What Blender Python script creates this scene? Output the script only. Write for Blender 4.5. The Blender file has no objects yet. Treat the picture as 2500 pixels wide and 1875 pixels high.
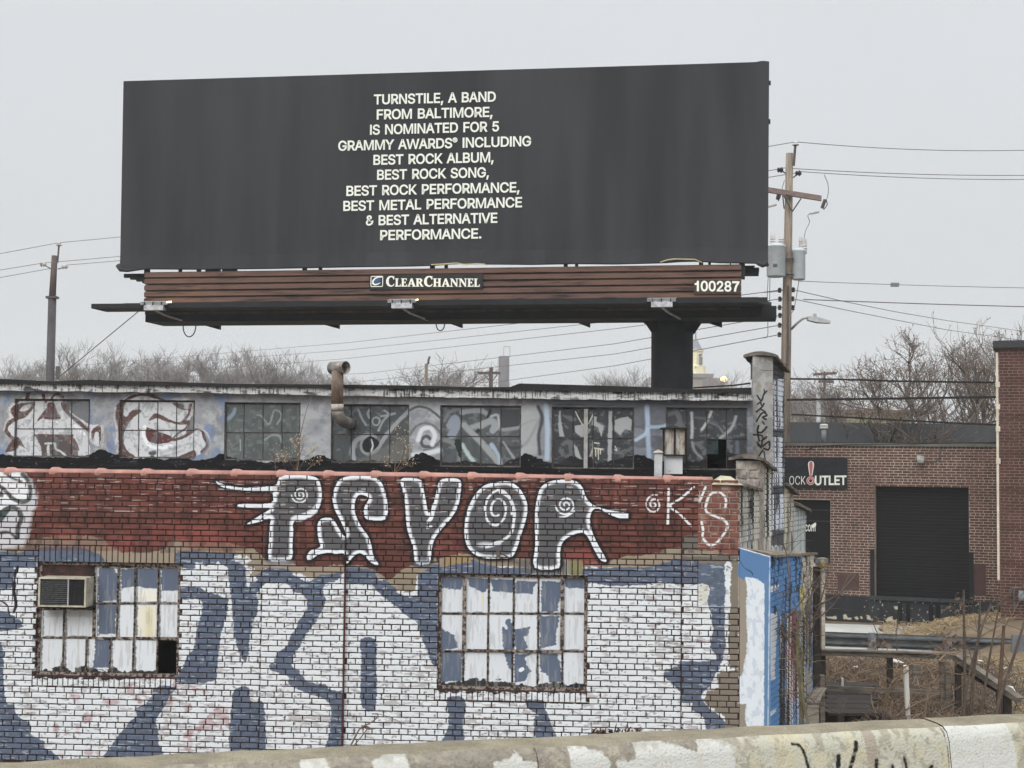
import bpy, math, random
import numpy as np
from mathutils import Vector, Matrix
R = math.radians
SC = bpy.context.scene
COL = SC.collection
# ------------------------------------------------------------------ camera, sky, sun, exposure
F = 3500.0; CX, CY = 1250.0, 937.5; PITCH, ROLL = R(3.0), R(0.6)
CAM = Vector((0, 0, 1.6))
_U = Vector((0, -math.sin(PITCH), math.cos(PITCH))); _FW = Vector((0, math.cos(PITCH), math.sin(PITCH)))
_RT = math.cos(ROLL) * Vector((1, 0, 0)) + math.sin(ROLL) * _U
_UP = -math.sin(ROLL) * Vector((1, 0, 0)) + math.cos(ROLL) * _U
cd = bpy.data.cameras.new('camera'); cam = bpy.data.objects.new('camera', cd); COL.objects.link(cam)
cd.sensor_width = 36; cd.lens = 36 * F / 2500; cd.clip_end = 8000; cd.clip_start = .1
cam.matrix_world = Matrix(((_RT.x, _UP.x, -_FW.x, CAM.x), (_RT.y, _UP.y, -_FW.y, CAM.y), (_RT.z, _UP.z, -_FW.z, CAM.z), (0, 0, 0, 1)))
SC.camera = cam
SUN_EL, SUN_AZ = R(40), R(200)          # hidden high behind the viewer, veiled by overcast
w = bpy.data.worlds.new('World'); SC.world = w; w.use_nodes = True
nt = w.node_tree; nt.nodes.clear()
sky = nt.nodes.new('ShaderNodeTexSky'); sky.sky_type = 'NISHITA'; sky.sun_disc = False
sky.sun_elevation = SUN_EL; sky.sun_rotation = SUN_AZ; sky.dust_density = 6; sky.air_density = 1.5
bg = nt.nodes.new('ShaderNodeBackground'); bg.inputs[1].default_value = .1
hs = nt.nodes.new('ShaderNodeHueSaturation'); hs.inputs['Saturation'].default_value = .12
nt.links.new(sky.outputs[0], hs.inputs['Color'])
# overcast veil: even grey cloud, gently brighter towards the zenith
tc = nt.nodes.new('ShaderNodeTexCoord'); sep = nt.nodes.new('ShaderNodeSeparateXYZ')
nt.links.new(tc.outputs['Generated'], sep.inputs[0])
rmp = nt.nodes.new('ShaderNodeValToRGB'); nt.links.new(sep.outputs[2], rmp.inputs[0])
rmp.color_ramp.interpolation = 'EASE'
e = rmp.color_ramp.elements
e[0].position = 0.0; e[0].color = (5.0, 5.3, 5.5, 1)
e[1].position = 1.0; e[1].color = (19.0, 19.6, 20.3, 1)
m1 = e.new(.30); m1.color = (5.75, 5.95, 6.2, 1)
nz = nt.nodes.new('ShaderNodeTexNoise'); nz.inputs['Scale'].default_value = 1.6; nz.inputs['Detail'].default_value = 4
nt.links.new(tc.outputs['Generated'], nz.inputs['Vector'])
mr = nt.nodes.new('ShaderNodeMapRange'); mr.inputs[1].default_value = .3; mr.inputs[2].default_value = .7
mr.inputs[3].default_value = .965; mr.inputs[4].default_value = 1.03
nt.links.new(nz.outputs[0], mr.inputs[0])
vm = nt.nodes.new('ShaderNodeVectorMath'); vm.operation = 'SCALE'
nt.links.new(rmp.outputs[0], vm.inputs[0]); nt.links.new(mr.outputs[0], vm.inputs['Scale'])
mx = nt.nodes.new('ShaderNodeMix'); mx.data_type = 'RGBA'; mx.inputs[0].default_value = .93
nt.links.new(hs.outputs[0], mx.inputs[6]); nt.links.new(vm.outputs[0], mx.inputs[7])
nt.links.new(mx.outputs[2], bg.inputs[0])
wo = nt.nodes.new('ShaderNodeOutputWorld'); nt.links.new(bg.outputs[0], wo.inputs[0])
sl = bpy.data.lights.new('sun', 'SUN'); sl.energy = 1.5; sl.angle = R(40); sl.color = (1, .97, .93)
so = bpy.data.objects.new('sun', sl); COL.objects.link(so)
sd = Vector((math.sin(SUN_AZ) * math.cos(SUN_EL), math.cos(SUN_AZ) * math.cos(SUN_EL), math.sin(SUN_EL)))
so.rotation_euler = sd.to_track_quat('Z', 'Y').to_euler()
SC.view_settings.view_transform = 'Standard'; SC.view_settings.look = 'None'
SC.view_settings.exposure = 0.3; SC.view_settings.gamma = 1
SC.cycles.use_denoising = True; SC.cycles.max_bounces = 6; SC.cycles.volume_bounces = 1
# ------------------------------------------------------------------ geometry helpers
def ray(px, py):
    return (_RT * ((px - CX) / F) - _UP * ((py - CY) / F) + _FW)
def P(px, py, d):                       # a place d metres in front of the viewer
    return CAM + ray(px, py) * d
def proj(p):
    q = Vector(p) - CAM; z = q.dot(_FW)
    return CX + F * q.dot(_RT) / z, CY - F * q.dot(_UP) / z
GZ = -2.4                                # ground level below the raised road
class Frame:                             # u along a wall, v up, w into the wall
    def __init__(s, O, yaw, tilt=0):
        s.O = Vector(O); s.U = Vector((math.cos(yaw), -math.sin(yaw), 0)); s.V = Vector((0, 0, 1))
        if tilt:
            a = s.U.copy(); s.U = (a * math.cos(tilt) + s.V * math.sin(tilt)); s.V = (s.V * math.cos(tilt) - a * math.sin(tilt))
        s.W = s.V.cross(s.U).normalized()
        if s.W.y < 0 and abs(s.W.y) > .5: s.W = -s.W
        s.M = Matrix(((s.U.x, s.W.x, s.V.x, s.O.x), (s.U.y, s.W.y, s.V.y, s.O.y), (s.U.z, s.W.z, s.V.z, s.O.z), (0, 0, 0, 1)))
    def pt(s, u, w, v): return s.O + s.U * u + s.W * w + s.V * v
    def hit(s, px, py, w=0):
        r = ray(px, py); o = s.O + s.W * w
        k = (o - CAM).dot(s.W) / r.dot(s.W)
        q = CAM + r * k - o
        return q.dot(s.U), q.dot(s.V)
def crop(x0, y0, k): return lambda x, y: (x0 + x / k, y0 + y / k)
c1 = crop(0, 900, 3.456); c2 = crop(500, 900, 3.456); c3 = crop(1000, 900, 3.456); c4 = crop(1500, 820, 3.456)
c5 = crop(0, 1300, 2.885); c6 = crop(540, 1300, 2.885); c7 = crop(1040, 1300, 2.885); c8 = crop(1560, 1300, 2.885)
c9 = crop(1860, 300, 2.7656); c10 = crop(1860, 800, 3.319); c11 = crop(1900, 1250, 2.655)
c12 = crop(200, 600, 3.16); c13 = crop(850, 600, 3.403); c14 = crop(1350, 600, 3.403)
c15 = crop(780, 200, 3.95); c16 = crop(0, 560, 4.1475); c17 = crop(1760, 820, 2.9625)
c18 = crop(1780, 1300, 3.319); c19 = crop(1980, 1440, 4.254)
c20 = crop(0, 1700, 1.7015); c21 = crop(1200, 1680, 1.7015)
class MB:                                # mesh collector in world or local coordinates
    def __init__(s): s.v = []; s.f = []
    def add(s, vs, fs):
        b = len(s.v); s.v += [tuple(x) for x in vs]; s.f += [tuple(i + b for i in f) for f in fs]; return s
    def box(s, fr, u0, u1, w0, w1, v0, v1):
        vs = [fr.pt(u, w, v) for u in (u0, u1) for w in (w0, w1) for v in (v0, v1)]
        return s.add(vs, [(0, 1, 3, 2), (4, 6, 7, 5), (0, 4, 5, 1), (2, 3, 7, 6), (0, 2, 6, 4), (1, 5, 7, 3)])
    def abox(s, x0, x1, y0, y1, z0, z1):
        return s.box(WF, x0, x1, y0, y1, z0, z1)
    def prism(s, base, ext):             # base polygon (points), extruded by a vector
        n = len(base); ext = Vector(ext); base = [Vector(b) for b in base]
        return s.add(base + [b + ext for b in base], [tuple(range(n)), tuple(range(2 * n - 1, n - 1, -1))] + [(i, i + n, (i + 1) % n + n, (i + 1) % n) for i in range(n)])
    def tube(s, pts, r, n=6, r1=None, cap=True):
        pts = [Vector(p) for p in pts]; m = len(pts); b = len(s.v)
        pa = None
        for i, p in enumerate(pts):
            d = (pts[min(i + 1, m - 1)] - pts[max(i - 1, 0)]).normalized()
            if pa is None:
                pa = d.orthogonal().normalized()
            pa = (pa - d * pa.dot(d)).normalized(); pb = d.cross(pa)
            rr = r if r1 is None else r + (r1 - r) * i / (m - 1)
            for k in range(n):
                a = 2 * math.pi * k / n
                s.v.append(tuple(p + (pa * math.cos(a) + pb * math.sin(a)) * rr))
        for i in range(m - 1):
            for k in range(n):
                s.f.append((b + i * n + k, b + i * n + (k + 1) % n, b + (i + 1) * n + (k + 1) % n, b + (i + 1) * n + k))
        if cap:
            s.f.append(tuple(b + k for k in reversed(range(n)))); s.f.append(tuple(b + (m - 1) * n + k for k in range(n)))
        return s
    def lathe(s, p, prof, n=16, ax=Vector((0, 0, 1))):
        p = Vector(p); pa = ax.orthogonal().normalized(); pb = ax.cross(pa); b = len(s.v)
        for r, h in prof:
            for k in range(n):
                a = 2 * math.pi * k / n
                s.v.append(tuple(p + ax * h + (pa * math.cos(a) + pb * math.sin(a)) * r))
        for i in range(len(prof) - 1):
            for k in range(n):
                s.f.append((b + i * n + k, b + i * n + (k + 1) % n, b + (i + 1) * n + (k + 1) % n, b + (i + 1) * n + k))
        s.f.append(tuple(b + k for k in reversed(range(n)))); s.f.append(tuple(b + (len(prof) - 1) * n + k for k in range(n)))
        return s
    def build(s, name, mat, parent=None, smooth=False, **kw):
        me = bpy.data.meshes.new(name)
        if parent is not None:
            M = WM[parent.name].inverted(); vs = [tuple(M @ Vector(v)) for v in s.v]
        else: vs = s.v
        me.from_pydata(vs, [], s.f); me.validate(); me.update()
        if mat: me.materials.append(mat)
        if smooth: me.polygons.foreach_set('use_smooth', [True] * len(me.polygons))
        o = bpy.data.objects.new(name, me); COL.objects.link(o)
        if parent is not None: o.parent = parent; WM[o.name] = WM[parent.name]
        else: WM[o.name] = Matrix.Identity(4)
        for k, v in kw.items(): o[k] = v
        return o
WM = {}
WF = Frame((0, 0, 0), 0)
def thing(name, label, cat, loc=(0, 0, 0), M=None, group=None):
    o = bpy.data.objects.new(name, None); COL.objects.link(o)
    M = M if M is not None else Matrix.Translation(Vector(loc))
    o.matrix_world = M; WM[o.name] = M.copy()
    o['label'] = label; o['category'] = cat
    if group: o['group'] = group
    o.empty_display_size = .2
    return o
def solo(o, label, cat, group=None):     # a thing made of a single mesh
    o['label'] = label; o['category'] = cat
    if group: o['group'] = group
    return o
def recentre(o):                         # put a world-space mesh's origin at its base
    vs = o.data.vertices; c = Vector((0, 0, 0))
    lo = Vector((min(v.co.x for v in vs), min(v.co.y for v in vs), min(v.co.z for v in vs)))
    hi = Vector((max(v.co.x for v in vs), max(v.co.y for v in vs), max(v.co.z for v in vs)))
    c = Vector(((lo.x + hi.x) / 2, (lo.y + hi.y) / 2, lo.z))
    o.data.transform(Matrix.Translation(-c)); o.location = c; WM[o.name] = Matrix.Translation(c)
    return o
# ------------------------------------------------------------------ materials
def lin(c):
    return tuple(((x / 255 + .055) / 1.055) ** 2.4 if x > 10 else x / 255 / 12.92 for x in c)
def mat(name, c, c2=None, rough=.85, scale=6, metal=0, bump=.15, stretch=(1, 1, 1), thr=(.35, .65), bscale=None, spec=.3, coord='Object', c3=None):
    m = bpy.data.materials.new(name); m.use_nodes = True; t = m.node_tree; b = t.nodes['Principled BSDF']
    b.inputs['Roughness'].default_value = rough; b.inputs['Metallic'].default_value = metal
    b.inputs['Specular IOR Level'].default_value = spec
    a = lin(c)
    if c2 is None: c2 = tuple(x * .82 for x in c)
    k = lin(c2)
    if coord == 'Object':
        tc = t.nodes.new('ShaderNodeTexCoord'); vec = tc.outputs['Object']
    else:
        g = t.nodes.new('ShaderNodeNewGeometry'); vec = g.outputs['Position']
    mp = t.nodes.new('ShaderNodeMapping'); mp.inputs['Scale'].default_value = stretch; t.links.new(vec, mp.inputs[0])
    n = t.nodes.new('ShaderNodeTexNoise'); n.inputs['Scale'].default_value = scale; n.inputs['Detail'].default_value = 7; n.inputs['Roughness'].default_value = .65
    t.links.new(mp.outputs[0], n.inputs['Vector'])
    r = t.nodes.new('ShaderNodeValToRGB'); t.links.new(n.outputs[0], r.inputs[0])
    r.color_ramp.elements[0].position = thr[0]; r.color_ramp.elements[0].color = (*k, 1)
    r.color_ramp.elements[1].position = thr[1]; r.color_ramp.elements[1].color = (*a, 1)
    if c3 is not None:
        el = r.color_ramp.elements.new((thr[0] + thr[1]) / 2); el.color = (*lin(c3), 1)
    t.links.new(r.outputs[0], b.inputs['Base Color'])
    if bump:
        n2 = t.nodes.new('ShaderNodeTexNoise'); n2.inputs['Scale'].default_value = bscale or scale * 6; n2.inputs['Detail'].default_value = 5
        t.links.new(mp.outputs[0], n2.inputs['Vector'])
        bp = t.nodes.new('ShaderNodeBump'); bp.inputs['Strength'].default_value = bump; bp.inputs['Distance'].default_value = .02
        t.links.new(n2.outputs[0], bp.inputs['Height']); t.links.new(bp.outputs[0], b.inputs['Normal'])
    return m
# ------------------------------------------------------------------ painted surfaces (flat print, graffiti, peeling paint)
rng = np.random.default_rng(7)
def vnoise(h, w, sy, sx, seed=0, oct=3):
    g = np.random.default_rng(seed); out = np.zeros((h, w), np.float32); amp = 1; tot = 0
    for o in range(oct):
        ny = max(2, int(h / sy) + 2); nx = max(2, int(w / sx) + 2)
        a = g.random((ny + 1, nx + 1)).astype(np.float32)
        y = np.linspace(0, ny - 1.001, h); x = np.linspace(0, nx - 1.001, w)
        yi = y.astype(int); xi = x.astype(int); fy = (y - yi).astype(np.float32); fx = (x - xi).astype(np.float32)
        fy = fy * fy * (3 - 2 * fy); fx = fx * fx * (3 - 2 * fx)
        A = a[yi][:, xi]; B = a[yi][:, xi + 1]; Cc = a[yi + 1][:, xi]; D = a[yi + 1][:, xi + 1]
        fy = fy[:, None]; fx = fx[None]
        out += amp * ((A * (1 - fx) + B * fx) * (1 - fy) + (Cc * (1 - fx) + D * fx) * fy)
        tot += amp; amp *= .55; sy /= 2.1; sx /= 2.1
        if sy < 1 or sx < 1: sy = max(sy, 1); sx = max(sx, 1)
    return out / tot
def spline(pts, closed=False, k=4):
    n = len(pts); out = []
    if n < 3: return list(pts)
    rngi = range(n) if closed else range(n - 1)
    for i in rngi:
        g = (lambda j: pts[j % n]) if closed else (lambda j: pts[max(0, min(n - 1, j))])
        p0, p1, p2, p3 = g(i - 1), g(i), g(i + 1), g(i + 2)
        for s in range(k):
            t = s / k
            out.append(tuple(.5 * (2 * p1[a] + (p2[a] - p0[a]) * t + (2 * p0[a] - 5 * p1[a] + 4 * p2[a] - p3[a]) * t * t + (3 * p1[a] - p0[a] - 3 * p2[a] + p3[a]) * t ** 3) for a in (0, 1)))
    if not closed: out.append(tuple(pts[-1]))
    return out
class Canvas:
    def __init__(s, fr, u0, u1, v0, v1, res, base, seed=1, w=0):
        s.fr, s.u0, s.u1, s.v0, s.v1, s.w = fr, u0, u1, v0, v1, w
        s.W = int((u1 - u0) * res); s.H = int((v1 - v0) * res); s.res = res
        u = np.linspace(u0, u1, s.W, dtype=np.float32)[None]; v = np.linspace(v0, v1, s.H, dtype=np.float32)[:, None]
        s.u = u + 0 * v; s.v = v + 0 * u
        O = fr.O + fr.W * w - CAM
        def comp(ax): return float(O.dot(ax)) + float(fr.U.dot(ax)) * s.u + float(fr.V.dot(ax)) * s.v
        z = comp(_FW); s.px = CX + F * comp(_RT) / z; s.py = CY - F * comp(_UP) / z
        s.img = np.zeros((s.H, s.W, 3), np.float32); s.img[:] = lin(base)
        s.k = float(abs(s.px[0, -1] - s.px[0, 0]) / s.W)     # source px per texel
        s.j1 = vnoise(s.H, s.W, 14 / s.k, 14 / s.k, seed, 3) * 2 - 1
        s.j2 = vnoise(s.H, s.W, 4 / s.k, 9 / s.k, seed + 1, 2) * 2 - 1
        s.seed = seed
    def n(s, sy, sx, seed=0, oct=3): return vnoise(s.H, s.W, sy / s.k, sx / s.k, s.seed * 31 + seed, oct)
    def blend(s, mask, c, win=None):
        c = np.array(lin(c), np.float32)
        sl = win or (slice(None), slice(None))
        a = mask[..., None]
        s.img[sl] = s.img[sl] * (1 - a) + c * a
    def _win(s, x0, x1, y0, y1):
        # rough texel window from a photo-space box
        m = (s.px >= x0) & (s.px <= x1) & (s.py >= y0) & (s.py <= y1)
        r = np.flatnonzero(m.any(1)); c = np.flatnonzero(m.any(0))
        if len(r) == 0 or len(c) == 0: return None
        return slice(r[0], r[-1] + 1), slice(c[0], c[-1] + 1)
    def dist(s, pts, closed, pad):
        xs = [p[0] for p in pts]; ys = [p[1] for p in pts]
        win = s._win(min(xs) - pad, max(xs) + pad, min(ys) - pad, max(ys) + pad)
        if win is None: return None, None, None
        X = s.px[win]; Y = s.py[win]
        D = np.full(X.shape, 1e3, np.float32); ins = np.zeros(X.shape, bool)
        n = len(pts); row_y = Y.mean(1); cs = X.mean(0)
        ymar = np.abs(Y - row_y[:, None]).max() + 1; xmar = np.abs(X - cs[None]).max() + 1
        for i in range(n if closed else n - 1):
            (xa, ya), (xb, yb) = pts[i], pts[(i + 1) % n]
            rr = np.flatnonzero((row_y > min(ya, yb) - pad - ymar) & (row_y < max(ya, yb) + pad + ymar))
            cc = np.flatnonzero((cs > min(xa, xb) - pad - xmar) & (cs < max(xa, xb) + pad + xmar))
            if len(rr) and len(cc):
                q = (slice(rr[0], rr[-1] + 1), slice(cc[0], cc[-1] + 1)); x = X[q] - xa; y = Y[q] - ya
                dx, dy = xb - xa, yb - ya; L = dx * dx + dy * dy + 1e-9
                t = np.clip((x * dx + y * dy) / L, 0, 1)
                d = np.hypot(x - t * dx, y - t * dy); D[q] = np.minimum(D[q], d)
            if closed and ya != yb:
                rr = np.flatnonzero((row_y > min(ya, yb) - ymar) & (row_y < max(ya, yb) + ymar))
                if len(rr):
                    q = slice(rr[0], rr[-1] + 1); y = Y[q]; x = X[q]
                    ins[q] ^= ((ya > y) != (yb > y)) & (x < (xb - xa) * (y - ya) / (yb - ya) + xa)
        return win, D, ins
    def poly(s, pts, c, rough=2.0, soft=1.2, alpha=1, sm=True, clip=None, brush=0):
        if sm: pts = spline(pts, True, 3)
        pad = rough + soft + brush + 2
        win, D, ins = s.dist(pts, True, pad)
        if win is None: return
        d = np.where(ins, -D, D) + rough * s.j1[win] + (rough * .6 + brush) * s.j2[win]
        s.blend(np.clip(.5 - d / soft, 0, 1) * alpha, c, win)
    def stroke(s, pts, wd, c, rough=.8, soft=1.2, alpha=1, sm=True, taper=False):
        if sm and len(pts) > 2: pts = spline(pts, False, 4)
        pad = wd / 2 + rough + soft + 2
        win, D, _ = s.dist(pts, False, pad)
        if win is None: return
        d = D - wd / 2 + rough * s.j1[win] + rough * .6 * s.j2[win]
        s.blend(np.clip(.5 - d / soft, 0, 1) * alpha, c, win)
    def edge(s, pts, w_in, w_out, c, soft=2, alpha=1, rough=.8, softin=None):   # band along a closed outline
        pts = spline(pts, True, 3)
        win, D, ins = s.dist(pts, True, max(w_in, w_out) + soft + (softin or 0) + 3)
        if win is None: return
        d = D + rough * s.j1[win]
        a = np.where(ins, np.clip(.5 - (d - w_in) / (softin or soft), 0, 1), np.clip(.5 - (d - w_out) / soft, 0, 1))
        if w_out <= 0: a = np.where(ins, a, 0)
        if w_in <= 0: a = np.where(ins, 0, a)
        s.blend(a * alpha, c, win)
    def grime(s, f, x0, y0, x1, y1, c, wd=2.5, rough=2.5, alpha=.8):   # dirty rim inside a rectangle
        pts = [f(x0, y0), f(x1, y0), f(x1, y1), f(x0, y1)]
        win, D, ins = s.dist(pts, True, wd + 4)
        if win is None: return
        d = np.where(ins, D, 0) + rough * s.j2[win] + rough * .7 * s.j1[win]
        s.blend(np.clip(.5 - (d - wd) / 2, 0, 1) * alpha * ins, c, win)
    def material(s, name, rough=.75, bump=.12, spec=.25, bscale=60):
        im = bpy.data.images.new(name, s.W, s.H, alpha=False, float_buffer=False)
        a = np.ones((s.H, s.W, 4), np.float32); L = np.clip(s.img, 0, 1)
        a[..., :3] = np.where(L <= .0031308, L * 12.92, 1.055 * L ** (1 / 2.4) - .055)
        im.pixels.foreach_set(a.ravel()); im.update(); im.pack()
        m = bpy.data.materials.new(name); m.use_nodes = True; t = m.node_tree; b = t.nodes['Principled BSDF']
        b.inputs['Roughness'].default_value = rough; b.inputs['Specular IOR Level'].default_value = spec
        g = t.nodes.new('ShaderNodeNewGeometry')
        sub = t.nodes.new('ShaderNodeVectorMath'); sub.operation = 'SUBTRACT'
        t.links.new(g.outputs['Position'], sub.inputs[0]); sub.inputs[1].default_value = s.fr.O + s.fr.W * s.w
        cmb = t.nodes.new('ShaderNodeCombineXYZ')
        for i, (ax, lo, hi) in enumerate(((s.fr.U, s.u0, s.u1), (s.fr.V, s.v0, s.v1))):
            d = t.nodes.new('ShaderNodeVectorMath'); d.operation = 'DOT_PRODUCT'; t.links.new(sub.outputs[0], d.inputs[0]); d.inputs[1].default_value = ax
            r = t.nodes.new('ShaderNodeMapRange'); r.clamp = True
            t.links.new(d.outputs['Value'], r.inputs[0]); r.inputs[1].default_value = lo; r.inputs[2].default_value = hi
            t.links.new(r.outputs[0], cmb.inputs[i])
        it = t.nodes.new('ShaderNodeTexImage'); it.image = im; it.extension = 'EXTEND'; t.links.new(cmb.outputs[0], it.inputs[0])
        t.links.new(it.outputs[0], b.inputs['Base Color'])
        if bump:
            n2 = t.nodes.new('ShaderNodeTexNoise'); n2.inputs['Scale'].default_value = bscale; n2.inputs['Detail'].default_value = 4
            t.links.new(g.outputs['Position'], n2.inputs['Vector'])
            bp = t.nodes.new('ShaderNodeBump'); bp.inputs['Strength'].default_value = bump; bp.inputs['Distance'].default_value = .01
            t.links.new(n2.outputs[0], bp.inputs['Height']); t.links.new(bp.outputs[0], b.inputs['Normal'])
        return m
# ------------------------------------------------------------------ brick laying
def lay(u0, u1, v0, v1, h=.0677, L=.213, joint=.0130, header_mod=6, header_off=0, holes=(), seed=0):
    """bricks as (uc, vc, len, height) for whole courses between v0 and v1, cut round holes (u0,u1,v0,v1)"""
    g = random.Random(seed); out = []
    r0 = math.ceil(v0 / h - .5); r1 = math.floor(v1 / h + .5)
    for r in range(r0, r1):
        va, vb = r * h, (r + 1) * h; vc = (va + vb) / 2
        if vc < v0 or vc > v1: continue
        iv = [(u0, u1)]
        for a, b, c, d in holes:
            if vc > c and vc < d:
                nv = []
                for x, y in iv:
                    if b <= x or a >= y: nv.append((x, y)); continue
                    if a > x: nv.append((x, a))
                    if b < y: nv.append((b, y))
                iv = nv
        hd = header_mod and (r - header_off) % header_mod == 0
        l = L / 2 if hd else L
        off = (l / 2 if r % 2 else 0) + (l * .25 if hd else 0)
        for x, y in iv:
            k = math.floor((x - off) / l)
            while True:
                a = off + k * l; b = a + l; k += 1
                if a >= y: break
                a2, b2 = max(a, x), min(b, y)
                if b2 - a2 < .035: continue
                out.append(((a2 + b2) / 2 + g.uniform(-.0015, .0015), vc + g.uniform(-.001, .001), b2 - a2 - joint, h - joint))
    return out
def brick_verts(l, h, d, bev=.004, back=.012, g=None):
    """a brick face with eased edges, front at w=-d, sides running back to w=back"""
    x, z = l / 2, h / 2; j = (lambda: g.uniform(-.0022, .0022)) if g else (lambda: 0)
    fr = [(-x + bev + j(), -d, -z + bev + j()), (x - bev + j(), -d, -z + bev + j()), (x - bev + j(), -d, z - bev + j()), (-x + bev + j(), -d, z - bev + j())]
    md = [(-x, -d + bev, -z), (x, -d + bev, -z), (x, -d + bev, z), (-x, -d + bev, z)]
    bk = [(a, back, c) for a, _, c in md]
    fs = [(0, 1, 2, 3)]
    for i in range(4):
        j2 = (i + 1) % 4; fs += [(i, i + 4, j2 + 4, j2), (i + 4, i + 8, j2 + 8, j2 + 4)]
    return fr + md + bk, fs
def brick_wall(parent, fr, bricks, matl, proud=lambda u, v: .008, n_single=300, name='brick', seed=3, score=None, w=0):
    g = random.Random(seed)
    def sc(b):
        p = fr.pt(b[0], w, b[1]); x, y = proj(p)
        ok = 5 < x < 2495 and 5 < y < 1870 and (score is None or score(x, y))
        z = (p - CAM).dot(_FW); return (b[2] * b[3] / z / z * 1e4 + g.random() * .01) if ok else -1
    order = sorted(range(len(bricks)), key=lambda i: -sc(bricks[i])); single = set(i for i in order[:n_single] if sc(bricks[i]) > 0)
    Mi = WM[parent.name].inverted() @ fr.M; cache = {}; mb = MB()
    for i, (u, v, l, h) in enumerate(bricks):
        d = proud(u, v) + g.uniform(0, .003)
        if i in single:
            key = (round(l, 2), round(h, 2))
            if key not in cache:
                vs, fs = brick_verts(l, h, 0, g=g); me = bpy.data.meshes.new(name); me.from_pydata(vs, [], fs); me.materials.append(matl); cache[key] = (me, l, h)
            me, l0, h0 = cache[key]
            o = bpy.data.objects.new(name, me); COL.objects.link(o); o.parent = parent
            o.matrix_local = Mi @ Matrix.Translation((u, w - d, v)) @ Matrix.Rotation(g.uniform(-.004, .004), 4, 'Y') @ Matrix.Diagonal((l / l0, 1, h / h0, 1))
        else:
            vs, fs = brick_verts(l, h, 0, g=g)
            mb.add([fr.pt(u + a, w - d + b, v + c) for a, b, c in vs], fs)
    if mb.v: mb.build(name, matl, parent, kind='stuff')
# ================================================================== the setting
YAW = R(3.6)
FA = Frame(P(1250, 1165, 17.0), YAW)                     # street face of the brick building
def fu(px, py=1500, w=0): return FA.hit(px, py, w)[0]
def fv(px, py, w=0): return FA.hit(px, py, w)[1]
asphalt = mat('asphalt', (88, 88, 88), (62, 62, 63), scale=3, bump=.3, bscale=120)
conc_lot = mat('lot_concrete', (196, 196, 190), (160, 160, 155), scale=.7, bump=.1, c3=(184, 184, 179))
dirt = mat('dead_grass_soil', (128, 112, 90), (84, 72, 58), scale=1.2, bump=.6, bscale=12, c3=(108, 94, 76))
def ground_h(x, y):
    h = GZ
    # embankment falling from the raised road, and the grassy mound by the loading dock
    mx_, my_ = 12.2, 32.3
    q = math.hypot((x - mx_) / 3.4, (y - my_) / 2.6)
    if q < 1: h += .62 * (1 - q * q) ** .7
    if y > 45: h += min(3.2, (y - 45) * .05)
    return h
mb = MB(); xs = [-1500, -400, -120, -60, -30, -15] + [-10 + i * .6 for i in range(57)] + [28, 36, 60, 120, 400, 1500]
ys = [-300, -60, -10, 2, 8, 12, 16, 19] + [20 + i * .55 for i in range(40)] + [44, 50, 60, 80, 109, 130, 200, 500, 1500, 4000]
vs = [(x, y, ground_h(x, y)) for y in ys for x in xs]
mb.add(vs, [(j * len(xs) + i, j * len(xs) + i + 1, (j + 1) * len(xs) + i + 1, (j + 1) * len(xs) + i) for j in range(len(ys) - 1) for i in range(len(xs) - 1)])
mb.build('ground', dirt, kind='structure', smooth=True)
mb = MB().box(Frame((0, 0, 0), R(-16.5)), -30, 30, -9, 3.4, -.25, 0); mb.build('road', asphalt, kind='structure')

# ================================================================== paint on the street face
RED = (93, 57, 50); KH = (146, 134, 118); BL = (90, 101, 120); WH = (216, 221, 225); PK = (140, 76, 70); BLK = (26, 26, 30); GR = (88, 89, 92)
u0, v1_ = FA.hit(-70, 1140); u1, v0_ = FA.hit(1905, 1880)
A = Canvas(FA, u0, u1, v0_ - .1, v1_ + .15, 190, WH, seed=5)
def PT(f, L): return [f(x, y) for x, y in L]
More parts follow.
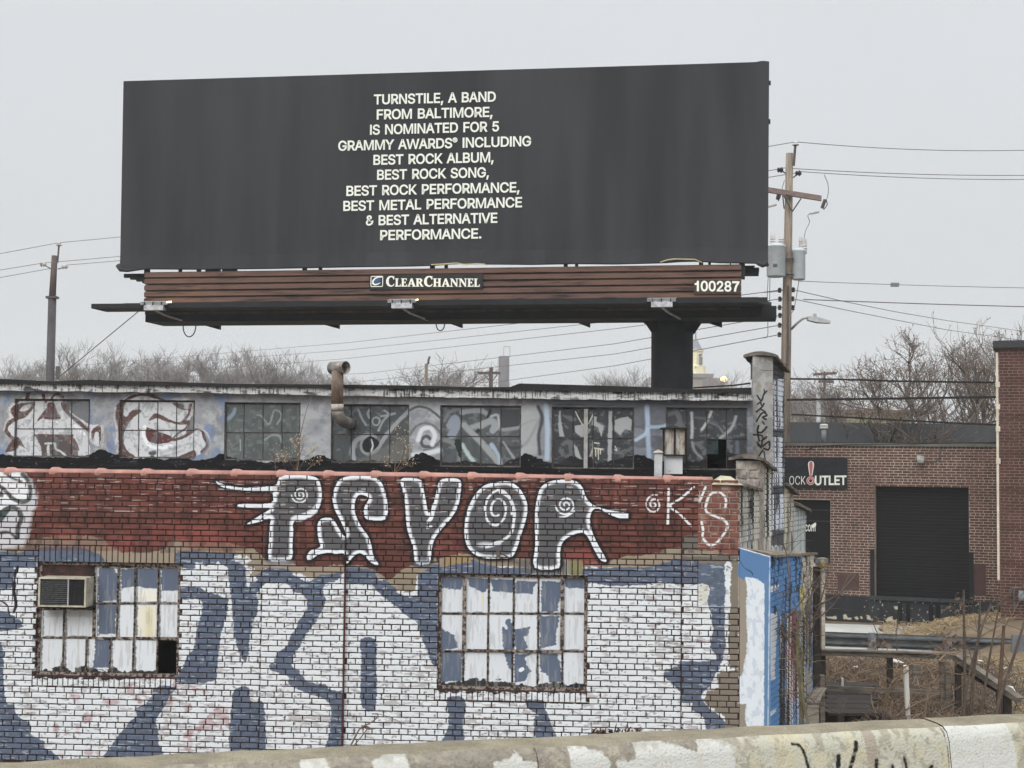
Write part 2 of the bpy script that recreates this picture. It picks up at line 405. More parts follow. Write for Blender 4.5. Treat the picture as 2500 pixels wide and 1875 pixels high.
# khaki ground coat under everything above the white
A.poly([(-80, 1120), (1900, 1120), (1900, 1330), (1700, 1400), (1500, 1385), (1300, 1378), (1100, 1390), (1060, 1400), (1020, 1425), (1005, 1452), (965, 1448), (930, 1412), (880, 1390), (800, 1410), (760, 1415), (735, 1400), (690, 1395), (650, 1385), (620, 1420), (598, 1395), (590, 1360), (440, 1350), (440, 1380), (90, 1380), (90, 1350), (-80, 1380)], KH, rough=3, sm=False)
for L in ([(-10, 1345), (40, 1350), (97, 1340), (97, 1336), (197, 1335), (220, 1342), (242, 1352), (255, 1364), (262, 1376), (95, 1376), (95, 1384), (-80, 1384), (-80, 1345)],
          PT(c5, [(1235, 145), (1275, 135), (1275, 220), (1235, 220)])):
    A.poly(L, BL, rough=2, sm=False)
blue = [
 PT(c5, [(0, 560), (60, 570), (130, 600), (160, 640), (155, 672), (60, 690), (-200, 700), (-200, 560)]),
 PT(c5, [(-200, 240), (40, 240), (100, 235), (100, 330), (60, 400), (-200, 400)]),
 PT(c5, [(-200, 760), (5, 770), (25, 1000), (40, 1190), (100, 1210), (120, 1290), (215, 1345), (220, 1430), (310, 1465), (320, 1520), (390, 1560), (395, 1640), (-200, 1640)]),
 PT(c5, [(1270, 130), (1640, 150), (1690, 170), (1720, 200), (1745, 260), (1755, 370), (1790, 400), (1815, 460), (1810, 560), (1780, 640), (1765, 740), (1750, 860), (1725, 900), (1700, 880), (1670, 800), (1650, 700), (1640, 560), (1625, 440), (1610, 300), (1600, 240), (1480, 225), (1380, 250), (1270, 242)]),
 PT(c5, [(1270, 390), (1400, 390), (1450, 410), (1600, 460), (1610, 480), (1590, 600), (1555, 740), (1545, 830), (1530, 950), (1500, 1050), (1250, 1055), (1252, 985), (1290, 960), (1310, 890), (1370, 800), (1385, 700), (1400, 640), (1420, 560), (1430, 500), (1390, 470), (1270, 465)]),
 PT(c5, [(1070, 1088), (1240, 1088), (1200, 1150), (1160, 1230), (1100, 1320), (1120, 1400), (1115, 1480), (1140, 1600), (750, 1600), (780, 1510), (830, 1440), (890, 1360), (960, 1290), (960, 1240), (1030, 1200), (1080, 1130)]),
 PT(c6, [(110, 1095), (200, 1090), (205, 1170), (240, 1200), (308, 1210), (300, 1600), (72, 1600), (80, 1180)]),
 PT(c6, [(190, 300), (260, 292), (340, 250), (480, 262), (520, 300), (560, 310), (600, 340), (660, 330), (700, 300), (850, 280), (850, 310), (800, 345), (750, 350), (720, 400), (740, 460), (735, 510), (700, 570), (680, 620), (600, 720), (560, 800), (520, 850), (505, 930), (560, 980), (600, 1030), (650, 1060), (740, 1070), (760, 1100), (820, 1120), (862, 1150), (852, 1560), (720, 1560), (760, 1450), (780, 1240), (750, 1180), (700, 1160), (620, 1130), (530, 1090), (480, 1060), (480, 1020), (430, 995), (350, 960), (340, 930), (390, 900), (400, 850), (470, 790), (500, 710), (530, 680), (560, 600), (600, 560), (610, 480), (580, 430), (510, 415), (500, 390), (460, 360), (330, 352), (255, 420), (250, 520), (235, 570), (205, 700), (185, 880), (160, 900), (135, 830), (105, 700), (95, 540), (65, 340), (60, 250)]),
 PT(c6, [(985, 750), (1090, 755), (1095, 900), (1098, 1100), (1088, 1245), (1010, 1248), (983, 1160), (985, 1000), (990, 850)]),
 PT(c6, [(885, 250), (1070, 262), (1110, 330), (1160, 340), (1230, 390), (1250, 430), (1370, 440), (1385, 310), (1410, 290), (1540, 225), (1540, 470), (1520, 920), (1480, 910), (1450, 830), (1410, 740), (1380, 640), (1320, 600), (1250, 540), (1200, 490), (1150, 460), (1100, 410), (1060, 370), (960, 360), (885, 350)]),
 PT(c7, [(85, 250), (150, 235), (200, 215), (330, 190), (400, 215), (480, 235), (560, 245), (720, 250), (720, 300), (85, 300)]),
 PT(c7, [(1105, 255), (1280, 250), (1420, 240), (1620, 232), (1640, 200), (1820, 195), (1820, 360), (1650, 345), (1600, 362), (1320, 375), (1200, 360), (1105, 355)]),
 PT(c7, [(150, 1165), (270, 1165), (275, 1280), (260, 1350), (266, 1500), (105, 1500), (150, 1390), (160, 1280)]),
 PT(c7, [(700, 1185), (820, 1180), (840, 1230), (870, 1310), (900, 1395), (925, 1480), (785, 1480), (762, 1310), (800, 1290), (740, 1250)]),
 PT(c8, [(185, 960), (230, 955), (290, 930), (300, 905), (490, 905), (545, 880), (500, 800), (520, 700), (505, 560), (480, 480), (490, 372), (300, 355), (240, 330), (240, 200), (410, 195), (560, 200), (612, 230), (612, 560), (600, 690), (615, 760), (600, 840), (570, 950), (535, 1000), (500, 1080), (440, 1140), (480, 1220), (560, 1280), (600, 1330), (600, 1400), (480, 1400), (455, 1300), (370, 1240), (370, 1200), (290, 1190), (290, 1120), (230, 1060), (180, 1020)]),
]
for L in blue: A.poly(L, BL, rough=2.2, brush=1.5)
for L in (PT(c8, [(655, 195), (704, 180), (704, 960), (640, 960), (620, 700), (625, 300)]), PT(c8, [(545, 985), (705, 960), (705, 1420), (610, 1420), (605, 1300), (520, 1235), (455, 1185), (480, 1115), (560, 1090)]),
          PT(c8, [(415, 190), (700, 190), (700, 215), (600, 222), (415, 205)])):
    A.poly(L, (122, 114, 103), rough=3, brush=2, sm=False)
A.poly(PT(c8, [(600, 225), (650, 225), (640, 400), (640, 560), (618, 800), (606, 640), (610, 400)]), WH, rough=3, brush=2)
A.poly(PT(c8, [(420, 370), (488, 372), (480, 470), (440, 500), (420, 470)]), (205, 205, 196), rough=3)
A.stroke(PT(c5, [(125, 245), (108, 300), (104, 420), (112, 520), (100, 560)]), 7, (40, 36, 38), rough=2, soft=2); A.stroke(PT(c5, [(0, 480), (40, 500), (62, 540), (70, 590)]), 4, (48, 34, 36), rough=2); A.stroke(PT(c5, [(88, 330), (92, 420), (86, 500)]), 3, (52, 48, 52), rough=1)
# white breaks through the blue
for x, y in ((1680, 175), (1745, 190), (1770, 260), (1780, 330), (1400, 235), (1500, 250), (1530, 235)):
    a, b = c5(x, y); A.poly([(a - 8, b - 4), (a + 8, b - 6), (a + 10, b + 4), (a - 4, b + 7)], WH, rough=5, brush=3)
A.poly(PT(c6, [(120, 172), (165, 180), (190, 230), (205, 330), (195, 390), (180, 330), (170, 250), (130, 200)]), WH, rough=3)
A.poly(PT(c6, [(510, 292), (600, 305), (660, 310), (640, 335), (600, 340), (550, 312)]), WH, rough=3)
A.poly(PT(c6, [(1370, 330), (1384, 300), (1384, 430), (1360, 440), (1240, 425), (1250, 405), (1350, 415)]), WH, rough=3)
A.poly(PT(c6, [(1230, 310), (1290, 250), (1420, 225), (1380, 290), (1370, 400), (1300, 420), (1235, 380)]), (140, 128, 110), rough=3)
# red brown upper field
A.poly([(-80, 1110), (1905, 1110), (1905, 1330), (1705, 1330), (1667, 1336), (1606, 1350), (1560, 1361), (1500, 1368), (1430, 1374), (1380, 1367), (1300, 1368), (1240, 1360), (1120, 1352), (1070, 1362), (1030, 1372), (990, 1385), (966, 1407), (945, 1414), (920, 1392), (880, 1380), (810, 1378), (760, 1385), (720, 1378), (688, 1372), (655, 1368), (620, 1340), (560, 1326), (520, 1322), (480, 1318), (420, 1318), (405, 1340), (370, 1346), (300, 1348), (265, 1330), (250, 1312), (200, 1306), (150, 1307), (110, 1312), (60, 1320), (-80, 1335)], RED, rough=3, brush=1, sm=False)
nn = A.n(30, 60, 3); nn2 = A.n(90, 160, 4)
reg = (A.py < 1345)
A.blend(np.clip((nn2 - .45) * 3, 0, .45) * reg, (92, 48, 42)); A.blend(np.clip((nn - .5) * 4, 0, .5) * (A.py < 1320), (124, 74, 64))
# pale red overspray at the lower edge of the field
for (x, y), rx, ry, a in ((c1(1450, 1400), 150, 38, .5), (c1(1100, 1480), 80, 26, .6), (c1(600, 1410), 60, 16, .55), (c2(100, 1420), 90, 30, .5), (c7(1050, 180), 70, 22, .7), (c7(150, 110), 60, 22, .5), (c7(1180, 150), 50, 16, .6)):
    r = ((A.px - x) / rx) ** 2 + ((A.py - y) / ry) ** 2
    ok = (A.img[..., 0] < .35) & (A.img[..., 0] > A.img[..., 2] * 1.6)
    A.blend(np.clip(1 - r, 0, 1) ** .7 * a * ok, PK)
A.poly(PT(c7, [(1010, 195), (1240, 205), (1400, 205), (1480, 230), (1390, 238), (1140, 235), (1000, 215)]), PK, rough=2, alpha=.7)
A.poly(PT(c7, [(1420, 165), (1640, 150), (1660, 120), (1800, 100), (1800, 150), (1620, 235), (1380, 240), (1240, 235), (1300, 200)]), KH, rough=3)
A.poly(PT(c7, [(100, 235), (150, 175), (240, 160), (330, 150), (310, 185), (320, 215), (230, 215), (170, 225)]), (150, 128, 92), rough=4)
A.poly(PT(c7, [(570, 205), (640, 185), (760, 190), (765, 235), (700, 245), (640, 245)]), (150, 134, 104), rough=4)
A.poly(PT(c7, [(960, 200), (1105, 200), (1105, 300), (960, 300)]), (128, 124, 92), rough=3, sm=False)
A.poly(PT(c7, [(600, 190), (960, 185), (960, 300), (720, 300), (660, 240)]), (92, 90, 94), rough=6, soft=12, alpha=.85)
for x in (780, 930): A.stroke(PT(c7, [(x, 190), (x + 6, 296)]), 5, BLK, soft=4, alpha=.7)
for x in (830, 990): A.stroke(PT(c7, [(x, 200), (x + 4, 296)]), 8, (160, 165, 172), soft=6, alpha=.5)
# grey band near the pier
A.poly(PT(c8, [(300, 20), (415, 10), (430, 120), (600, 150), (700, 165), (700, 195), (300, 195)]), (104, 98, 92), rough=3, sm=False)
A.poly(PT(c8, [(310, 130), (440, 120), (560, 150), (500, 165), (310, 165)]), (140, 132, 118), rough=3)
# bare brick pier head
A.poly([c4(715, 1240), c4(1052, 1240), c8(702, 100), c8(690, 165), c8(520, 125), c8(415, 112)], (124, 79, 69), rough=1.5, sm=False)
m = ((A.px > 1704) & (A.px < 1806) & (A.py < 1345)); A.blend(np.clip((A.n(12, 20, 8) - .45) * 4, 0, .7) * m, (118, 72, 64)); A.blend(np.clip((A.n(10, 26, 9) - .62) * 6, 0, .6) * m, (176, 150, 136))
def spiral(cv, cx, cy, rx, ry, wd, turns, c, a0=0, inner=.12, rot=0):
    pts = []
    for i in range(int(turns * 14) + 1):
        t = i / (turns * 14); a = a0 + t * turns * 2 * math.pi; k = inner + (1 - inner) * t
        x, y = rx * k * math.cos(a), ry * k * math.sin(a)
        pts.append((cx + x * math.cos(rot) - y * math.sin(rot), cy + x * math.sin(rot) + y * math.cos(rot)))
    cv.stroke(pts, wd, c, rough=.5, sm=False)
# left swirl in white and black
A.poly(PT(c1, [(-250, 870), (60, 880), (180, 872), (270, 930), (322, 1050), (318, 1160), (275, 1260), (250, 1380), (205, 1480), (80, 1510), (-250, 1500)]), (196, 196, 200), rough=4, soft=10)
A.poly(PT(c1, [(-250, 870), (60, 880), (160, 875), (230, 930), (250, 1060), (235, 1130), (120, 1170), (-250, 1260)]), (226, 228, 232), rough=4, soft=8)
for L, wd in (([(-60, 960), (0, 985), (60, 1030), (120, 1095), (200, 1125), (255, 1100), (268, 1020), (245, 940), (200, 890)], 10), ([(-30, 1260), (40, 1200), (110, 1170), (170, 1195), (190, 1260), (160, 1330), (150, 1420)], 12),
              ([(60, 880), (110, 920), (190, 950)], 6), ([(-80, 1400), (0, 1385), (80, 1380), (140, 1430)], 7), ([(-60, 1020), (20, 1060)], 14)):
    A.stroke(PT(c1, L), wd, (46, 50, 50), rough=1.2, soft=4, alpha=.9)
A.poly(PT(c1, [(-60, 1260), (40, 1180), (100, 1170), (60, 1250), (0, 1300)]), (64, 84, 78), soft=4)
# big letters
PL = PT(c2, [(650, 905), (780, 890), (900, 903), (962, 930), (992, 1020), (987, 1120), (952, 1200), (860, 1250), (762, 1275), (752, 1400), (747, 1480), (740, 1600), (645, 1622), (545, 1605), (550, 1450), (555, 1320), (560, 1262), (470, 1290), (362, 1312), (420, 1268), (530, 1200), (545, 1175), (320, 1168), (300, 1140), (560, 1133), (580, 1050), (590, 1032), (380, 1030), (210, 1010), (135, 988), (100, 945), (165, 975), (300, 1000), (450, 1000), (600, 980), (622, 945)])
SL = PT(c2, [(1160, 922), (1290, 897), (1400, 903), (1490, 950), (1530, 1050), (1547, 1150), (1532, 1268), (1400, 1275), (1355, 1250), (1350, 1170), (1388, 1100), (1362, 1072), (1310, 1063), (1280, 1100), (1268, 1180), (1290, 1260), (1330, 1340), (1380, 1410), (1410, 1500), (1422, 1570), (1468, 1652), (1410, 1640), (1330, 1562), (1270, 1570), (1200, 1645), (1180, 1560), (1110, 1560), (1050, 1550), (960, 1570), (885, 1622), (868, 1580), (900, 1530), (980, 1500), (965, 1440), (955, 1330), (980, 1270), (1040, 1255), (1090, 1270), (1140, 1350), (1180, 1410), (1192, 1380), (1150, 1280), (1100, 1180), (1083, 1080), (1110, 985)])
VL = PT(c2, [(1660, 930), (1740, 918), (1832, 940), (1850, 1010), (1872, 1120), (1892, 1215), (1930, 1150), (1960, 1030), (1990, 940), (2080, 922), (2162, 943), (2160, 1060), (2140, 1160), (2090, 1250), (2020, 1330), (1950, 1420), (1920, 1500), (1910, 1580), (1890, 1645), (1782, 1640), (1762, 1530), (1740, 1450), (1710, 1350), (1700, 1230), (1690, 1100), (1665, 1000)])
OL = PT(c3, [(700, 962), (820, 948), (900, 980), (960, 1050), (997, 1150), (987, 1260), (950, 1380), (905, 1520), (860, 1590), (770, 1600), (640, 1600), (540, 1560), (480, 1480), (463, 1360), (480, 1230), (520, 1120), (570, 1040), (630, 985)])
RL = PT(c3, [(1110, 1000), (1180, 952), (1280, 935), (1400, 945), (1460, 1000), (1490, 1080), (1540, 1140), (1640, 1180), (1740, 1200), (1845, 1220), (1845, 1262), (1780, 1262), (1690, 1230), (1600, 1180), (1550, 1190), (1525, 1250), (1530, 1330), (1560, 1420), (1600, 1500), (1665, 1622), (1610, 1612), (1560, 1530), (1510, 1430), (1460, 1382), (1360, 1410), (1290, 1470), (1270, 1560), (1262, 1680), (1058, 1680), (1060, 1500), (1060, 1350), (1060, 1200), (1080, 1080)])
for L in (PL, SL, VL, OL, RL):
    A.edge(L, 2, 8, BLK, soft=7, alpha=.93, rough=1.2)
    A.poly(L, GR, rough=.8, soft=2)
    A.edge(L, 8.5, 0, (228, 232, 238), soft=2, rough=1.3, softin=5)
for L in (PL, SL, VL, OL, RL): A.edge(L, 0, 3.2, BLK, soft=2.5, rough=.8, alpha=.95)
# lower ends dissolve into spray
for x, y, rx, ry, c, a in ((c2(640, 1640)[0], 1372, 40, 14, (170, 172, 178), .5), (c2(1840, 1640)[0], 1374, 26, 14, (130, 138, 150), .6), (c3(640, 1480)[0], 1330, 26, 9, (222, 225, 230), .8)):
    r = ((A.px - x) / rx) ** 2 + ((A.py - y) / ry) ** 2; A.blend(np.clip(1 - r, 0, 1) * a, c)
A.poly(PT(c2, [(790, 1240), (900, 1190), (960, 1120), (950, 1210), (850, 1270), (740, 1290)]), (226, 230, 236), soft=5)
A.stroke(PT(c3, [(160, 1290), (190, 1250), (210, 1150)]), 9, (228, 231, 236)); A.stroke(PT(c3, [(150, 1340), (185, 1330)]), 6, (228, 231, 236))
spiral(A, *c2(812, 1062), 22, 22, 3.4, 2.2, (222, 226, 230), 2.2)
spiral(A, *c3(740, 1190), 38, 56, 5.5, 1.9, (222, 226, 230), 1.0, .25, .12)
A.stroke(PT(c3, [(770, 1040), (850, 1090), (885, 1200), (880, 1300), (860, 1380), (800, 1440), (700, 1480)]), 7, (222, 226, 230))
A.stroke(PT(c3, [(650, 1500), (760, 1470)]), 8, (215, 220, 226), soft=4)
spiral(A, *c3(1318, 1150), 25, 25, 4.2, 2.1, (222, 226, 230), 2.6)
A.stroke(PT(c3, [(1270, 1255), (1330, 1240), (1390, 1200)]), 5, (222, 226, 230))
W2 = (222, 224, 226)
spiral(A, *c4(333, 1420), 21, 24, 4.2, 2.0, W2, -1.2)
A.stroke(PT(c4, [(457, 1288), (455, 1430), (450, 1588)]), 6, W2); A.stroke(PT(c4, [(670, 1272), (560, 1370), (470, 1432), (560, 1510), (642, 1600)]), 5.5, W2)
A.stroke(PT(c4, [(768, 1275), (745, 1330), (715, 1400)]), 5.5, W2)
A.stroke(PT(c4, [(935, 1450), (938, 1370), (885, 1315), (815, 1330), (778, 1400), (775, 1480), (860, 1525), (930, 1555), (952, 1615), (900, 1700), (860, 1745), (800, 1760), (745, 1700), (748, 1640), (735, 1570)]), 6, W2)
soot = np.clip((A.n(50, 14, 61, 3) - .52) * 4, 0, .55) * (A.py < 1350) * (A.img[..., 0] > A.img[..., 2] * 1.4)
A.blend(soot, (58, 44, 42)); A.blend(np.clip((A.n(8, 30, 62, 2) - .64) * 6, 0, .4) * (A.py < 1350) * (A.img[..., 0] > A.img[..., 2] * 1.4), (128, 84, 74))
# white drips and chipping in the red
ch = A.n(2.2, 22, 12, 1); m = (ch > .83) & (A.py > 1165) & (A.py < 1250); A.blend(m * .55, (196, 188, 184))
# peeling of the white coat
wh = A.img[..., 2] > .55; low = A.py > 1360
n1 = A.n(5, 16, 21, 2); n2 = A.n(60, 90, 22, 2)
pe = np.clip((n1 + (n2 - .5) * .6 - .65) * 9, 0, 1)
# whole bricks wear more or less
bu = np.floor(A.u / .213 + .5 * (np.floor(A.v / .0677) % 2)).astype(int); bv = np.floor(A.v / .0677).astype(int)
hsh = np.abs(np.sin(bu * 12.9898 + bv * 78.233) * 43758.5453) % 1
pe2 = np.clip((n1 + hsh.astype(np.float32) * .35 - .84) * 8, 0, 1)
A.blend(np.maximum(pe * .85, pe2 * .9) * wh * low * .62, (138, 124, 120))
A.blend(np.clip((A.n(4, 9, 25, 2) - .74) * 9, 0, .7) * low * wh, (62, 50, 50))
A.blend(np.clip((A.n(26, 26, 23, 3) - .60) * 5, 0, .5) * wh * low * (A.px < 560) * (A.py > 1640) * (A.px > 100), (150, 78, 84))
A.img *= (.94 + .1 * hsh.astype(np.float32))[..., None]
bl = (A.img[..., 2] > A.img[..., 0] * 1.35)
A.blend(np.clip((A.n(3, 18, 27, 2) - .7) * 7, 0, .6) * bl * low, (180, 188, 198))
A.blend(np.clip((A.n(6, 10, 28, 3) - .56) * 5, 0, .5) * bl, (70, 74, 84))
# stucco strip beyond the bricks (front of the buttress)
A.poly([(1805, 1300), (1905, 1300), (1905, 1890), (1805, 1890)], (214, 221, 228), sm=False, rough=0)
A.blend(np.clip((A.n(14, 7, 30) - .55) * 5, 0, .5) * (A.px > 1806), (168, 182, 200))
A.poly(PT(c8, [(700, 310), (750, 330), (760, 450), (755, 480), (760, 780), (740, 900), (725, 990), (700, 980)]), (146, 137, 124), rough=3)
A.poly(PT(c8, [(700, 1200), (750, 1205), (748, 1300), (770, 1400), (700, 1400)]), (140, 131, 119), rough=3, sm=False)
A.poly(PT(c8, [(700, 90), (960, 90), (930, 345), (885, 360), (860, 345), (830, 330), (780, 312), (750, 308), (735, 330), (700, 300)]), (86, 122, 164), rough=3, sm=False)
A.poly(PT(c8, [(882, 330), (960, 330), (960, 1400), (878, 1400)]), (96, 127, 162), rough=1.5, sm=False)
A.stroke(PT(c8, [(703, 105), (920, 168)]), 2.5, (225, 230, 235), sm=False)
A.stroke(PT(c8, [(920, 170), (906, 1400)]), 2, (190, 205, 222), sm=False)
A.stroke(PT(c8, [(705, 190), (740, 245), (790, 275), (800, 300)]), 1.6, (40, 44, 50))
# window panes: their own coats
pane_px = {}
def ppoly(f, L, c, **k): A.poly(PT(f, L), c, rough=1.6, brush=2.2, sm=False, **k)
ppoly(c5, [(262, 205), (1265, 235), (1258, 1010), (250, 1005)], (212, 217, 222))
ppoly(c5, [(680, 245), (835, 255), (825, 400), (830, 480), (680, 490)], BL); ppoly(c5, [(790, 258), (832, 262), (832, 320)], WH)
ppoly(c5, [(840, 255), (1110, 255), (1105, 400), (1000, 395), (960, 380), (860, 395), (842, 420)], BL)
ppoly(c5, [(1125, 250), (1270, 245), (1268, 400), (1230, 415), (1130, 412)], BL)
ppoly(c5, [(680, 500), (810, 515), (800, 620), (802, 720), (680, 722)], BL); ppoly(c5, [(652, 755), (772, 760), (768, 880), (765, 960), (640, 960), (655, 850)], BL)
ppoly(c5, [(960, 400), (1095, 400), (1095, 490), (955, 480)], (228, 226, 216)); ppoly(c5, [(962, 520), (1090, 520), (1088, 735), (955, 735)], (222, 219, 204))
A.stroke(PT(c5, [(1040, 560), (1038, 735)]), 16, (205, 196, 150), soft=12, alpha=.7)
ppoly(c5, [(290, 545), (655, 548), (655, 600), (290, 600)], (176, 180, 184), alpha=.6)
ppoly(c7, [(85, 300), (1135, 300), (1130, 1110), (80, 1110)], (211, 216, 222))
for L in ([(105, 305), (262, 310), (262, 378), (235, 402), (110, 395)], [(290, 320), (440, 330), (438, 400), (400, 425), (300, 385)], [(450, 330), (615, 335), (612, 410), (600, 430), (470, 415)], [(630, 340), (782, 345), (760, 385), (752, 440), (632, 425)],
          [(810, 345), (955, 345), (950, 440), (925, 560), (810, 565)], [(970, 310), (1135, 320), (1128, 400), (980, 390)], [(100, 680), (150, 700), (200, 730), (225, 820), (100, 830)], [(98, 840), (255, 845), (252, 1050), (100, 1060)],
          [(575, 650), (610, 640), (612, 840), (600, 990), (570, 930), (545, 830), (530, 720), (540, 670), (570, 690)], [(618, 680), (730, 670), (720, 730), (690, 740), (720, 820), (640, 835), (620, 800)], [(618, 860), (740, 860), (700, 890), (705, 940), (740, 980), (700, 1040), (620, 1075)],
          [(800, 590), (940, 595), (915, 700), (918, 800), (800, 825)], [(800, 855), (925, 860), (950, 950), (958, 1060), (870, 1060), (860, 1010), (805, 985)]):
    ppoly(c7, L, (90, 102, 122))
spiral(A, *c7(580, 640), 6, 6, 9, .8, (90, 103, 126))
A.poly(PT(c7, [(650, 970), (680, 955), (690, 975), (660, 990)]), (225, 230, 235), rough=2)
A.stroke(PT(c7, [(392, 430), (392, 560)]), 2, (220, 206, 150))
dg = (46, 48, 46)
A.poly(PT(c7, [(80, 1075), (150, 1062), (262, 1052), (300, 1040), (430, 1045), (470, 1062), (520, 1050), (600, 1060), (700, 1080), (760, 1088), (790, 1070), (960, 1060), (1000, 1085), (1060, 1070), (1125, 1080), (1125, 1130), (80, 1130)]), dg, rough=5, brush=3, sm=False)
A.poly(PT(c7, [(975, 1090), (1040, 1068), (1090, 1080), (1125, 1070), (1125, 1115), (970, 1112)]), (22, 28, 44), rough=2, sm=False)
A.poly(PT(c5, [(250, 985), (330, 975), (400, 955), (430, 920), (450, 960), (500, 985), (560, 940), (620, 965), (740, 980), (780, 950), (820, 975), (900, 985), (960, 985), (1100, 975), (1100, 1030), (240, 1030)]), (36, 34, 32), rough=5, brush=3, sm=False)
for xs_, y0, y1 in (([672, 832, 952, 1115, 1262], 245, 500), ([670, 825, 948, 1112, 1260], 500, 752), ([285, 450, 658], 540, 742), ([275, 445, 607, 775, 938, 1107], 742, 1002)):
    for i in range(len(xs_) - 1): A.grime(c5, xs_[i], y0, xs_[i + 1], y1, (52, 42, 38))
for xs_, y0, y1 in (([95, 270, 442, 618, 792, 962, 1132], 305, 572), ([92, 265, 437, 616, 790, 962, 1130], 572, 838), ([90, 262, 435, 608, 785, 960, 1126], 838, 1100)):
    for i in range(6): A.grime(c7, xs_[i], y0, xs_[i + 1], y1, (54, 46, 42))
pz_ = np.clip((A.n(40, 5, 63, 3) - .58) * 4, 0, .35); pm = ((A.px > 88) & (A.px < 440) & (A.py > 1372) & (A.py < 1655)) | ((A.px > 1068) & (A.px < 1435) & (A.py > 1402) & (A.py < 1690)); A.blend(pz_ * pm, (150, 150, 148))
facade_paint = A.material('painted_brick', rough=.8, bump=.25, bscale=90)
keep = A.img.copy(); br_ = np.clip((A.n(5, 12, 64, 3) - .60) * 9, 0, .8); mc = np.zeros_like(keep); mc[:] = lin((58, 40, 37)); mk = (A.n(20, 20, 65)[..., None] * .6 + .7)
A.img = mc * mk * (1 - br_[..., None]) + keep * br_[..., None] * .7; mortar_paint = A.material('paint_bridged_mortar', rough=.9, bump=.5, bscale=90); A.img = keep
pane_paint = A.material('painted_glass', rough=.35, bump=.05, spec=.4)
# ================================================================== paint on the set-back window band
SET = 1.35
u0, v1_ = FA.hit(-70, 925, SET); u1, v0_ = FA.hit(1870, 1200, SET)
B = Canvas(FA, u0, u1, v0_, v1_, 190, (150, 152, 156), seed=9, w=SET)
B.blend(np.clip((B.n(30, 40, 1) - .42) * 3, 0, .7), (178, 180, 183)); B.blend(np.clip((B.n(16, 16, 2) - .55) * 4, 0, .5), (120, 122, 126))
B.blend(np.clip((B.n(50, 30, 3) - .5) * 5, 0, .8) * (B.px < 560), (112, 132, 168))
B.blend(np.clip((B.px - 1290) / 100, 0, .75), (70, 74, 82)); B.blend(np.clip((B.n(24, 60, 5) - .55) * 5, 0, .4) * (B.px > 1300), (150, 156, 165))
# glass behind paint
wins = [(c1, 120, 755, 255, 745), (c1, 1005, 1640, 265, 755), (c2, 165, 805, 285, 775), (c2, 1065, 1722, 300, 795), (c3, 258, 940, 310, 830), (c3, 1200, 1895, 325, 845), (c4, 435, 1120, 605, 1130)]
gl = [(96, 98, 100), (120, 122, 124), (92, 98, 97), (78, 82, 84), (82, 86, 88), (52, 54, 58), (52, 54, 59)]
for (f, a, b, c, d), g in zip(wins, gl):
    B.poly(PT(f, [(a, c), (b, c + 6), (b, d + 6), (a, d)]), g, sm=False, rough=.5)
ing = np.zeros(B.px.shape, bool)
for (f, a, b, c, d) in wins:
    x0, y0 = f(a, c); x1, y1 = f(b, d); ing |= (B.px > x0) & (B.px < x1) & (B.py > y0) & (B.py < y1 + 3)
B.blend(np.clip((B.n(26, 14, 6) - .45) * 3, 0, .5) * ing, (62, 68, 70)); B.blend(np.clip((B.n(9, 14, 7) - .6) * 5, 0, .45) * ing, (128, 134, 134))
GW = (204, 206, 208); BR = (94, 70, 66)
# first letter, white with brown edges
B.poly(PT(c1, [(40, 520), (80, 440), (70, 330), (130, 290), (220, 230), (360, 215), (480, 230), (540, 330), (640, 400), (750, 470), (850, 480), (860, 560), (840, 650), (780, 640), (740, 600), (760, 735), (600, 745), (420, 745), (130, 735), (60, 690), (130, 600), (80, 560)]), GW, rough=2)
def bp_(L, c=None, **k): B.poly(PT(c1, L), c or BR, **{**dict(rough=1.4, soft=1.6, sm=True), **k})
bp_([(85, 350), (130, 300), (205, 285), (280, 285), (270, 330), (230, 380), (160, 430), (115, 410)]); bp_([(150, 350), (185, 312), (250, 300), (225, 345), (170, 362)], GW)
B.stroke(PT(c1, [(140, 412), (70, 465), (45, 510), (85, 570), (135, 610)]), 9, BR, rough=1.5); bp_([(45, 695), (90, 620), (130, 575), (168, 620), (195, 672), (150, 645), (120, 690), (60, 705)])
bp_([(298, 442), (345, 370), (385, 330), (365, 400)]); bp_([(500, 285), (540, 300), (575, 370), (640, 420), (700, 470), (748, 520), (750, 548), (700, 512), (620, 445), (560, 392), (515, 340)])
bp_([(768, 562), (775, 520), (825, 480), (852, 500), (850, 600), (835, 645), (832, 545), (800, 540), (782, 610)]); bp_([(205, 262), (225, 200), (252, 200), (245, 268)], sm=False); bp_([(350, 210), (376, 210), (386, 285), (360, 290)], sm=False)
B.stroke(PT(c1, [(432, 265), (450, 228), (490, 212), (530, 236)]), 6, BR, rough=1.2)
B.poly(PT(c1, [(355, 422), (382, 370), (385, 300), (395, 285), (440, 285), (455, 330), (475, 380), (496, 425)]), (92, 54, 52), rough=1.2)
B.poly(PT(c1, [(275, 555), (600, 565), (640, 690), (650, 745), (340, 745), (330, 660)]), (84, 76, 74), rough=2, sm=False); B.stroke(PT(c1, [(278, 560), (600, 563)]), 5, (96, 58, 56), rough=1.5)
bp_([(540, 585), (600, 575), (640, 635), (655, 695), (612, 650), (560, 622)], (112, 84, 82)); bp_([(560, 640), (620, 715), (652, 748), (600, 748)])
B.stroke(PT(c1, [(366, 632), (434, 628)]), 4, GW); B.stroke(PT(c1, [(395, 630), (392, 690), (398, 740)]), 6, GW, rough=1.5); B.stroke(PT(c1, [(450, 635), (458, 680), (500, 700), (545, 738)]), 5, GW, rough=1.5)
B.stroke(PT(c1, [(380, 445), (470, 447)]), 3, (226, 228, 228), rough=1)
B.poly(PT(c1, [(610, 300), (750, 290), (750, 460), (690, 430), (610, 380)]), (112, 116, 122), rough=3, alpha=.85)
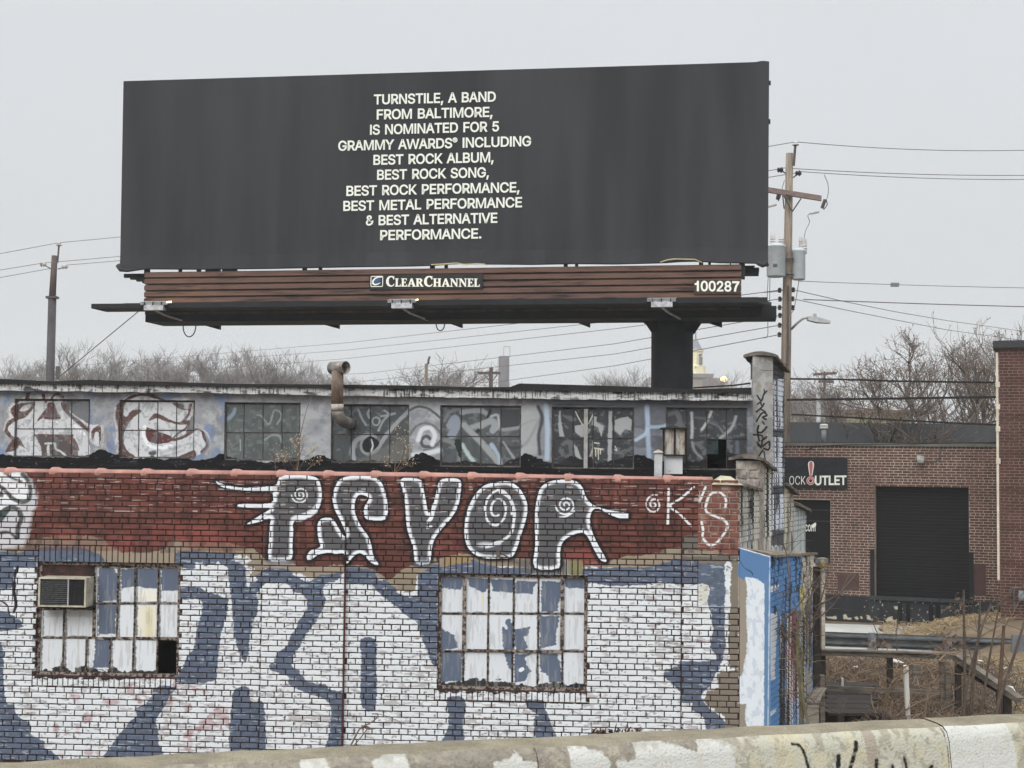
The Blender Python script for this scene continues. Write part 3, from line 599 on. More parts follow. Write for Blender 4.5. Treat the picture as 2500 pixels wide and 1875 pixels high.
B.stroke(PT(c1, [(620, 480), (700, 550)]), 8, (232, 234, 236), soft=3)
# second letter
B.poly(PT(c1, [(1000, 740), (990, 480), (975, 400), (1000, 300), (1080, 230), (1180, 205), (1300, 230), (1400, 280), (1560, 250), (1620, 310), (1590, 440), (1560, 560), (1680, 500), (1740, 640), (1690, 720), (1600, 740), (1350, 755), (1100, 755)]), GW, rough=2)
bp_([(975, 330), (1010, 282), (1052, 272), (1032, 330), (1038, 400), (1110, 348), (1188, 350), (1125, 400), (1082, 450), (1042, 520), (1030, 600), (1052, 680), (1135, 752), (1010, 752), (1000, 640), (992, 480), (975, 420)]); bp_([(1030, 372), (1060, 362), (1075, 385), (1055, 402), (1035, 395)], GW)
bp_([(1040, 272), (1110, 222), (1200, 208), (1310, 222), (1405, 272), (1340, 264), (1250, 234), (1180, 228), (1110, 252)])
bp_([(1440, 288), (1490, 290), (1540, 300), (1545, 328), (1572, 338), (1590, 300), (1612, 300), (1592, 380), (1562, 435), (1588, 432), (1580, 462), (1530, 472), (1480, 466), (1380, 442), (1320, 416), (1240, 440), (1290, 380), (1340, 385), (1420, 430), (1500, 452), (1540, 426), (1578, 352), (1520, 345)])
B.poly(PT(c1, [(1205, 500), (1235, 495), (1300, 520), (1420, 560), (1440, 580), (1410, 625), (1300, 632), (1230, 600)]), (90, 54, 52), rough=1.4)
B.stroke(PT(c1, [(1436, 602), (1500, 540), (1560, 500), (1584, 455)]), 5, BR, rough=1.4); B.stroke(PT(c1, [(1460, 602), (1560, 565), (1650, 514), (1700, 520), (1722, 580), (1745, 650), (1700, 702)]), 7, BR, rough=1.5); bp_([(1488, 755), (1560, 715), (1642, 690), (1642, 757)])
B.stroke(PT(c1, [(1210, 490), (1200, 560), (1240, 640), (1330, 670), (1430, 650)]), 9, (236, 238, 240), soft=3)
B.poly(PT(c1, [(1240, 710), (1290, 690), (1310, 715), (1270, 735)]), (80, 82, 84), rough=2, soft=3)
for a, b in ((1420, 690), (1450, 720), (1500, 660)): B.stroke(PT(c1, [(a - 80, b + 20), (a, b), (a + 90, b - 30)]), 5, (168, 172, 174), soft=5, alpha=.7)
for L in ([(975, 330), (960, 400), (985, 520), (975, 640)], [(30, 520), (55, 440), (100, 400), (60, 350), (110, 290)], [(860, 480), (872, 560), (860, 660)], [(1660, 495), (1740, 540), (1775, 640), (1740, 720)], [(1440, 262), (1560, 245), (1625, 290), (1605, 400)]): B.stroke(PT(c1, L), 3.5, (206, 200, 196), rough=1.2, soft=3, alpha=.8)
B.blend(np.clip((B.n(5, 7, 41, 2) - .66) * 8, 0, .55) * (B.px < 560), (140, 142, 144)); B.blend(np.clip((B.n(22, 12, 42, 3) - .58) * 5, 0, .4) * (B.px < 560), (118, 120, 124))
# third window scrawl
B.stroke(PT(c2, [(430, 390), (470, 400), (530, 470), (560, 400), (580, 350), (620, 360), (640, 400), (600, 470)]), 4, (140, 146, 142), soft=3)
B.stroke(PT(c2, [(500, 600), (560, 560), (620, 570), (640, 620)]), 5, (140, 146, 140), soft=4); B.stroke(PT(c2, [(290, 600), (292, 690)]), 3, (150, 154, 152))
B.stroke(PT(c2, [(190, 420), (230, 380), (245, 340)]), 9, (140, 158, 172), soft=3, alpha=.8)
# fourth: eye curve
LG = (176, 180, 183)
B.stroke(PT(c2, [(1740, 340), (1650, 420), (1570, 510), (1500, 600), (1440, 690), (1380, 720), (1330, 690), (1320, 620), (1360, 575), (1430, 580)]), 10, (150, 154, 158), soft=3, rough=1.2)
B.stroke(PT(c2, [(1250, 780), (1240, 690), (1270, 610), (1340, 570), (1400, 565)]), 12, (160, 164, 168), soft=4)
B.poly(PT(c2, [(1320, 640), (1350, 590), (1400, 570), (1470, 630), (1400, 700), (1345, 700)]), (24, 24, 28), rough=1)
B.poly(PT(c2, [(1420, 700), (1560, 640), (1720, 570), (1722, 790), (1300, 790)]), (112, 112, 108), rough=4, soft=8, alpha=.6)
B.stroke(PT(c2, [(1400, 600), (1412, 650), (1395, 700)]), 4, (200, 204, 206))
for L in ([(1290, 345), (1320, 420), (1355, 475)], [(1385, 345), (1370, 380), (1385, 415)], [(1480, 400), (1540, 390), (1600, 375)], [(1510, 350), (1545, 385), (1500, 440), (1460, 520)]): B.stroke(PT(c2, L), 5, (150, 155, 156), soft=2.5)
spiral(B, *c2(1440, 445), 10, 11, 4, 1, (150, 155, 156), 0, .8)
# swirl between windows 4 and 5
for L, wd, c in (([(1730, 350), (1800, 320), (1880, 335), (1950, 380), (1990, 420)], 6, (92, 94, 98)), ([(1730, 560), (1780, 490), (1850, 460), (1930, 480), (1990, 540)], 6, (110, 112, 116)),
                 ([(1960, 640), (1900, 660), (1840, 650), (1830, 600), (1870, 570), (1900, 590)], 8, (86, 88, 92)), ([(1850, 690), (1930, 670), (1990, 600)], 5, (104, 106, 110))):
    B.stroke(PT(c2, L), wd, c, rough=1, soft=2)
B.stroke(PT(c2, [(1800, 600), (1830, 520), (1900, 500), (1940, 560), (1920, 640)]), 11, (208, 212, 216), soft=4); B.stroke(PT(c2, [(1760, 730), (1850, 720), (1980, 690)]), 12, (206, 210, 214), soft=5)
# fifth window
for L, wd, c in (([(290, 440), (330, 370), (400, 345), (430, 350)], 7, (120, 122, 124)), ([(440, 370), (560, 350), (640, 370), (660, 420), (600, 470), (500, 500)], 12, (150, 153, 156)), ([(480, 480), (540, 540), (600, 500), (660, 400), (680, 350)], 8, (30, 32, 38)),
                 ([(690, 400), (740, 390), (750, 480), (720, 520)], 6, (176, 180, 184)), ([(770, 510), (850, 510), (930, 490), (1080, 440)], 9, (140, 143, 146)), ([(780, 640), (860, 670), (940, 660), (1000, 610), (1050, 520), (1095, 430)], 8, (60, 62, 68)),
                 ([(940, 480), (1020, 440), (1090, 430)], 4, (90, 92, 96)), ([(340, 480), (380, 420), (390, 480), (350, 560)], 20, (138, 146, 158)), ([(460, 480), (540, 560), (620, 640), (720, 760), (760, 810)], 15, (150, 154, 154)), ([(290, 600), (350, 620), (410, 680), (420, 790)], 12, (120, 126, 124)),
                 ([(440, 640), (500, 740), (545, 795)], 10, (176, 190, 190)), ([(690, 640), (750, 740), (760, 810)], 10, (160, 176, 190)), ([(600, 480), (680, 440), (720, 470), (700, 520)], 16, (150, 156, 160)), ([(790, 620), (880, 760), (920, 820)], 5, (150, 152, 150))):
    B.stroke(PT(c3, L), wd, c, rough=1.5, soft=4)
B.poly(PT(c3, [(770, 340), (925, 345), (920, 480), (775, 500)]), (62, 64, 68), sm=False)
B.poly(PT(c3, [(380, 610), (430, 600), (430, 760), (390, 690)]), (30, 38, 38), rough=3)
# bare column of wall with spill
B.poly(PT(c3, [(950, 320), (1080, 330), (1100, 420), (1080, 560), (1080, 700), (960, 780), (945, 700)]), (168, 170, 170), rough=3, soft=6, alpha=.7)
B.stroke(PT(c3, [(1085, 320), (1120, 420), (1090, 560), (1100, 720)]), 8, (70, 72, 76), soft=5)
B.stroke(PT(c3, [(1150, 310), (1165, 500), (1160, 760)]), 12, (168, 182, 196), soft=5); B.stroke(PT(c3, [(1190, 300), (1300, 280), (1900, 300)]), 6, (140, 144, 150), soft=6, alpha=.7)
# sixth window white bits
for L in ([(1260, 360), (1275, 350), (1280, 470), (1305, 575), (1265, 570), (1255, 460)], [(1390, 480), (1460, 470), (1530, 510), (1500, 560), (1450, 580), (1400, 540)], [(1550, 400), (1580, 410), (1575, 450), (1640, 480), (1620, 570), (1590, 500), (1540, 470)],
          [(1680, 355), (1710, 358), (1705, 800), (1670, 800)], [(1730, 430), (1840, 400), (1880, 430), (1870, 520), (1820, 510), (1780, 560), (1730, 520)], [(1385, 640), (1410, 660), (1465, 790), (1400, 740)], [(1500, 790), (1545, 660), (1548, 700), (1520, 790)]):
    B.poly(PT(c3, L), (168, 170, 170), rough=1.5, soft=2, sm=False, alpha=.9)
for L in ([(1560, 625), (1600, 630)], [(1560, 670), (1630, 680)], [(1570, 680), (1572, 740)], [(1592, 680), (1594, 765)], [(1612, 680), (1610, 720)], [(1735, 655), (1750, 690), (1725, 680)], [(1550, 610), (1548, 800)], [(1400, 360), (1460, 470), (1510, 460), (1550, 380)]):
    B.stroke(PT(c3, L), 2.6, (205, 202, 186), rough=.4)
B.stroke(PT(c3, [(1290, 640), (1320, 620), (1350, 640), (1360, 720), (1320, 740)]), 8, (96, 98, 100), soft=5)
# wall to the last window
B.stroke(PT(c4, [(275, 590), (280, 700), (285, 860), (295, 1040)]), 11, (160, 176, 196), soft=5); B.stroke(PT(c4, [(290, 770), (400, 765), (440, 755)]), 8, (150, 168, 186), soft=4); B.stroke(PT(c4, [(180, 880), (260, 830), (280, 780)]), 8, (170, 184, 200), soft=4)
B.stroke(PT(c4, [(-20, 590), (200, 575), (450, 590), (700, 600), (1100, 590)]), 7, (110, 114, 120), soft=6, alpha=.6)
for L, wd, c in (([(655, 650), (660, 780), (655, 860)], 7, (168, 172, 176)), ([(820, 640), (790, 720), (740, 790)], 6, (186, 188, 186)), ([(660, 900), (680, 970), (740, 1030)], 6, (140, 144, 146)), ([(1030, 680), (990, 780), (900, 860)], 7, (150, 154, 158)), ([(960, 900), (990, 980), (970, 1060)], 8, (92, 94, 98)),
                 ([(780, 720), (880, 760), (930, 830)], 4, (110, 112, 116)), ([(1040, 900), (1045, 1030)], 9, (90, 94, 104)), ([(460, 660), (540, 650), (560, 760)], 10, (96, 98, 100)), ([(820, 1000), (850, 1060)], 10, (120, 122, 122)), ([(700, 690), (800, 700), (870, 740)], 5, (88, 90, 94))):
    B.stroke(PT(c4, L), wd, c, rough=1.5, soft=4)
# tar running up from the roof below
x = np.arange(-100, 1900, 6)
base_y = 1114 + (x + 100) * .012
tj = np.random.default_rng(4).normal(0, 1, len(x)); tj = np.convolve(tj, np.ones(5) / 5, 'same') * 10
humps = sum(a * np.exp(-((x - m) / s_) ** 2) for m, s_, a in ((250, 35, 22), (-10, 40, 6), (540, 25, 14), (780, 25, 14), (1030, 30, 22), (1290, 34, 22), (1560, 40, 26), (1400, 25, 22), (1440, 12, 18), (1750, 40, 22), (1655, 30, 14), (1800, 60, 20), (1500, 30, 10)))
top = [(float(a), float(b)) for a, b in zip(x, base_y + tj * .5 - humps)]
B.poly(top + [(1900, 1300), (-100, 1300)], (16, 16, 18), rough=3, sm=False)
B.blend(np.clip((B.n(4, 60, 12, 3) - .60) * 5, 0, .5) * (B.py > 1126), (48, 48, 50)); B.blend(np.clip((B.n(3, 9, 14, 2) - .80) * 9, 0, .4) * (B.py > 1112), (150, 150, 146))  # grey streaks put a sheen into the tar colour, then pale specks
band_paint = B.material('painted_render', rough=.85, bump=.3, bscale=70)
glass_paint = B.material('grimy_painted_glass', rough=.3, bump=.05, spec=.45)
# fascia: white with tar drips
u0, v1_ = FA.hit(-70, 915, SET - .12); u1, v0_ = FA.hit(1870, 990, SET - .12)
Fc = Canvas(FA, u0, u1, v0_, v1_, 190, (190, 192, 192), seed=15, w=SET - .12)
dr = vnoise(Fc.H, Fc.W, 60 / Fc.k, 2.4 / Fc.k, 77, 2); yy = (Fc.py - (935 + Fc.px * .014)) / 24
Fc.blend(np.clip((dr - .50 + (Fc.n(60, 150, 9, 2) - .5) * .6 - yy * .2) * 9, 0, .85), (40, 40, 42)); Fc.blend(np.clip((Fc.n(6, 16, 3, 3) - .6) * 8, 0, .7), (70, 58, 58))
Fc.blend(np.clip((Fc.n(10, 50, 4, 3) - .66) * 9, 0, .85), (28, 28, 30)); Fc.blend(np.clip((Fc.n(5, 12, 5, 2) - .62) * 8, 0, .7), (214, 216, 216))
fascia_paint = Fc.material('peeling_fascia_paint', rough=.8, bump=.5, bscale=50)
# ================================================================== the painted brick warehouse
M_mortar = mat('dark_mortar', (70, 46, 42), (44, 32, 31), scale=5, bump=.5, bscale=60)
M_lmortar = mat('pale_mortar', (170, 158, 146), (128, 116, 106), scale=6, bump=.5)
M_tar = mat('roof_tar', (34, 34, 36), (22, 22, 24), scale=4, bump=.5, rough=.7)
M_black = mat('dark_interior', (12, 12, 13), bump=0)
M_steel = mat('rusty_window_steel', (62, 48, 42), (36, 30, 28), scale=14, bump=.5, c3=(50, 40, 36))
M_steelw = mat('chipped_sash_paint', (150, 138, 128), (50, 38, 34), scale=22, bump=.5, thr=(.45, .56))
M_dsteel = mat('dark_window_steel', (112, 106, 102), (66, 61, 58), scale=14, bump=.4)
M_cop = mat('salmon_coping_clay', (176, 133, 120), (142, 106, 96), scale=5, bump=.3, c3=(162, 120, 109), rough=.8)
M_stone = mat('lichened_cap_stone', (184, 178, 150), (128, 124, 110), scale=5, bump=.6, c3=(160, 154, 134))
M_conc = mat('old_concrete', (156, 154, 150), (112, 110, 106), scale=4, bump=.5, c3=(138, 136, 132))
M_cap = mat('weathered_clay_cap', (124, 116, 108), (70, 64, 60), scale=7, bump=.8, c3=(100, 92, 86))
base = FA.pt(0, 0, 0); base.z = GZ
FM = FA.M.copy(); FM.translation = base
WH_ = thing('brick_warehouse', 'graffiti covered brick warehouse with whitewashed lower wall under the billboard', 'warehouse', M=FM)
zb = GZ - base.z + (GZ - FA.O.z)          # ground height in facade coordinates
UL, UR = fu(-150), fu(1805, 1500)
Vtop = fv(900, 1166)                      # underside of the coping
v_hdr = FA.hit(1525, 1542)[1]; HOFF = int(round((v_hdr - .0338) / .0677))
def rect(f, a, c, b, d):                  # crop rectangle -> (u0,u1,v0,v1)
    ua, va = FA.hit(*f(a, (c + d) / 2)); ub, _ = FA.hit(*f(b, (c + d) / 2))
    _, vt = FA.hit(*f((a + b) / 2, c)); _, vb = FA.hit(*f((a + b) / 2, d)); return ua, ub, vb, vt
W1 = rect(c5, 258, 222, 1262, 1010); W2 = rect(c7, 84, 302, 1133, 1108)
def course(v): return round(v / .0677) * .0677
L1 = (rect(c5, 275, 95, 1275, 210)[0], rect(c5, 275, 95, 1275, 210)[1]); L2 = (rect(c7, 92, 170, 1100, 290)[0], rect(c7, 92, 170, 1112, 290)[1])
h1 = course(W1[3]); h2 = course(W2[3]); s1 = course(W1[2]); s2 = course(W2[2])
W1 = (W1[0], W1[1], s1, h1); W2 = (W2[0], W2[1], s2, h2)
lint1 = (L1[0], L1[1], h1, h1 + .0677 * 3); lint2 = (L2[0], L2[1], h2, h2 + .0677 * 3)
sill1 = (W1[0] - .03, W1[1] - .02, s1 - .0677 * 2, s1); sill2 = (W2[0] - .03, W2[1] + .0, s2 - .0677 * 2, s2)
stucco = (fu(c8(415, 0)[0], 1430), UR, FA.hit(*c8(500, 520))[1], FA.hit(*c8(500, 180))[1])
stucco = (stucco[0], stucco[1], course(stucco[2]), course(stucco[3]))
pier_u = fu(c8(415, 0)[0], 1300); pier_v = course(FA.hit(*c8(500, 115))[1])
uA = fu(638, 1600); uB = fu(840, 1600); uC = fu(1663, 1600)
vc0 = course(FA.hit(1100, 1330)[1])       # corbelled courses step the upper wall out
def proud(u, v):
    up = 0.045
    if (uA < u < uB) or u > uC: return up
    k = math.floor((v - vc0) / .0677)
    if k < 0: return 0.012
    return min(up, .012 + .008 * k)
vbot = fv(900, 1900)
HL = [W1, W2, lint1, lint2, sill1, sill2, stucco]
br = lay(UL, UR, vc0 + .0677 * 5, Vtop, header_off=HOFF, holes=HL, seed=11)
for a, b in ((UL, uA), (uA, uB), (uB, uC), (uC, UR)): br += lay(a, b, zb, vc0 + .0677 * 5, header_off=HOFF, holes=HL, seed=12)
br += [((a + b) / 2, (lint[2] + lint[3]) / 2, (b - a) - .012, .0677 * 3 - .014) for lint in (lint1, lint2) for a, b in [(lint[0] + (lint[1] - lint[0]) * i / round((lint[1] - lint[0]) / .0695), lint[0] + (lint[1] - lint[0]) * (i + 1) / round((lint[1] - lint[0]) / .0695)) for i in range(round((lint[1] - lint[0]) / .0695))]]
br += [((a + b) / 2, (lint[2] + lint[3]) / 2, (b - a) - .012, .0677 * 2 - .03) for lint in (sill1, sill2) for n in [round((lint[1] - lint[0]) / .063)] for a, b in [(lint[0] + (lint[1] - lint[0]) * i / n, lint[0] + (lint[1] - lint[0]) * (i + 1) / n) for i in range(n)]]
brick_wall(WH_, FA, [b for b in br if b[1] > zb + .3], facade_paint, proud, 300, score=lambda x, y: y < 1845 - x * .045 and x > 5)
# the wall body behind the bricks: recessed mortar face with the window openings cut through
def holed(fr, u0, u1, v0, v1, w, holes, mb):
    us = sorted({u0, u1, *[h[0] for h in holes], *[h[1] for h in holes]}); vs_ = sorted({v0, v1, *[h[2] for h in holes], *[h[3] for h in holes]})
    for i in range(len(us) - 1):
        for j in range(len(vs_) - 1):
            a, b, c, d = us[i], us[i + 1], vs_[j], vs_[j + 1]
            if any(h[0] <= (a + b) / 2 <= h[1] and h[2] <= (c + d) / 2 <= h[3] for h in holes): continue
            mb.add([fr.pt(a, w, c), fr.pt(b, w, c), fr.pt(b, w, d), fr.pt(a, w, d)], [(0, 1, 2, 3)])
    for a, b, c, d in holes:              # reveals
        q = [fr.pt(a, w, c), fr.pt(b, w, c), fr.pt(b, w, d), fr.pt(a, w, d)]; r = [fr.pt(a, w + .3, c), fr.pt(b, w + .3, c), fr.pt(b, w + .3, d), fr.pt(a, w + .3, d)]
        mb.add(q + r, [(0, 1, 5, 4), (1, 2, 6, 5), (2, 3, 7, 6), (3, 0, 4, 7)])
    return mb
mb = MB(); holed(FA, UL, UR - .3, zb, Vtop, .004, [W1, W2], mb)
# mortar between the proud courses sits forward with them
def slab(u0, u1, v0, v1, w): mb.box(FA, u0, u1, w, .02, v0, v1)
segs = [(UL, uA), (uA, uB), (uB, uC), (uC, pier_u)]
vupper = vc0 + .0677 * 5
holesM = [W1, W2]
for (a, b), pr in zip(segs, (0, 1, 0, 1)):
    lo = zb if pr else vupper
    mb.box(FA, a, b, -.036, .003, max(lo, vupper if not pr else zb), Vtop)
for k in range(1, 5):
    for a, b in ((UL, uA), (uB, uC)): mb.box(FA, a, b, -.004 - .008 * k, .003, vc0 + k * .0677, vc0 + (k + 1) * .0677 - .001)
mb.box(FA, pier_u, UR - .002, -.036, .003, zb, pier_v)
mb.build('wall', mortar_paint, WH_)
MB().box(FA, pier_u, UR - .002, -.037, .003, pier_v + .001, Vtop).build('pier', M_lmortar, WH_, label='bare red brick pier head with pale mortar')
mb = MB().box(FA, stucco[0] + .002, stucco[1] - .002, -.05, -.0365, stucco[2] + .004, stucco[3] - .004); mb.build('render_patch', facade_paint, WH_, label='smooth patch of render over the bricks')
# expansion joint pipe
mb = MB().tube([FA.pt(uB + .012, -.055, zb), FA.pt(uB + .008, -.05, FA.hit(840, 1385)[1])], .011, 5); mb.build('joint_strip', mat('red_rust', (92, 46, 40), (60, 32, 30), scale=20), WH_)
# building mass: back wall, sides, roofs
vroof = fv(900, 1160) - .15
mb = MB().box(FA, UL, UR - .3, 7.9, 8.0, zb, fv(900, 945, SET) + .05); mb.box(FA, UL, UL + .1, .05, 7.9, zb, Vtop); mb.build('rear_wall', M_mortar, WH_)
mb = MB().box(FA, UL + .1, UR - .3, .3, SET - .02, vroof - .05, vroof); mb.build('lower_roof', M_tar, WH_)
# coping tiles
cx = [c1(x, 0)[0] for x in (-360, 35, 415, 800, 1185, 1570, 1945)] + [c2(x, 0)[0] for x in (600, 995, 1395, 1805)] + [c3(x, 0)[0] for x in (485, 890, 1300, 1720)] + [c4(410, 0)[0], c4(830, 0)[0]]
def cop_v(px): return fv(px, np.interp(px, [0, 610, 1000, 1620, 1737], [1148, 1154, 1158, 1168, 1170]), -.1)
for i in range(len(cx) - 1):
    a, b = fu(cx[i], 1150), fu(cx[i + 1], 1155); va, vb_ = cop_v(cx[i]), cop_v(cx[i + 1]); r = .055
    g = random.Random(i); dz = g.uniform(-.004, .004)
    prof = [(math.cos(t), math.sin(t)) for t in np.linspace(-.5, math.pi + .5, 12)]
    vs = []; L = b - a
    for s_, rr in ((0, r * 1.02), (.02, r * 1.28), (.08, r * 1.28), (.13, r * .98), (.5, r * .97), (1.0, r * .95)):
        u = a + (s_ if s_ <= .13 else .13 + (L - .13) * (s_ - .13) / .87); v = va + (vb_ - va) * (u - a) / L + dz
        for c_, s2_ in prof: vs.append(FA.pt(u, .08 - c_ * rr * 1.9, v - .03 + s2_ * rr * 1.0))
    n = len(prof); fs = [(j * n + k, j * n + k + 1, (j + 1) * n + k + 1, (j + 1) * n + k) for j in range(5) for k in range(n - 1)]
    fs += [tuple(range(n)), tuple(5 * n + k for k in range(n))]
    MB().add(vs, fs).build('coping_tile', M_cop, WH_, smooth=True)
MB().box(FA, UL, pier_u + .05, -.03, .28, Vtop - .02, Vtop + .02).build('coping_bed', M_mortar, WH_)
sc0, sc1 = fu(c4(815, 0)[0], 1170), fu(c4(1090, 0)[0], 1175); sv0 = fv(*c4(950, 1258), -.06); sv1 = fv(*c4(950, 1180), -.06)
mb = MB(); mb.add([FA.pt(u, w, v) for u, w, v in ((sc0, -.09, sv0), (sc1, -.09, sv0), (sc1, .5, sv0), (sc0, .5, sv0), (sc0 + .005, -.09, sv1 - .1), (sc1 - .005, -.09, sv1 - .11), (sc1 - .005, .5, sv1 - .11), (sc0 + .005, .5, sv1 - .1), (sc0 + .12, .12, sv1), (sc1 - .14, .12, sv1 - .01))],
    [(0, 3, 2, 1), (0, 1, 5, 4), (1, 2, 6, 5), (2, 3, 7, 6), (3, 0, 4, 7), (4, 5, 9, 8), (5, 6, 9), (6, 7, 8, 9), (7, 4, 8)]); mb.build('cap_stone', M_stone, WH_)
# steel windows in the street face
def steel_window(frame_rect, w, cells, fmat, pmat, label=None, bar=.022, t=.035):
    a, b, c, d = frame_rect; mb = MB()
    for q in ((a, a + t, c, d), (b - t, b, c, d), (a + t, b - t, d - t, d), (a + t, b - t, c, c + t)): mb.box(FA, q[0], q[1], w - .02, w + .03, q[2], q[3])
    win = mb.build('window', fmat, WH_)
    if label: win['label'] = label
    bars = set(); mb = MB()
    for (x0, x1, y0, y1, ok) in cells:
        for q in ((x0 - bar / 2, x0 + bar / 2, y0, y1), (x1 - bar / 2, x1 + bar / 2, y0, y1)): mb.box(FA, q[0], q[1], w - .006, w + .012, q[2], q[3])
        for q in ((x0 + bar / 2 + .001, x1 - bar / 2 - .001, y0 - bar / 2, y0 + bar / 2), (x0 + bar / 2 + .001, x1 - bar / 2 - .001, y1 - bar / 2, y1 + bar / 2)): mb.box(FA, q[0], q[1], w - .004, w + .010, q[2], q[3])
    mb.build('glazing_bars', fmat, win)
    for (x0, x1, y0, y1, ok) in cells:
        if ok:
            MB().box(FA, x0 + .006, x1 - .006, w + .002, w + .007, y0 + .006, y1 - .006).build('pane', pmat, win)
    return win
def cells_of(f, xs_rows, w):
    out = []
    for (ya, yb, xs) in xs_rows:
        for i in range(len(xs) - 1):
            x0, x1 = xs[i], xs[i + 1]; ok = True
            if isinstance(x1, tuple): x1, ok = x1[0], False
            if isinstance(x0, tuple): x0 = x0[0]
            u_a = FA.hit(*f(x0, (ya + yb) / 2), w)[0]; u_b = FA.hit(*f(x1, (ya + yb) / 2), w)[0]
            v_t = FA.hit(*f((x0 + x1) / 2, ya), w)[1]; v_b = FA.hit(*f((x0 + x1) / 2, yb), w)[1]
            out.append((u_a, u_b, v_b, v_t, ok))
    return out
ww = .06
cl = cells_of(c5, [(245, 500, [672, 832, 952, 1115, 1262]), (500, 752, [670, 825, 948, 1112, 1260]), (540, 742, [285, 450, 658]), (742, 1002, [275, 445, 607, 775, 938, 1107, (1252,)])], ww)
win1 = steel_window(W1, ww, cl, M_steelw, pane_paint, 'steel window with white and slate painted panes, one pane missing')
a_, b_ = FA.hit(*c5(280, 380), ww), FA.hit(*c5(660, 380), ww); t_ = FA.hit(*c5(450, 225), ww)[1]; q_ = FA.hit(*c5(450, 535), ww)[1]
MB().box(FA, a_[0], b_[0], ww - .005, ww + .02, q_, t_).build('filler_board', mat('rusty_board', (74, 50, 44), (30, 26, 25), scale=8, bump=.4), win1)
cl = cells_of(c7, [(305, 572, [95, 270, 442, 618, 792, 962, 1132]), (572, 838, [92, 265, 437, 616, 790, 962, 1130]), (838, 1100, [90, 262, 435, 608, 785, 960, 1126])], ww)
win2 = steel_window(W2, ww, cl, M_steelw, pane_paint, 'steel window of eighteen painted panes')
mb = MB()
for x, f, y0, y1 in ((270, c7, 300, 835), (960, c7, 300, 835)):
    u_ = FA.hit(*f(x, 600), ww)[0]; mb.box(FA, u_ - .022, u_ + .022, ww - .03, ww - .0125, FA.hit(*f(x, y1), ww)[1], FA.hit(*f(x, y0), ww)[1])
ub0, ub1 = FA.hit(*c7(265, 830), ww)[0], FA.hit(*c7(965, 830), ww)[0]; vb_ = FA.hit(*c7(600, 832), ww)[1]; mb.box(FA, ub0, ub1, ww - .03, ww - .0125, vb_ - .012, vb_ + .012)
mb.build('vent_sash', M_steelw, win2)
MB().box(FA, UL + .1, UR - .32, .9, .95, zb, vroof - .06).build('dark_room_sheet', M_black, WH_)  # black sheet, its colour stands in for the dark of the unlit room
# broken bracket over the second window
mb = MB().box(FA, *[FA.hit(*c7(500, 160))[0], FA.hit(*c7(525, 160))[0]], -.1, -.045, FA.hit(*c7(510, 175))[1], FA.hit(*c7(510, 125))[1])
mb.tube([FA.pt(*(lambda q: (q[0], -.09, q[1]))(FA.hit(*c7(502, 122)))), FA.pt(*(lambda q: (q[0], -.06, q[1]))(FA.hit(*c7(592, 178))))], .01, 5)
mb.build('bracket', mat('grey_iron', (110, 100, 92), (60, 54, 50), scale=20), WH_)
# ---- set-back band of windows
def bh(f, x, y, w=SET): return FA.hit(*f(x, y), w)
vband = fv(900, 958, SET); holesB = []
for (f, a, b, c, d) in wins:
    ua = bh(f, a, (c + d) / 2)[0]; ub = bh(f, b, (c + d) / 2)[0]; vt = bh(f, (a + b) / 2, c)[1]; vb2 = bh(f, (a + b) / 2, d)[1]; holesB.append((ua, ub, vb2, vt))
ubr = FA.hit(1838, 1050, SET)[0]
mb = MB(); holed(FA, UL, ubr, vroof, vband, SET, holesB, mb); mb.build('window_band_wall', band_paint, WH_)
colsB = [(130, 285, 445, 603, 750), (1015, 1170, 1330, 1490, 1635), (180, 330, 490, 650, 800), (1080, 1235, 1395, 1560, 1718), (270, 435, 600, 770, 932), (1215, 1380, 1550, 1722, 1888), (445, 610, 780, 945, 1112)]
rowB = [508, 520, 540, 555, 572, 590, 872]
for i, ((f, a, b, c, d), hb) in enumerate(zip(wins, holesB)):
    cl = cells_of(f, [(c + 14, rowB[i], list(colsB[i])), (rowB[i], d - 8, list(colsB[i]))], SET + .05)
    if i == 6: cl = [(p, q, r, s_, not (k == 6)) for k, (p, q, r, s_, ok) in enumerate(cl)]
    steel_window(hb, SET + .05, cl, M_dsteel, glass_paint, bar=.008, t=.014)
mb = MB().box(FA, UL, ubr, SET + .6, SET + .65, vroof, vband); mb.build('dark_room_sheet', M_black, WH_)  # black sheet coloured as the darkness behind the window band
# white board in the sixth window, pale panel coloured as daylight showing through the seventh
bu0, bu1 = bh(c3, 1470, 600, SET + .02)[0], bh(c3, 1503, 600, SET + .02)[0]
MB().box(FA, bu0, bu1, SET + .0, SET + .03, bh(c3, 1480, 840)[1], bh(c3, 1480, 340)[1]).build('board', mat('pale_board', (172, 170, 168), (140, 136, 132), scale=8), WH_)
g0, g1, gb, gt = bh(c4, 780, 940)[0], bh(c4, 905, 940)[0], bh(c4, 840, 995)[1], bh(c4, 840, 876)[1]
mb = MB().box(FA, g0, g1, SET + .56, SET + .59, gb, gt); mb.build('daylight_panel', mat('painted_daylight', (176, 206, 214), (120, 160, 176), scale=9, thr=(.4, .5), bump=0, rough=.2), WH_)
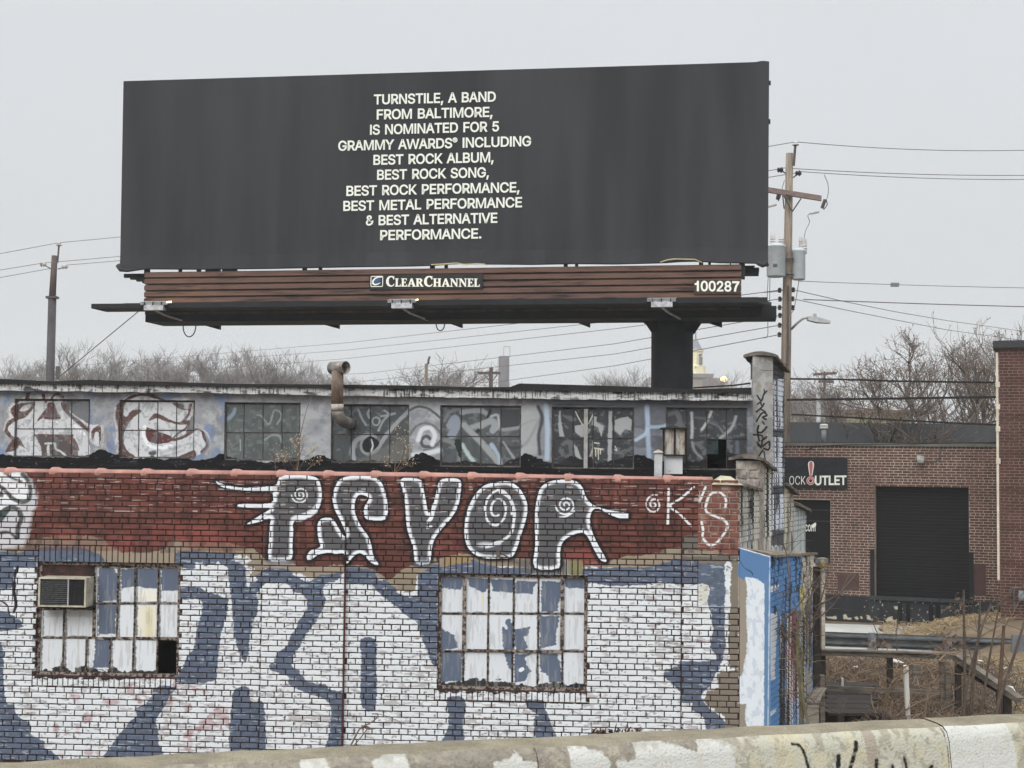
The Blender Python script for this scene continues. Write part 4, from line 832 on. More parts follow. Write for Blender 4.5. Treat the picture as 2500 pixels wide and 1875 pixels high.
# fascia, roof edge and roof
f0 = FA.hit(900, 946, SET - .1); fvt, fvb = fv(900, 945, SET - .12), fv(900, 964, SET - .12)
def fascia_v(px, py): return fv(px, py, SET - .12)
n = 60; vs = []; rr_ = random.Random(5)
tops = [(0, 935), (600, 943), (1000, 948), (1300, 952), (1500, 955), (1835, 959)]; bots = [(0, 953), (600, 961), (1000, 969), (1300, 974), (1500, 976), (1835, 978)]
for i in range(n + 1):
    px = -100 + i * (1937 / n); u = FA.hit(px, 960, SET - .12)[0]
    vt = fascia_v(px, np.interp(px, *zip(*tops))) + rr_.uniform(-.006, .006); vb2 = fascia_v(px, np.interp(px, *zip(*bots))) + rr_.uniform(-.007, .007)
    vs += [FA.pt(u, SET - .12, vb2), FA.pt(u, SET - .12, vt), FA.pt(u, SET - .003, vb2)]
fs = [t for i in range(n) for t in ((3 * i, 3 * i + 3, 3 * i + 4, 3 * i + 1), (3 * i, 3 * i + 2, 3 * i + 5, 3 * i + 3))]
MB().add(vs, fs).build('fascia', fascia_paint, WH_)
edge = [(-100, 924), (0, 925), (130, 931), (220, 927), (300, 930), (370, 931), (470, 934), (560, 937), (700, 938), (850, 939), (1000, 941), (1150, 945), (1245, 945), (1268, 936), (1420, 940), (1560, 944), (1600, 946), (1700, 950), (1835, 946)]
vs = []
for px, py in edge:
    u = FA.hit(px, 940, SET - .16)[0]; vt = fv(px, py, SET - .16); vb2 = fv(px, np.interp(px, *zip(*tops)) + 1.5, SET - .16)
    vs += [FA.pt(u, SET - .16, vb2), FA.pt(u, SET - .16, vt), FA.pt(u, SET + 2.0, vt + .0), FA.pt(u, 8.0, vt - .5), FA.pt(u, SET - .003, vb2)]
fs = [t for i in range(len(edge) - 1) for t in ((5 * i, 5 * i + 5, 5 * i + 6, 5 * i + 1), (5 * i + 1, 5 * i + 6, 5 * i + 7, 5 * i + 2), (5 * i + 2, 5 * i + 7, 5 * i + 8, 5 * i + 3), (5 * i, 5 * i + 4, 5 * i + 9, 5 * i + 5))]
MB().add(vs, fs).build('roof', M_tar, WH_)
# ---- stepped end wall, running back from the street face
SFW = R(-68)                              # direction of the end wall
O2 = FA.pt(UR, 0, 0)
SF = Frame(O2, -(math.pi / 2 - R(22) ))
SF.W = Vector((-SF.U.y, SF.U.x, 0)); 
if SF.W.x > 0: SF.W = -SF.W
SF.M = Matrix(((SF.U.x, SF.W.x, 0, O2.x), (SF.U.y, SF.W.y, 0, O2.y), (0, 0, 1, O2.z), (0, 0, 0, 1)))
def sh(f, x, y, w=0): return SF.hit(*f(x, y), w)
t_b = sh(c17, 278, 1200)[0]; t_a = sh(c17, 374, 1000)[0]; t_a2 = sh(c17, 460, 1000)[0]; t_d = sh(c17, 528, 1250)[0]; t_e = sh(c17, 618, 1350)[0]
# painted side: streaks, bands and leftovers of older murals
z_lo = GZ - O2.z
S = Canvas(SF, -.15, 4.2, z_lo, 2.4, 170, (188, 184, 170), seed=21)
S.blend(np.clip((S.n(30, 20, 1) - .45) * 3, 0, .6), (150, 148, 146))
ln = sh(c18, 0, 0)
st = S.n(50, 3.2, 2, 3) * .65 + S.n(12, 5, 33, 3) * .35; st2 = S.n(80, 2.2, 4, 2) * .7 + S.n(9, 4, 34, 3) * .3
S.blend(np.clip((st - .52) * 14, 0, 1) * (S.py < 1345), (46, 44, 44)); S.blend(np.clip((st2 - .6) * 12, 0, .9) * (S.py < 1345), (214, 216, 218))
tall = (S.px > 1886) & (S.px < 1916)
xt = (S.u > t_a - .01) & (S.u < t_a2 + .01) & (S.py < 1335)
S.blend(xt * 1.0, (58, 60, 66)); S.blend(np.clip((S.n(70, 3.2, 6, 3) * .7 + S.n(10, 4, 35, 3) * .3 - .47) * 14, 0, 1) * xt * (S.py > 925), (206, 212, 222))
for y0, y1 in ((c17(0, 60)[1], c17(0, 300)[1]), (c17(0, 665)[1], c17(0, 735)[1]), (c17(0, 1080)[1], c17(0, 1150)[1]), (c17(0, 1400)[1], c17(0, 1520)[1])):
    S.blend(xt * np.clip((S.py - y0) / 3 + S.j1, 0, 1) * np.clip((y1 - S.py) / 3 + S.j1, 0, 1) * .95, (66, 68, 74))
bk = (S.u > t_a2 + .01) & (S.py < 1345); S.blend(bk * .55, (198, 194, 176)); S.blend(np.clip((S.n(20, 3, 8, 2) - .55) * 8, 0, .8) * bk, (60, 60, 60)); S.blend(bk * (S.u > t_d) * .4, (170, 190, 206))
side_paint = S.material('streaked_side_paint', rough=.85, bump=.4, bscale=60)
TH = .29
def zt(f, x, y): return SF.hit(*f(x, y), 0)[1]
z_c0, z_c1 = zt(c17, 150, 1075), zt(c17, 275, 1110); z_b0, z_b1 = zt(c17, 285, 905), zt(c17, 370, 965); z_a0, z_a1 = zt(c17, 376, 155), zt(c17, 462, 262)
z_d0, z_d1 = zt(c17, 462, 1080), zt(c17, 528, 1150); z_e0, z_e1 = zt(c17, 530, 1222), zt(c17, 618, 1270)
steps = [(0.0, t_b, z_c0, z_c1), (t_b, t_a, z_b0, z_b1), (t_a, t_a2, z_a0, z_a1), (t_a2, t_d, z_d0, z_d1), (t_d, t_e, z_e0, z_e1)]
end_bricks = []; mb = MB()
for t0, t1, za, zb_ in steps:
    mb.prism([SF.pt(t0, .012, z_lo), SF.pt(t1, .012, z_lo), SF.pt(t1, .012, zb_), SF.pt(t0, .012, za)], SF.W * (TH - .012))
    end_bricks += [(u, v, l, h) for u, v, l, h in lay(t0, t1, -.75, za + .06, seed=4, header_off=2) if v + .034 < za + (zb_ - za) * (u - t0) / (t1 - t0)]
mb.build('end_wall', side_paint, WH_)
brick_wall(WH_, SF, [b for b in end_bricks if b[0] < t_e], side_paint, lambda u, v: 0, 0)
# rendered faces of the tall pier and the rubble block, facing the street
def front_plane(t, u_half=TH):            # the end of the wall at distance t, looking at the street
    o = SF.pt(t, 0, 0); return Frame(o, YAW)
fr = front_plane(t_a); xl = fr.hit(*c17(228, 500))[0]
T = Canvas(fr, xl - .1, .1, z_b0 - .4, z_a0 + .15, 260, (158, 158, 156), seed=31)
T.blend(np.clip((T.n(30, 30, 1) - .42) * 4, 0, .7), (130, 130, 128)); T.blend(np.clip((T.n(12, 12, 2) - .56) * 6, 0, .5), (178, 178, 174)); T.blend(np.clip((T.n(40, 24, 3) - .6) * 5, 0, .5), (132, 118, 100))
for L, wd in (([(260, 430), (290, 470), (310, 420), (330, 400)], 4), ([(310, 385), (315, 420)], 2.5), ([(262, 495), (285, 480), (290, 500)], 3), ([(255, 550), (290, 520), (310, 490)], 4), ([(285, 530), (320, 550)], 4), ([(255, 620), (285, 570), (310, 555), (330, 575), (300, 590), (325, 605)], 4.5), ([(300, 620), (312, 640)], 3), ([(270, 650), (262, 690), (290, 700), (330, 660)], 4.5),
              ([(228, 715), (290, 720), (300, 735)], 4), ([(260, 770), (290, 800), (300, 750), (330, 730)], 4), ([(290, 760), (330, 740)], 3), ([(265, 790), (290, 810)], 4), ([(300, 800), (345, 765), (352, 800), (340, 825), (310, 815)], 4.5), ([(300, 830), (258, 890)], 4.5), ([(310, 840), (320, 905)], 3.5), ([(352, 762), (345, 790)], 3), ([(262, 700), (275, 760)], 4)):
    T.stroke(PT(c17, L), wd, (38, 38, 42), rough=.5, soft=1.5)
T.stroke(PT(c17, [(280, 245), (310, 250), (375, 252)]), 1.6, (70, 66, 62), rough=.5)
pier_paint = T.material('marked_render', rough=.9, bump=.6, bscale=40)
mb = MB().prism([fr.pt(xl, -.03, z_b0 - .4), fr.pt(.0, -.03, z_b0 - .4), fr.pt(.0, -.03, z_a0), fr.pt(xl, -.03, z_a0 + .01)], fr.W * .12); mb.build('tall_pier', pier_paint, WH_)
mb = MB().prism([fr.pt(xl, .09, z_lo), fr.pt(.0, .09, z_lo), fr.pt(0, .09, z_a0), fr.pt(xl, .09, z_a0)], SF.U * (t_a2 - t_a - .1)); mb.build('pier_core', M_conc, WH_)
frb = front_plane(t_b); xlb = frb.hit(*c17(108, 970))[0]
rub = mat('rubble_stone', (176, 170, 160), (112, 104, 98), scale=9, bump=.9, c3=(150, 142, 134), bscale=16)
vs_r = []; g = random.Random(8)
MB().prism([frb.pt(xlb, -.01, z_lo), frb.pt(0, -.01, z_lo), frb.pt(0, -.01, z_b0), frb.pt(xlb, -.01, z_b0)], SF.U * .25).build('rubble_pier', rub, WH_)
for r_ in range(4):
    x = xlb; zz = z_b0 - .01 - r_ * .11
    while x < -.06:
        wd = min(g.uniform(.11, .19), -x); 
        if wd < .06: break
        vsb = [frb.pt(x + wd * (.5 + .5 * a), -.012 - b, zz - .052 + .05 * c_ + g.uniform(-.012, .012)) for a, b, c_ in ((-.9, 0, -.9), (.9, 0, -.9), (.9, 0, .9), (-.9, 0, .9), (-.8, .012, -.75), (.8, .01, -.8), (.75, .014, .8), (-.8, .01, .75))]
        MB().add(vsb, [(4, 5, 6, 7), (0, 1, 5, 4), (1, 2, 6, 5), (2, 3, 7, 6), (3, 0, 4, 7)]).build('stone', rub, WH_); x += wd + .012
# clay caps riding the steps
def cap(f_t0, f_t1, za, zb_, name='wall_cap', over=.07, hgt=.06, front=True):
    mb = MB(); n = 9; prof = [(w_, math.sin(math.pi * (i + .5) / n)) for i, w_ in enumerate(np.linspace(-over, TH + over, n))]
    m = 8; vs = []
    for j in range(m + 1):
        t = f_t0 + (f_t1 - f_t0) * j / m; z = za + (zb_ - za) * j / m; rib = .012 * (j % 2)
        for w_, s_ in prof: vs.append(SF.pt(t, w_, z + hgt * s_ * .9 + rib - .01))
        for w_, s_ in reversed(prof): vs.append(SF.pt(t, w_, z - .03 + hgt * s_ * .5 + rib - .01))
    k = 2 * n
    fs = [(j * k + i, j * k + (i + 1) % k, (j + 1) * k + (i + 1) % k, (j + 1) * k + i) for j in range(m) for i in range(k)] + [tuple(range(k)), tuple(m * k + i for i in range(k))]
    mb.add(vs, fs).build(name, M_cap, WH_)
cap(t_a - .12, t_a2 + .03, z_a0 + .03, z_a1 + .02); cap(t_b - .13, t_a - .02, z_b0 + .04, z_b1); cap(.12, t_b - .02, z_c0, z_c1 - .0, over=.05)
cap(t_a2, t_d + .05, z_d0 + .02, z_d1 + .02); cap(t_d + .02, t_e + .04, z_e0 + .02, z_e1 + .02)
# buttress at the foot of the end wall: front face in the street plane, weathered ledge on top
uR2 = FA.hit(1880, 1550)[0]; zl0 = FA.hit(*c18(80, 118))[1]; zl1 = FA.hit(*c18(330, 192))[1]
q0 = FA.pt(UR, -.05, 0); q1 = FA.pt(uR2, -.05, 0)
BF = Frame(q1, 0); BF.U = SF.U.copy(); BF.W = SF.W.copy(); BF.M = Matrix(((BF.U.x, BF.W.x, 0, q1.x), (BF.U.y, BF.W.y, 0, q1.y), (0, 0, 1, q1.z), (0, 0, 0, 1)))
t_end = BF.hit(*c18(700, 600))[0]; zle = BF.hit(*c18(700, 172))[1]
L_ = Canvas(BF, -.1, t_end + .3, z_lo, zl1 + .3, 170, (188, 184, 170), seed=23)
low = L_.py > 1330
L_.blend(low * 1.0, (92, 136, 186))
def sp(L, c, **k): L_.poly(PT(c18, L), c, **{**dict(rough=3, sm=False), **k})
sp([(590, 150), (700, 150), (700, 560), (610, 600), (585, 500)], (200, 194, 178)); sp([(580, 430), (610, 430), (612, 690), (585, 700)], (206, 190, 110))
sp([(335, 655), (390, 640), (375, 1190), (330, 1210)], (206, 210, 216)); sp([(330, 440), (405, 420), (400, 455), (330, 485)], (222, 226, 230), rough=1)
sp([(480, 700), (550, 600), (560, 900), (548, 1340), (460, 1420), (465, 900)], (126, 72, 74)); sp([(560, 640), (620, 700), (610, 1100), (600, 1500), (560, 1400), (550, 900)], (104, 106, 70))
sp([(610, 1100), (670, 1080), (665, 1450), (610, 1560)], (160, 156, 150)); sp([(405, 700), (450, 760), (445, 1600), (410, 1600)], (48, 50, 56)); sp([(450, 1380), (500, 1350), (495, 1600), (450, 1600)], (66, 60, 66)); sp([(620, 560), (680, 500), (675, 1080), (620, 1080)], (110, 110, 108))
sp([(325, 1460), (385, 1420), (380, 1450), (325, 1500)], (208, 216, 226), rough=1)
cr = np.clip((L_.n(5, 2.6, 10, 2) - .6) * 14, 0, 1); L_.blend(cr * low * ((L_.py < 1500) | (L_.px > 1905)) * .85, (34, 34, 38))
L_.blend(np.clip((L_.n(40, 1.8, 11, 2) - .58) * 12, 0, 1) * low * (L_.px > 1905) * (L_.py > 1500) * .85, (210, 208, 208)); L_.blend(np.clip((L_.n(50, 1.8, 14, 2) - .56) * 12, 0, 1) * low * (L_.px > 1900) * (L_.py > 1490) * .85, (40, 38, 40))
bside_paint = L_.material('layered_side_mural', rough=.85, bump=.4, bscale=60)
dz = O2.z - q1.z
mb = MB(); low_ = z_lo
top_in = zl0; 
q1t = BF.pt(0, 0, zl1); q2t = BF.pt(t_end, 0, zle); q2b = BF.pt(t_end, 0, z_lo)
i0 = FA.pt(UR, -.05, zl0); i1 = SF.pt(t_end, 0.0, zt(c17, 620, 1556) - .01)
fbot = FA.pt(UR, -.05, z_lo)
mb.add([fbot, BF.pt(0, 0, z_lo), q1t, i0], [(0, 1, 2, 3)]); mb.build('buttress_front', facade_paint, WH_)
mb = MB().add([BF.pt(0, .012, z_lo), BF.pt(t_end, .012, z_lo), BF.pt(t_end, .012, zle), BF.pt(0, .012, zl1), SF.pt(t_end, 0, z_lo), i1], [(0, 1, 2, 3), (1, 4, 5, 2)]); mb.build('buttress_side', bside_paint, WH_)
bb = [(u, v, l, h) for u, v, l, h in lay(0.004, t_end, z_lo + .3, max(zl1, zle) + .05, seed=14, header_off=1) if v + .034 < zl1 + (zle - zl1) * u / t_end]
brick_wall(WH_, BF, bb, bside_paint, lambda u, v: 0, 0)
n = 14; vs = []; g = random.Random(2); zin = zt(c17, 620, 1556)
for j in range(n + 1):
    t = t_end * j / n
    a = BF.pt(t, 0, zl1 + (zle - zl1) * j / n + .012 + g.uniform(0, .012)) - SF.W * .03; c_ = SF.pt(t, -.001, zl0 + (zin - zl0) * j / n + g.uniform(-.012, .012)); b = a.lerp(c_, .5) + Vector((0, 0, g.uniform(.0, .015)))
    vs += [a - Vector((0, 0, .03)), a, b, c_]
vs += [i0 + Vector((0, 0, .002)) - FA.W * .01, FA.pt(uR2, -.06, zl1 + .002)]
fs = [(4 * j + k, 4 * j + k + 1, 4 * j + 5 + k, 4 * j + 4 + k) for j in range(n) for k in range(3)]
MB().add(vs[:4 * (n + 1)], fs).add([i0, q1t, vs[1], vs[2], vs[3]], [(0, 1, 2), (0, 2, 3), (0, 3, 4)]).build('ledge', mat('weathered_ledge', (158, 148, 132), (98, 88, 78), scale=9, bump=.9, c3=(128, 118, 104)), WH_)
# metal hood and post standing on the lower roof
def metal_box(name, f, x0, x1, y0, y1, w0, w1, matl, parent=None):
    a, b = FA.hit(*f(x0, (y0 + y1) / 2), w0)[0], FA.hit(*f(x1, (y0 + y1) / 2), w0)[0]; c_, d = FA.hit(*f((x0 + x1) / 2, y1), w0)[1], FA.hit(*f((x0 + x1) / 2, y0), w0)[1]
    return MB().box(FA, a, b, w0, w1, c_, d), (a, b, c_, d)
M_galv = mat('stained_galvanised', (176, 174, 168), (116, 92, 66), scale=5, metal=.2, rough=.6, thr=(.38, .55), stretch=(3, 3, .8))
M_grime = mat('rust_black', (40, 34, 30), (22, 20, 20), scale=10)
M_wpaint = mat('chipped_white_metal', (200, 202, 204), (30, 30, 30), scale=6, thr=(.36, .4))
h_o = thing('vent_hood', 'rust stained sheet metal vent hood on the lower roof beside the last set-back window', 'vent hood', loc=FA.pt(fu(1640, 1150, .75), .75, vroof))
m1_, q = metal_box('', c4, 415, 602, 785, 1000, .72, 1.15, 0); m1_.build('hood_box', M_galv, h_o)
mb = MB(); a, b, c_, d = q
for x in (a, a + (b - a) * .5, b - .0): mb.box(FA, x - .012, x + .012, .69, .7195, c_, d)
mb.box(FA, a - .03, b + .02, .66, 1.2, d + .001, d + .015); mb.box(FA, a, b + .02, .69, .7195, c_ - .02, c_ - .001); mb.build('hood_frame', M_grime, h_o)
m1_, q2 = metal_box('', c4, 430, 575, 1010, 1165, .74, 1.1, 0); m1_.v = [tuple(v) for v in m1_.v]; m1_.build('base_box', M_wpaint, h_o)
p_o = thing('vent_post', 'short white square post with a pointed cap beside the metal vent hood', 'vent post', loc=FA.pt(fu(1607, 1150, .5), .5, vroof))
m1_, q3 = metal_box('', c4, 338, 403, 985, 1190, .5, .6, 0); m1_.build('post', mat('white_post_paint', (206, 208, 210), (160, 162, 164), scale=8), p_o)
a, b, c_, d = q3; mb = MB(); mb.add([FA.pt(a - .02, .47, d), FA.pt(b + .02, .47, d), FA.pt(b + .02, .63, d), FA.pt(a - .02, .63, d), FA.pt((a + b) / 2, .55, d + .045)], [(0, 3, 2, 1), (0, 1, 4), (1, 2, 4), (2, 3, 4), (3, 0, 4)]); mb.build('cap', M_galv, p_o)
# rusty flue
fw = SET - .45
def fp(x, y, w=fw): u, v = FA.hit(*c2(x, y), w); return FA.pt(u, w, v)
fl = thing('flue_pipe', 'rusty round flue with an elbow rising past the set-back windows to a T-shaped top', 'flue pipe', loc=fp(1120, 440))
M_rustp = mat('rusty_flue_metal', (124, 112, 100), (76, 62, 53), scale=7, thr=(.35, .6), c3=(100, 84, 71), rough=.7, bump=.4, stretch=(1, 1, .5))
M_flued = mat('dull_flue_metal', (158, 154, 148), (110, 104, 98), scale=6, rough=.55, metal=.3)
rp = .052 * 3.1 / 3.456 * 1.0
rad = abs(FA.hit(*c2(1172, 200), fw)[0] - FA.hit(*c2(1070, 200), fw)[0]) / 2
MB().tube([fp(1118, 350), fp(1120, 20)], rad, 14).build('stack', M_rustp, fl, smooth=True)
MB().tube([fp(1118, 300), fp(1118, 355)], rad * 1.05, 14).build('collar', mat('white_collar', (190, 186, 180), (140, 120, 104), scale=12), fl, smooth=True)
pts = [fp(1118, 350) + (FA.U * x + FA.W * wv + FA.V * v) for x, wv, v in ((0, 0, 0), (.005, .01, -.04), (.02, .04, -.09), (.05, .1, -.13), (.08, .2, -.15), (.09, fw * 0 + .5, -.16))]
MB().tube(pts, rad * .98, 14).build('elbow', M_flued, fl, smooth=True)
cT = fp(1130, -8); ax = (FA.U * .82 - FA.W * .57)
for k, (dx) in enumerate((0,)):
    L = .13; mb = MB(); n = 18; pa = Vector((0, 0, 1)); pb = ax.cross(pa).normalized()
    vs = []
    for s_ in (-1, 1):
        for rr in (rad * 1.03, rad * .97):
            for i in range(n): a = 2 * math.pi * i / n; vs.append(cT + ax * (s_ * L) + (pa * math.cos(a) + pb * math.sin(a)) * rr)
    fs = []
    for i in range(n):
        j = (i + 1) % n; fs += [(i, j, 2 * n + j, 2 * n + i), (n + i, 3 * n + i, 3 * n + j, n + j), (i, n + i, n + j, j), (2 * n + i, 2 * n + j, 3 * n + j, 3 * n + i)]
    mb.add(vs, fs).build('tee_top', mat('tee_metal', (156, 152, 148), (84, 70, 62), scale=9, metal=.3, rough=.5), fl, smooth=True)
# air conditioner
def fq(f, x, y, w): u, v = FA.hit(*f(x, y), w); return u, v
ax0, _ = fq(c5, 272, 420, -.22); ax1, _ = fq(c5, 605, 420, -.22); _, az0 = fq(c5, 440, 525, -.22); _, az1 = fq(c5, 440, 318, -.22)
ac = thing('air_conditioner', 'dented window air conditioner with torn louvres in the corner of the painted window', 'air conditioner', loc=FA.pt((ax0 + ax1) / 2, -.1, az0))
M_ac = mat('yellowed_enamel', (196, 192, 176), (150, 144, 128), scale=8, rough=.5, bump=.1)
t = .018; mb = MB()
mb.box(FA, ax0, ax1, -.20, .04, az0, az1).build('casing', M_ac, ac)
mb = MB(); mb.box(FA, ax0 - .004, ax0 + t, -.225, -.2, az0, az1); mb.box(FA, ax1 - t, ax1 + .004, -.225, -.2, az0, az1); mb.box(FA, ax0 + t, ax1 - t, -.225, -.2, az1 - t, az1); mb.box(FA, ax0 + t, ax1 - t, -.225, -.2, az0, az0 + t); mb.build('front_frame', M_ac, ac)
um, _ = fq(c5, 480, 420, -.22); MB().box(FA, um - .008, um + .008, -.224, -.205, az0 + t, az1 - t).build('divider', mat('alu', (190, 192, 194), metal=.5, rough=.4), ac)
MB().box(FA, ax0 + t, ax1 - t, -.204, -.2, az0 + t, az1 - t).build('grille_back', mat('grille_black', (26, 27, 30), bump=.2), ac)
nl = 13
for i in range(nl):
    z = az0 + t + (az1 - az0 - 2 * t) * (i + .5) / nl
    mb = MB(); mb.add([FA.pt(ax0 + t, -.204, z + .006), FA.pt(um - .01, -.204, z + .006), FA.pt(um - .01, -.216, z - .004), FA.pt(ax0 + t, -.216, z - .004)], [(0, 1, 2, 3)])
    mb.prism([FA.pt(ax0 + t, -.204, z + .006), FA.pt(ax0 + t, -.216, z - .004), FA.pt(ax0 + t, -.215, z - .007), FA.pt(ax0 + t, -.204, z + .002)], FA.U * (um - .011 - ax0 - t)); mb.v = mb.v[4:]; mb.f = [tuple(k - 4 for k in f_) for f_ in mb.f[1:]]
    mb.build('louvre', mat('louvre_grey', (82, 84, 84), (50, 52, 52), scale=30) if i == 0 else bpy.data.materials['louvre_grey'], ac)
mb = MB().tube([FA.pt(*(lambda q_: (q_[0], -.19, q_[1]))(fq(c5, 600, 490, -.19))), FA.pt(*(lambda q_: (q_[0], .03, q_[1]))(fq(c5, 655, 255, .03)))], .006, 5); mb.build('strut', M_grime, ac)
MB().box(FA, ax0 - .02, ax1 + .03, -.15, .05, az0 - .022, az0 - .001).build('shelf', M_grime, ac)
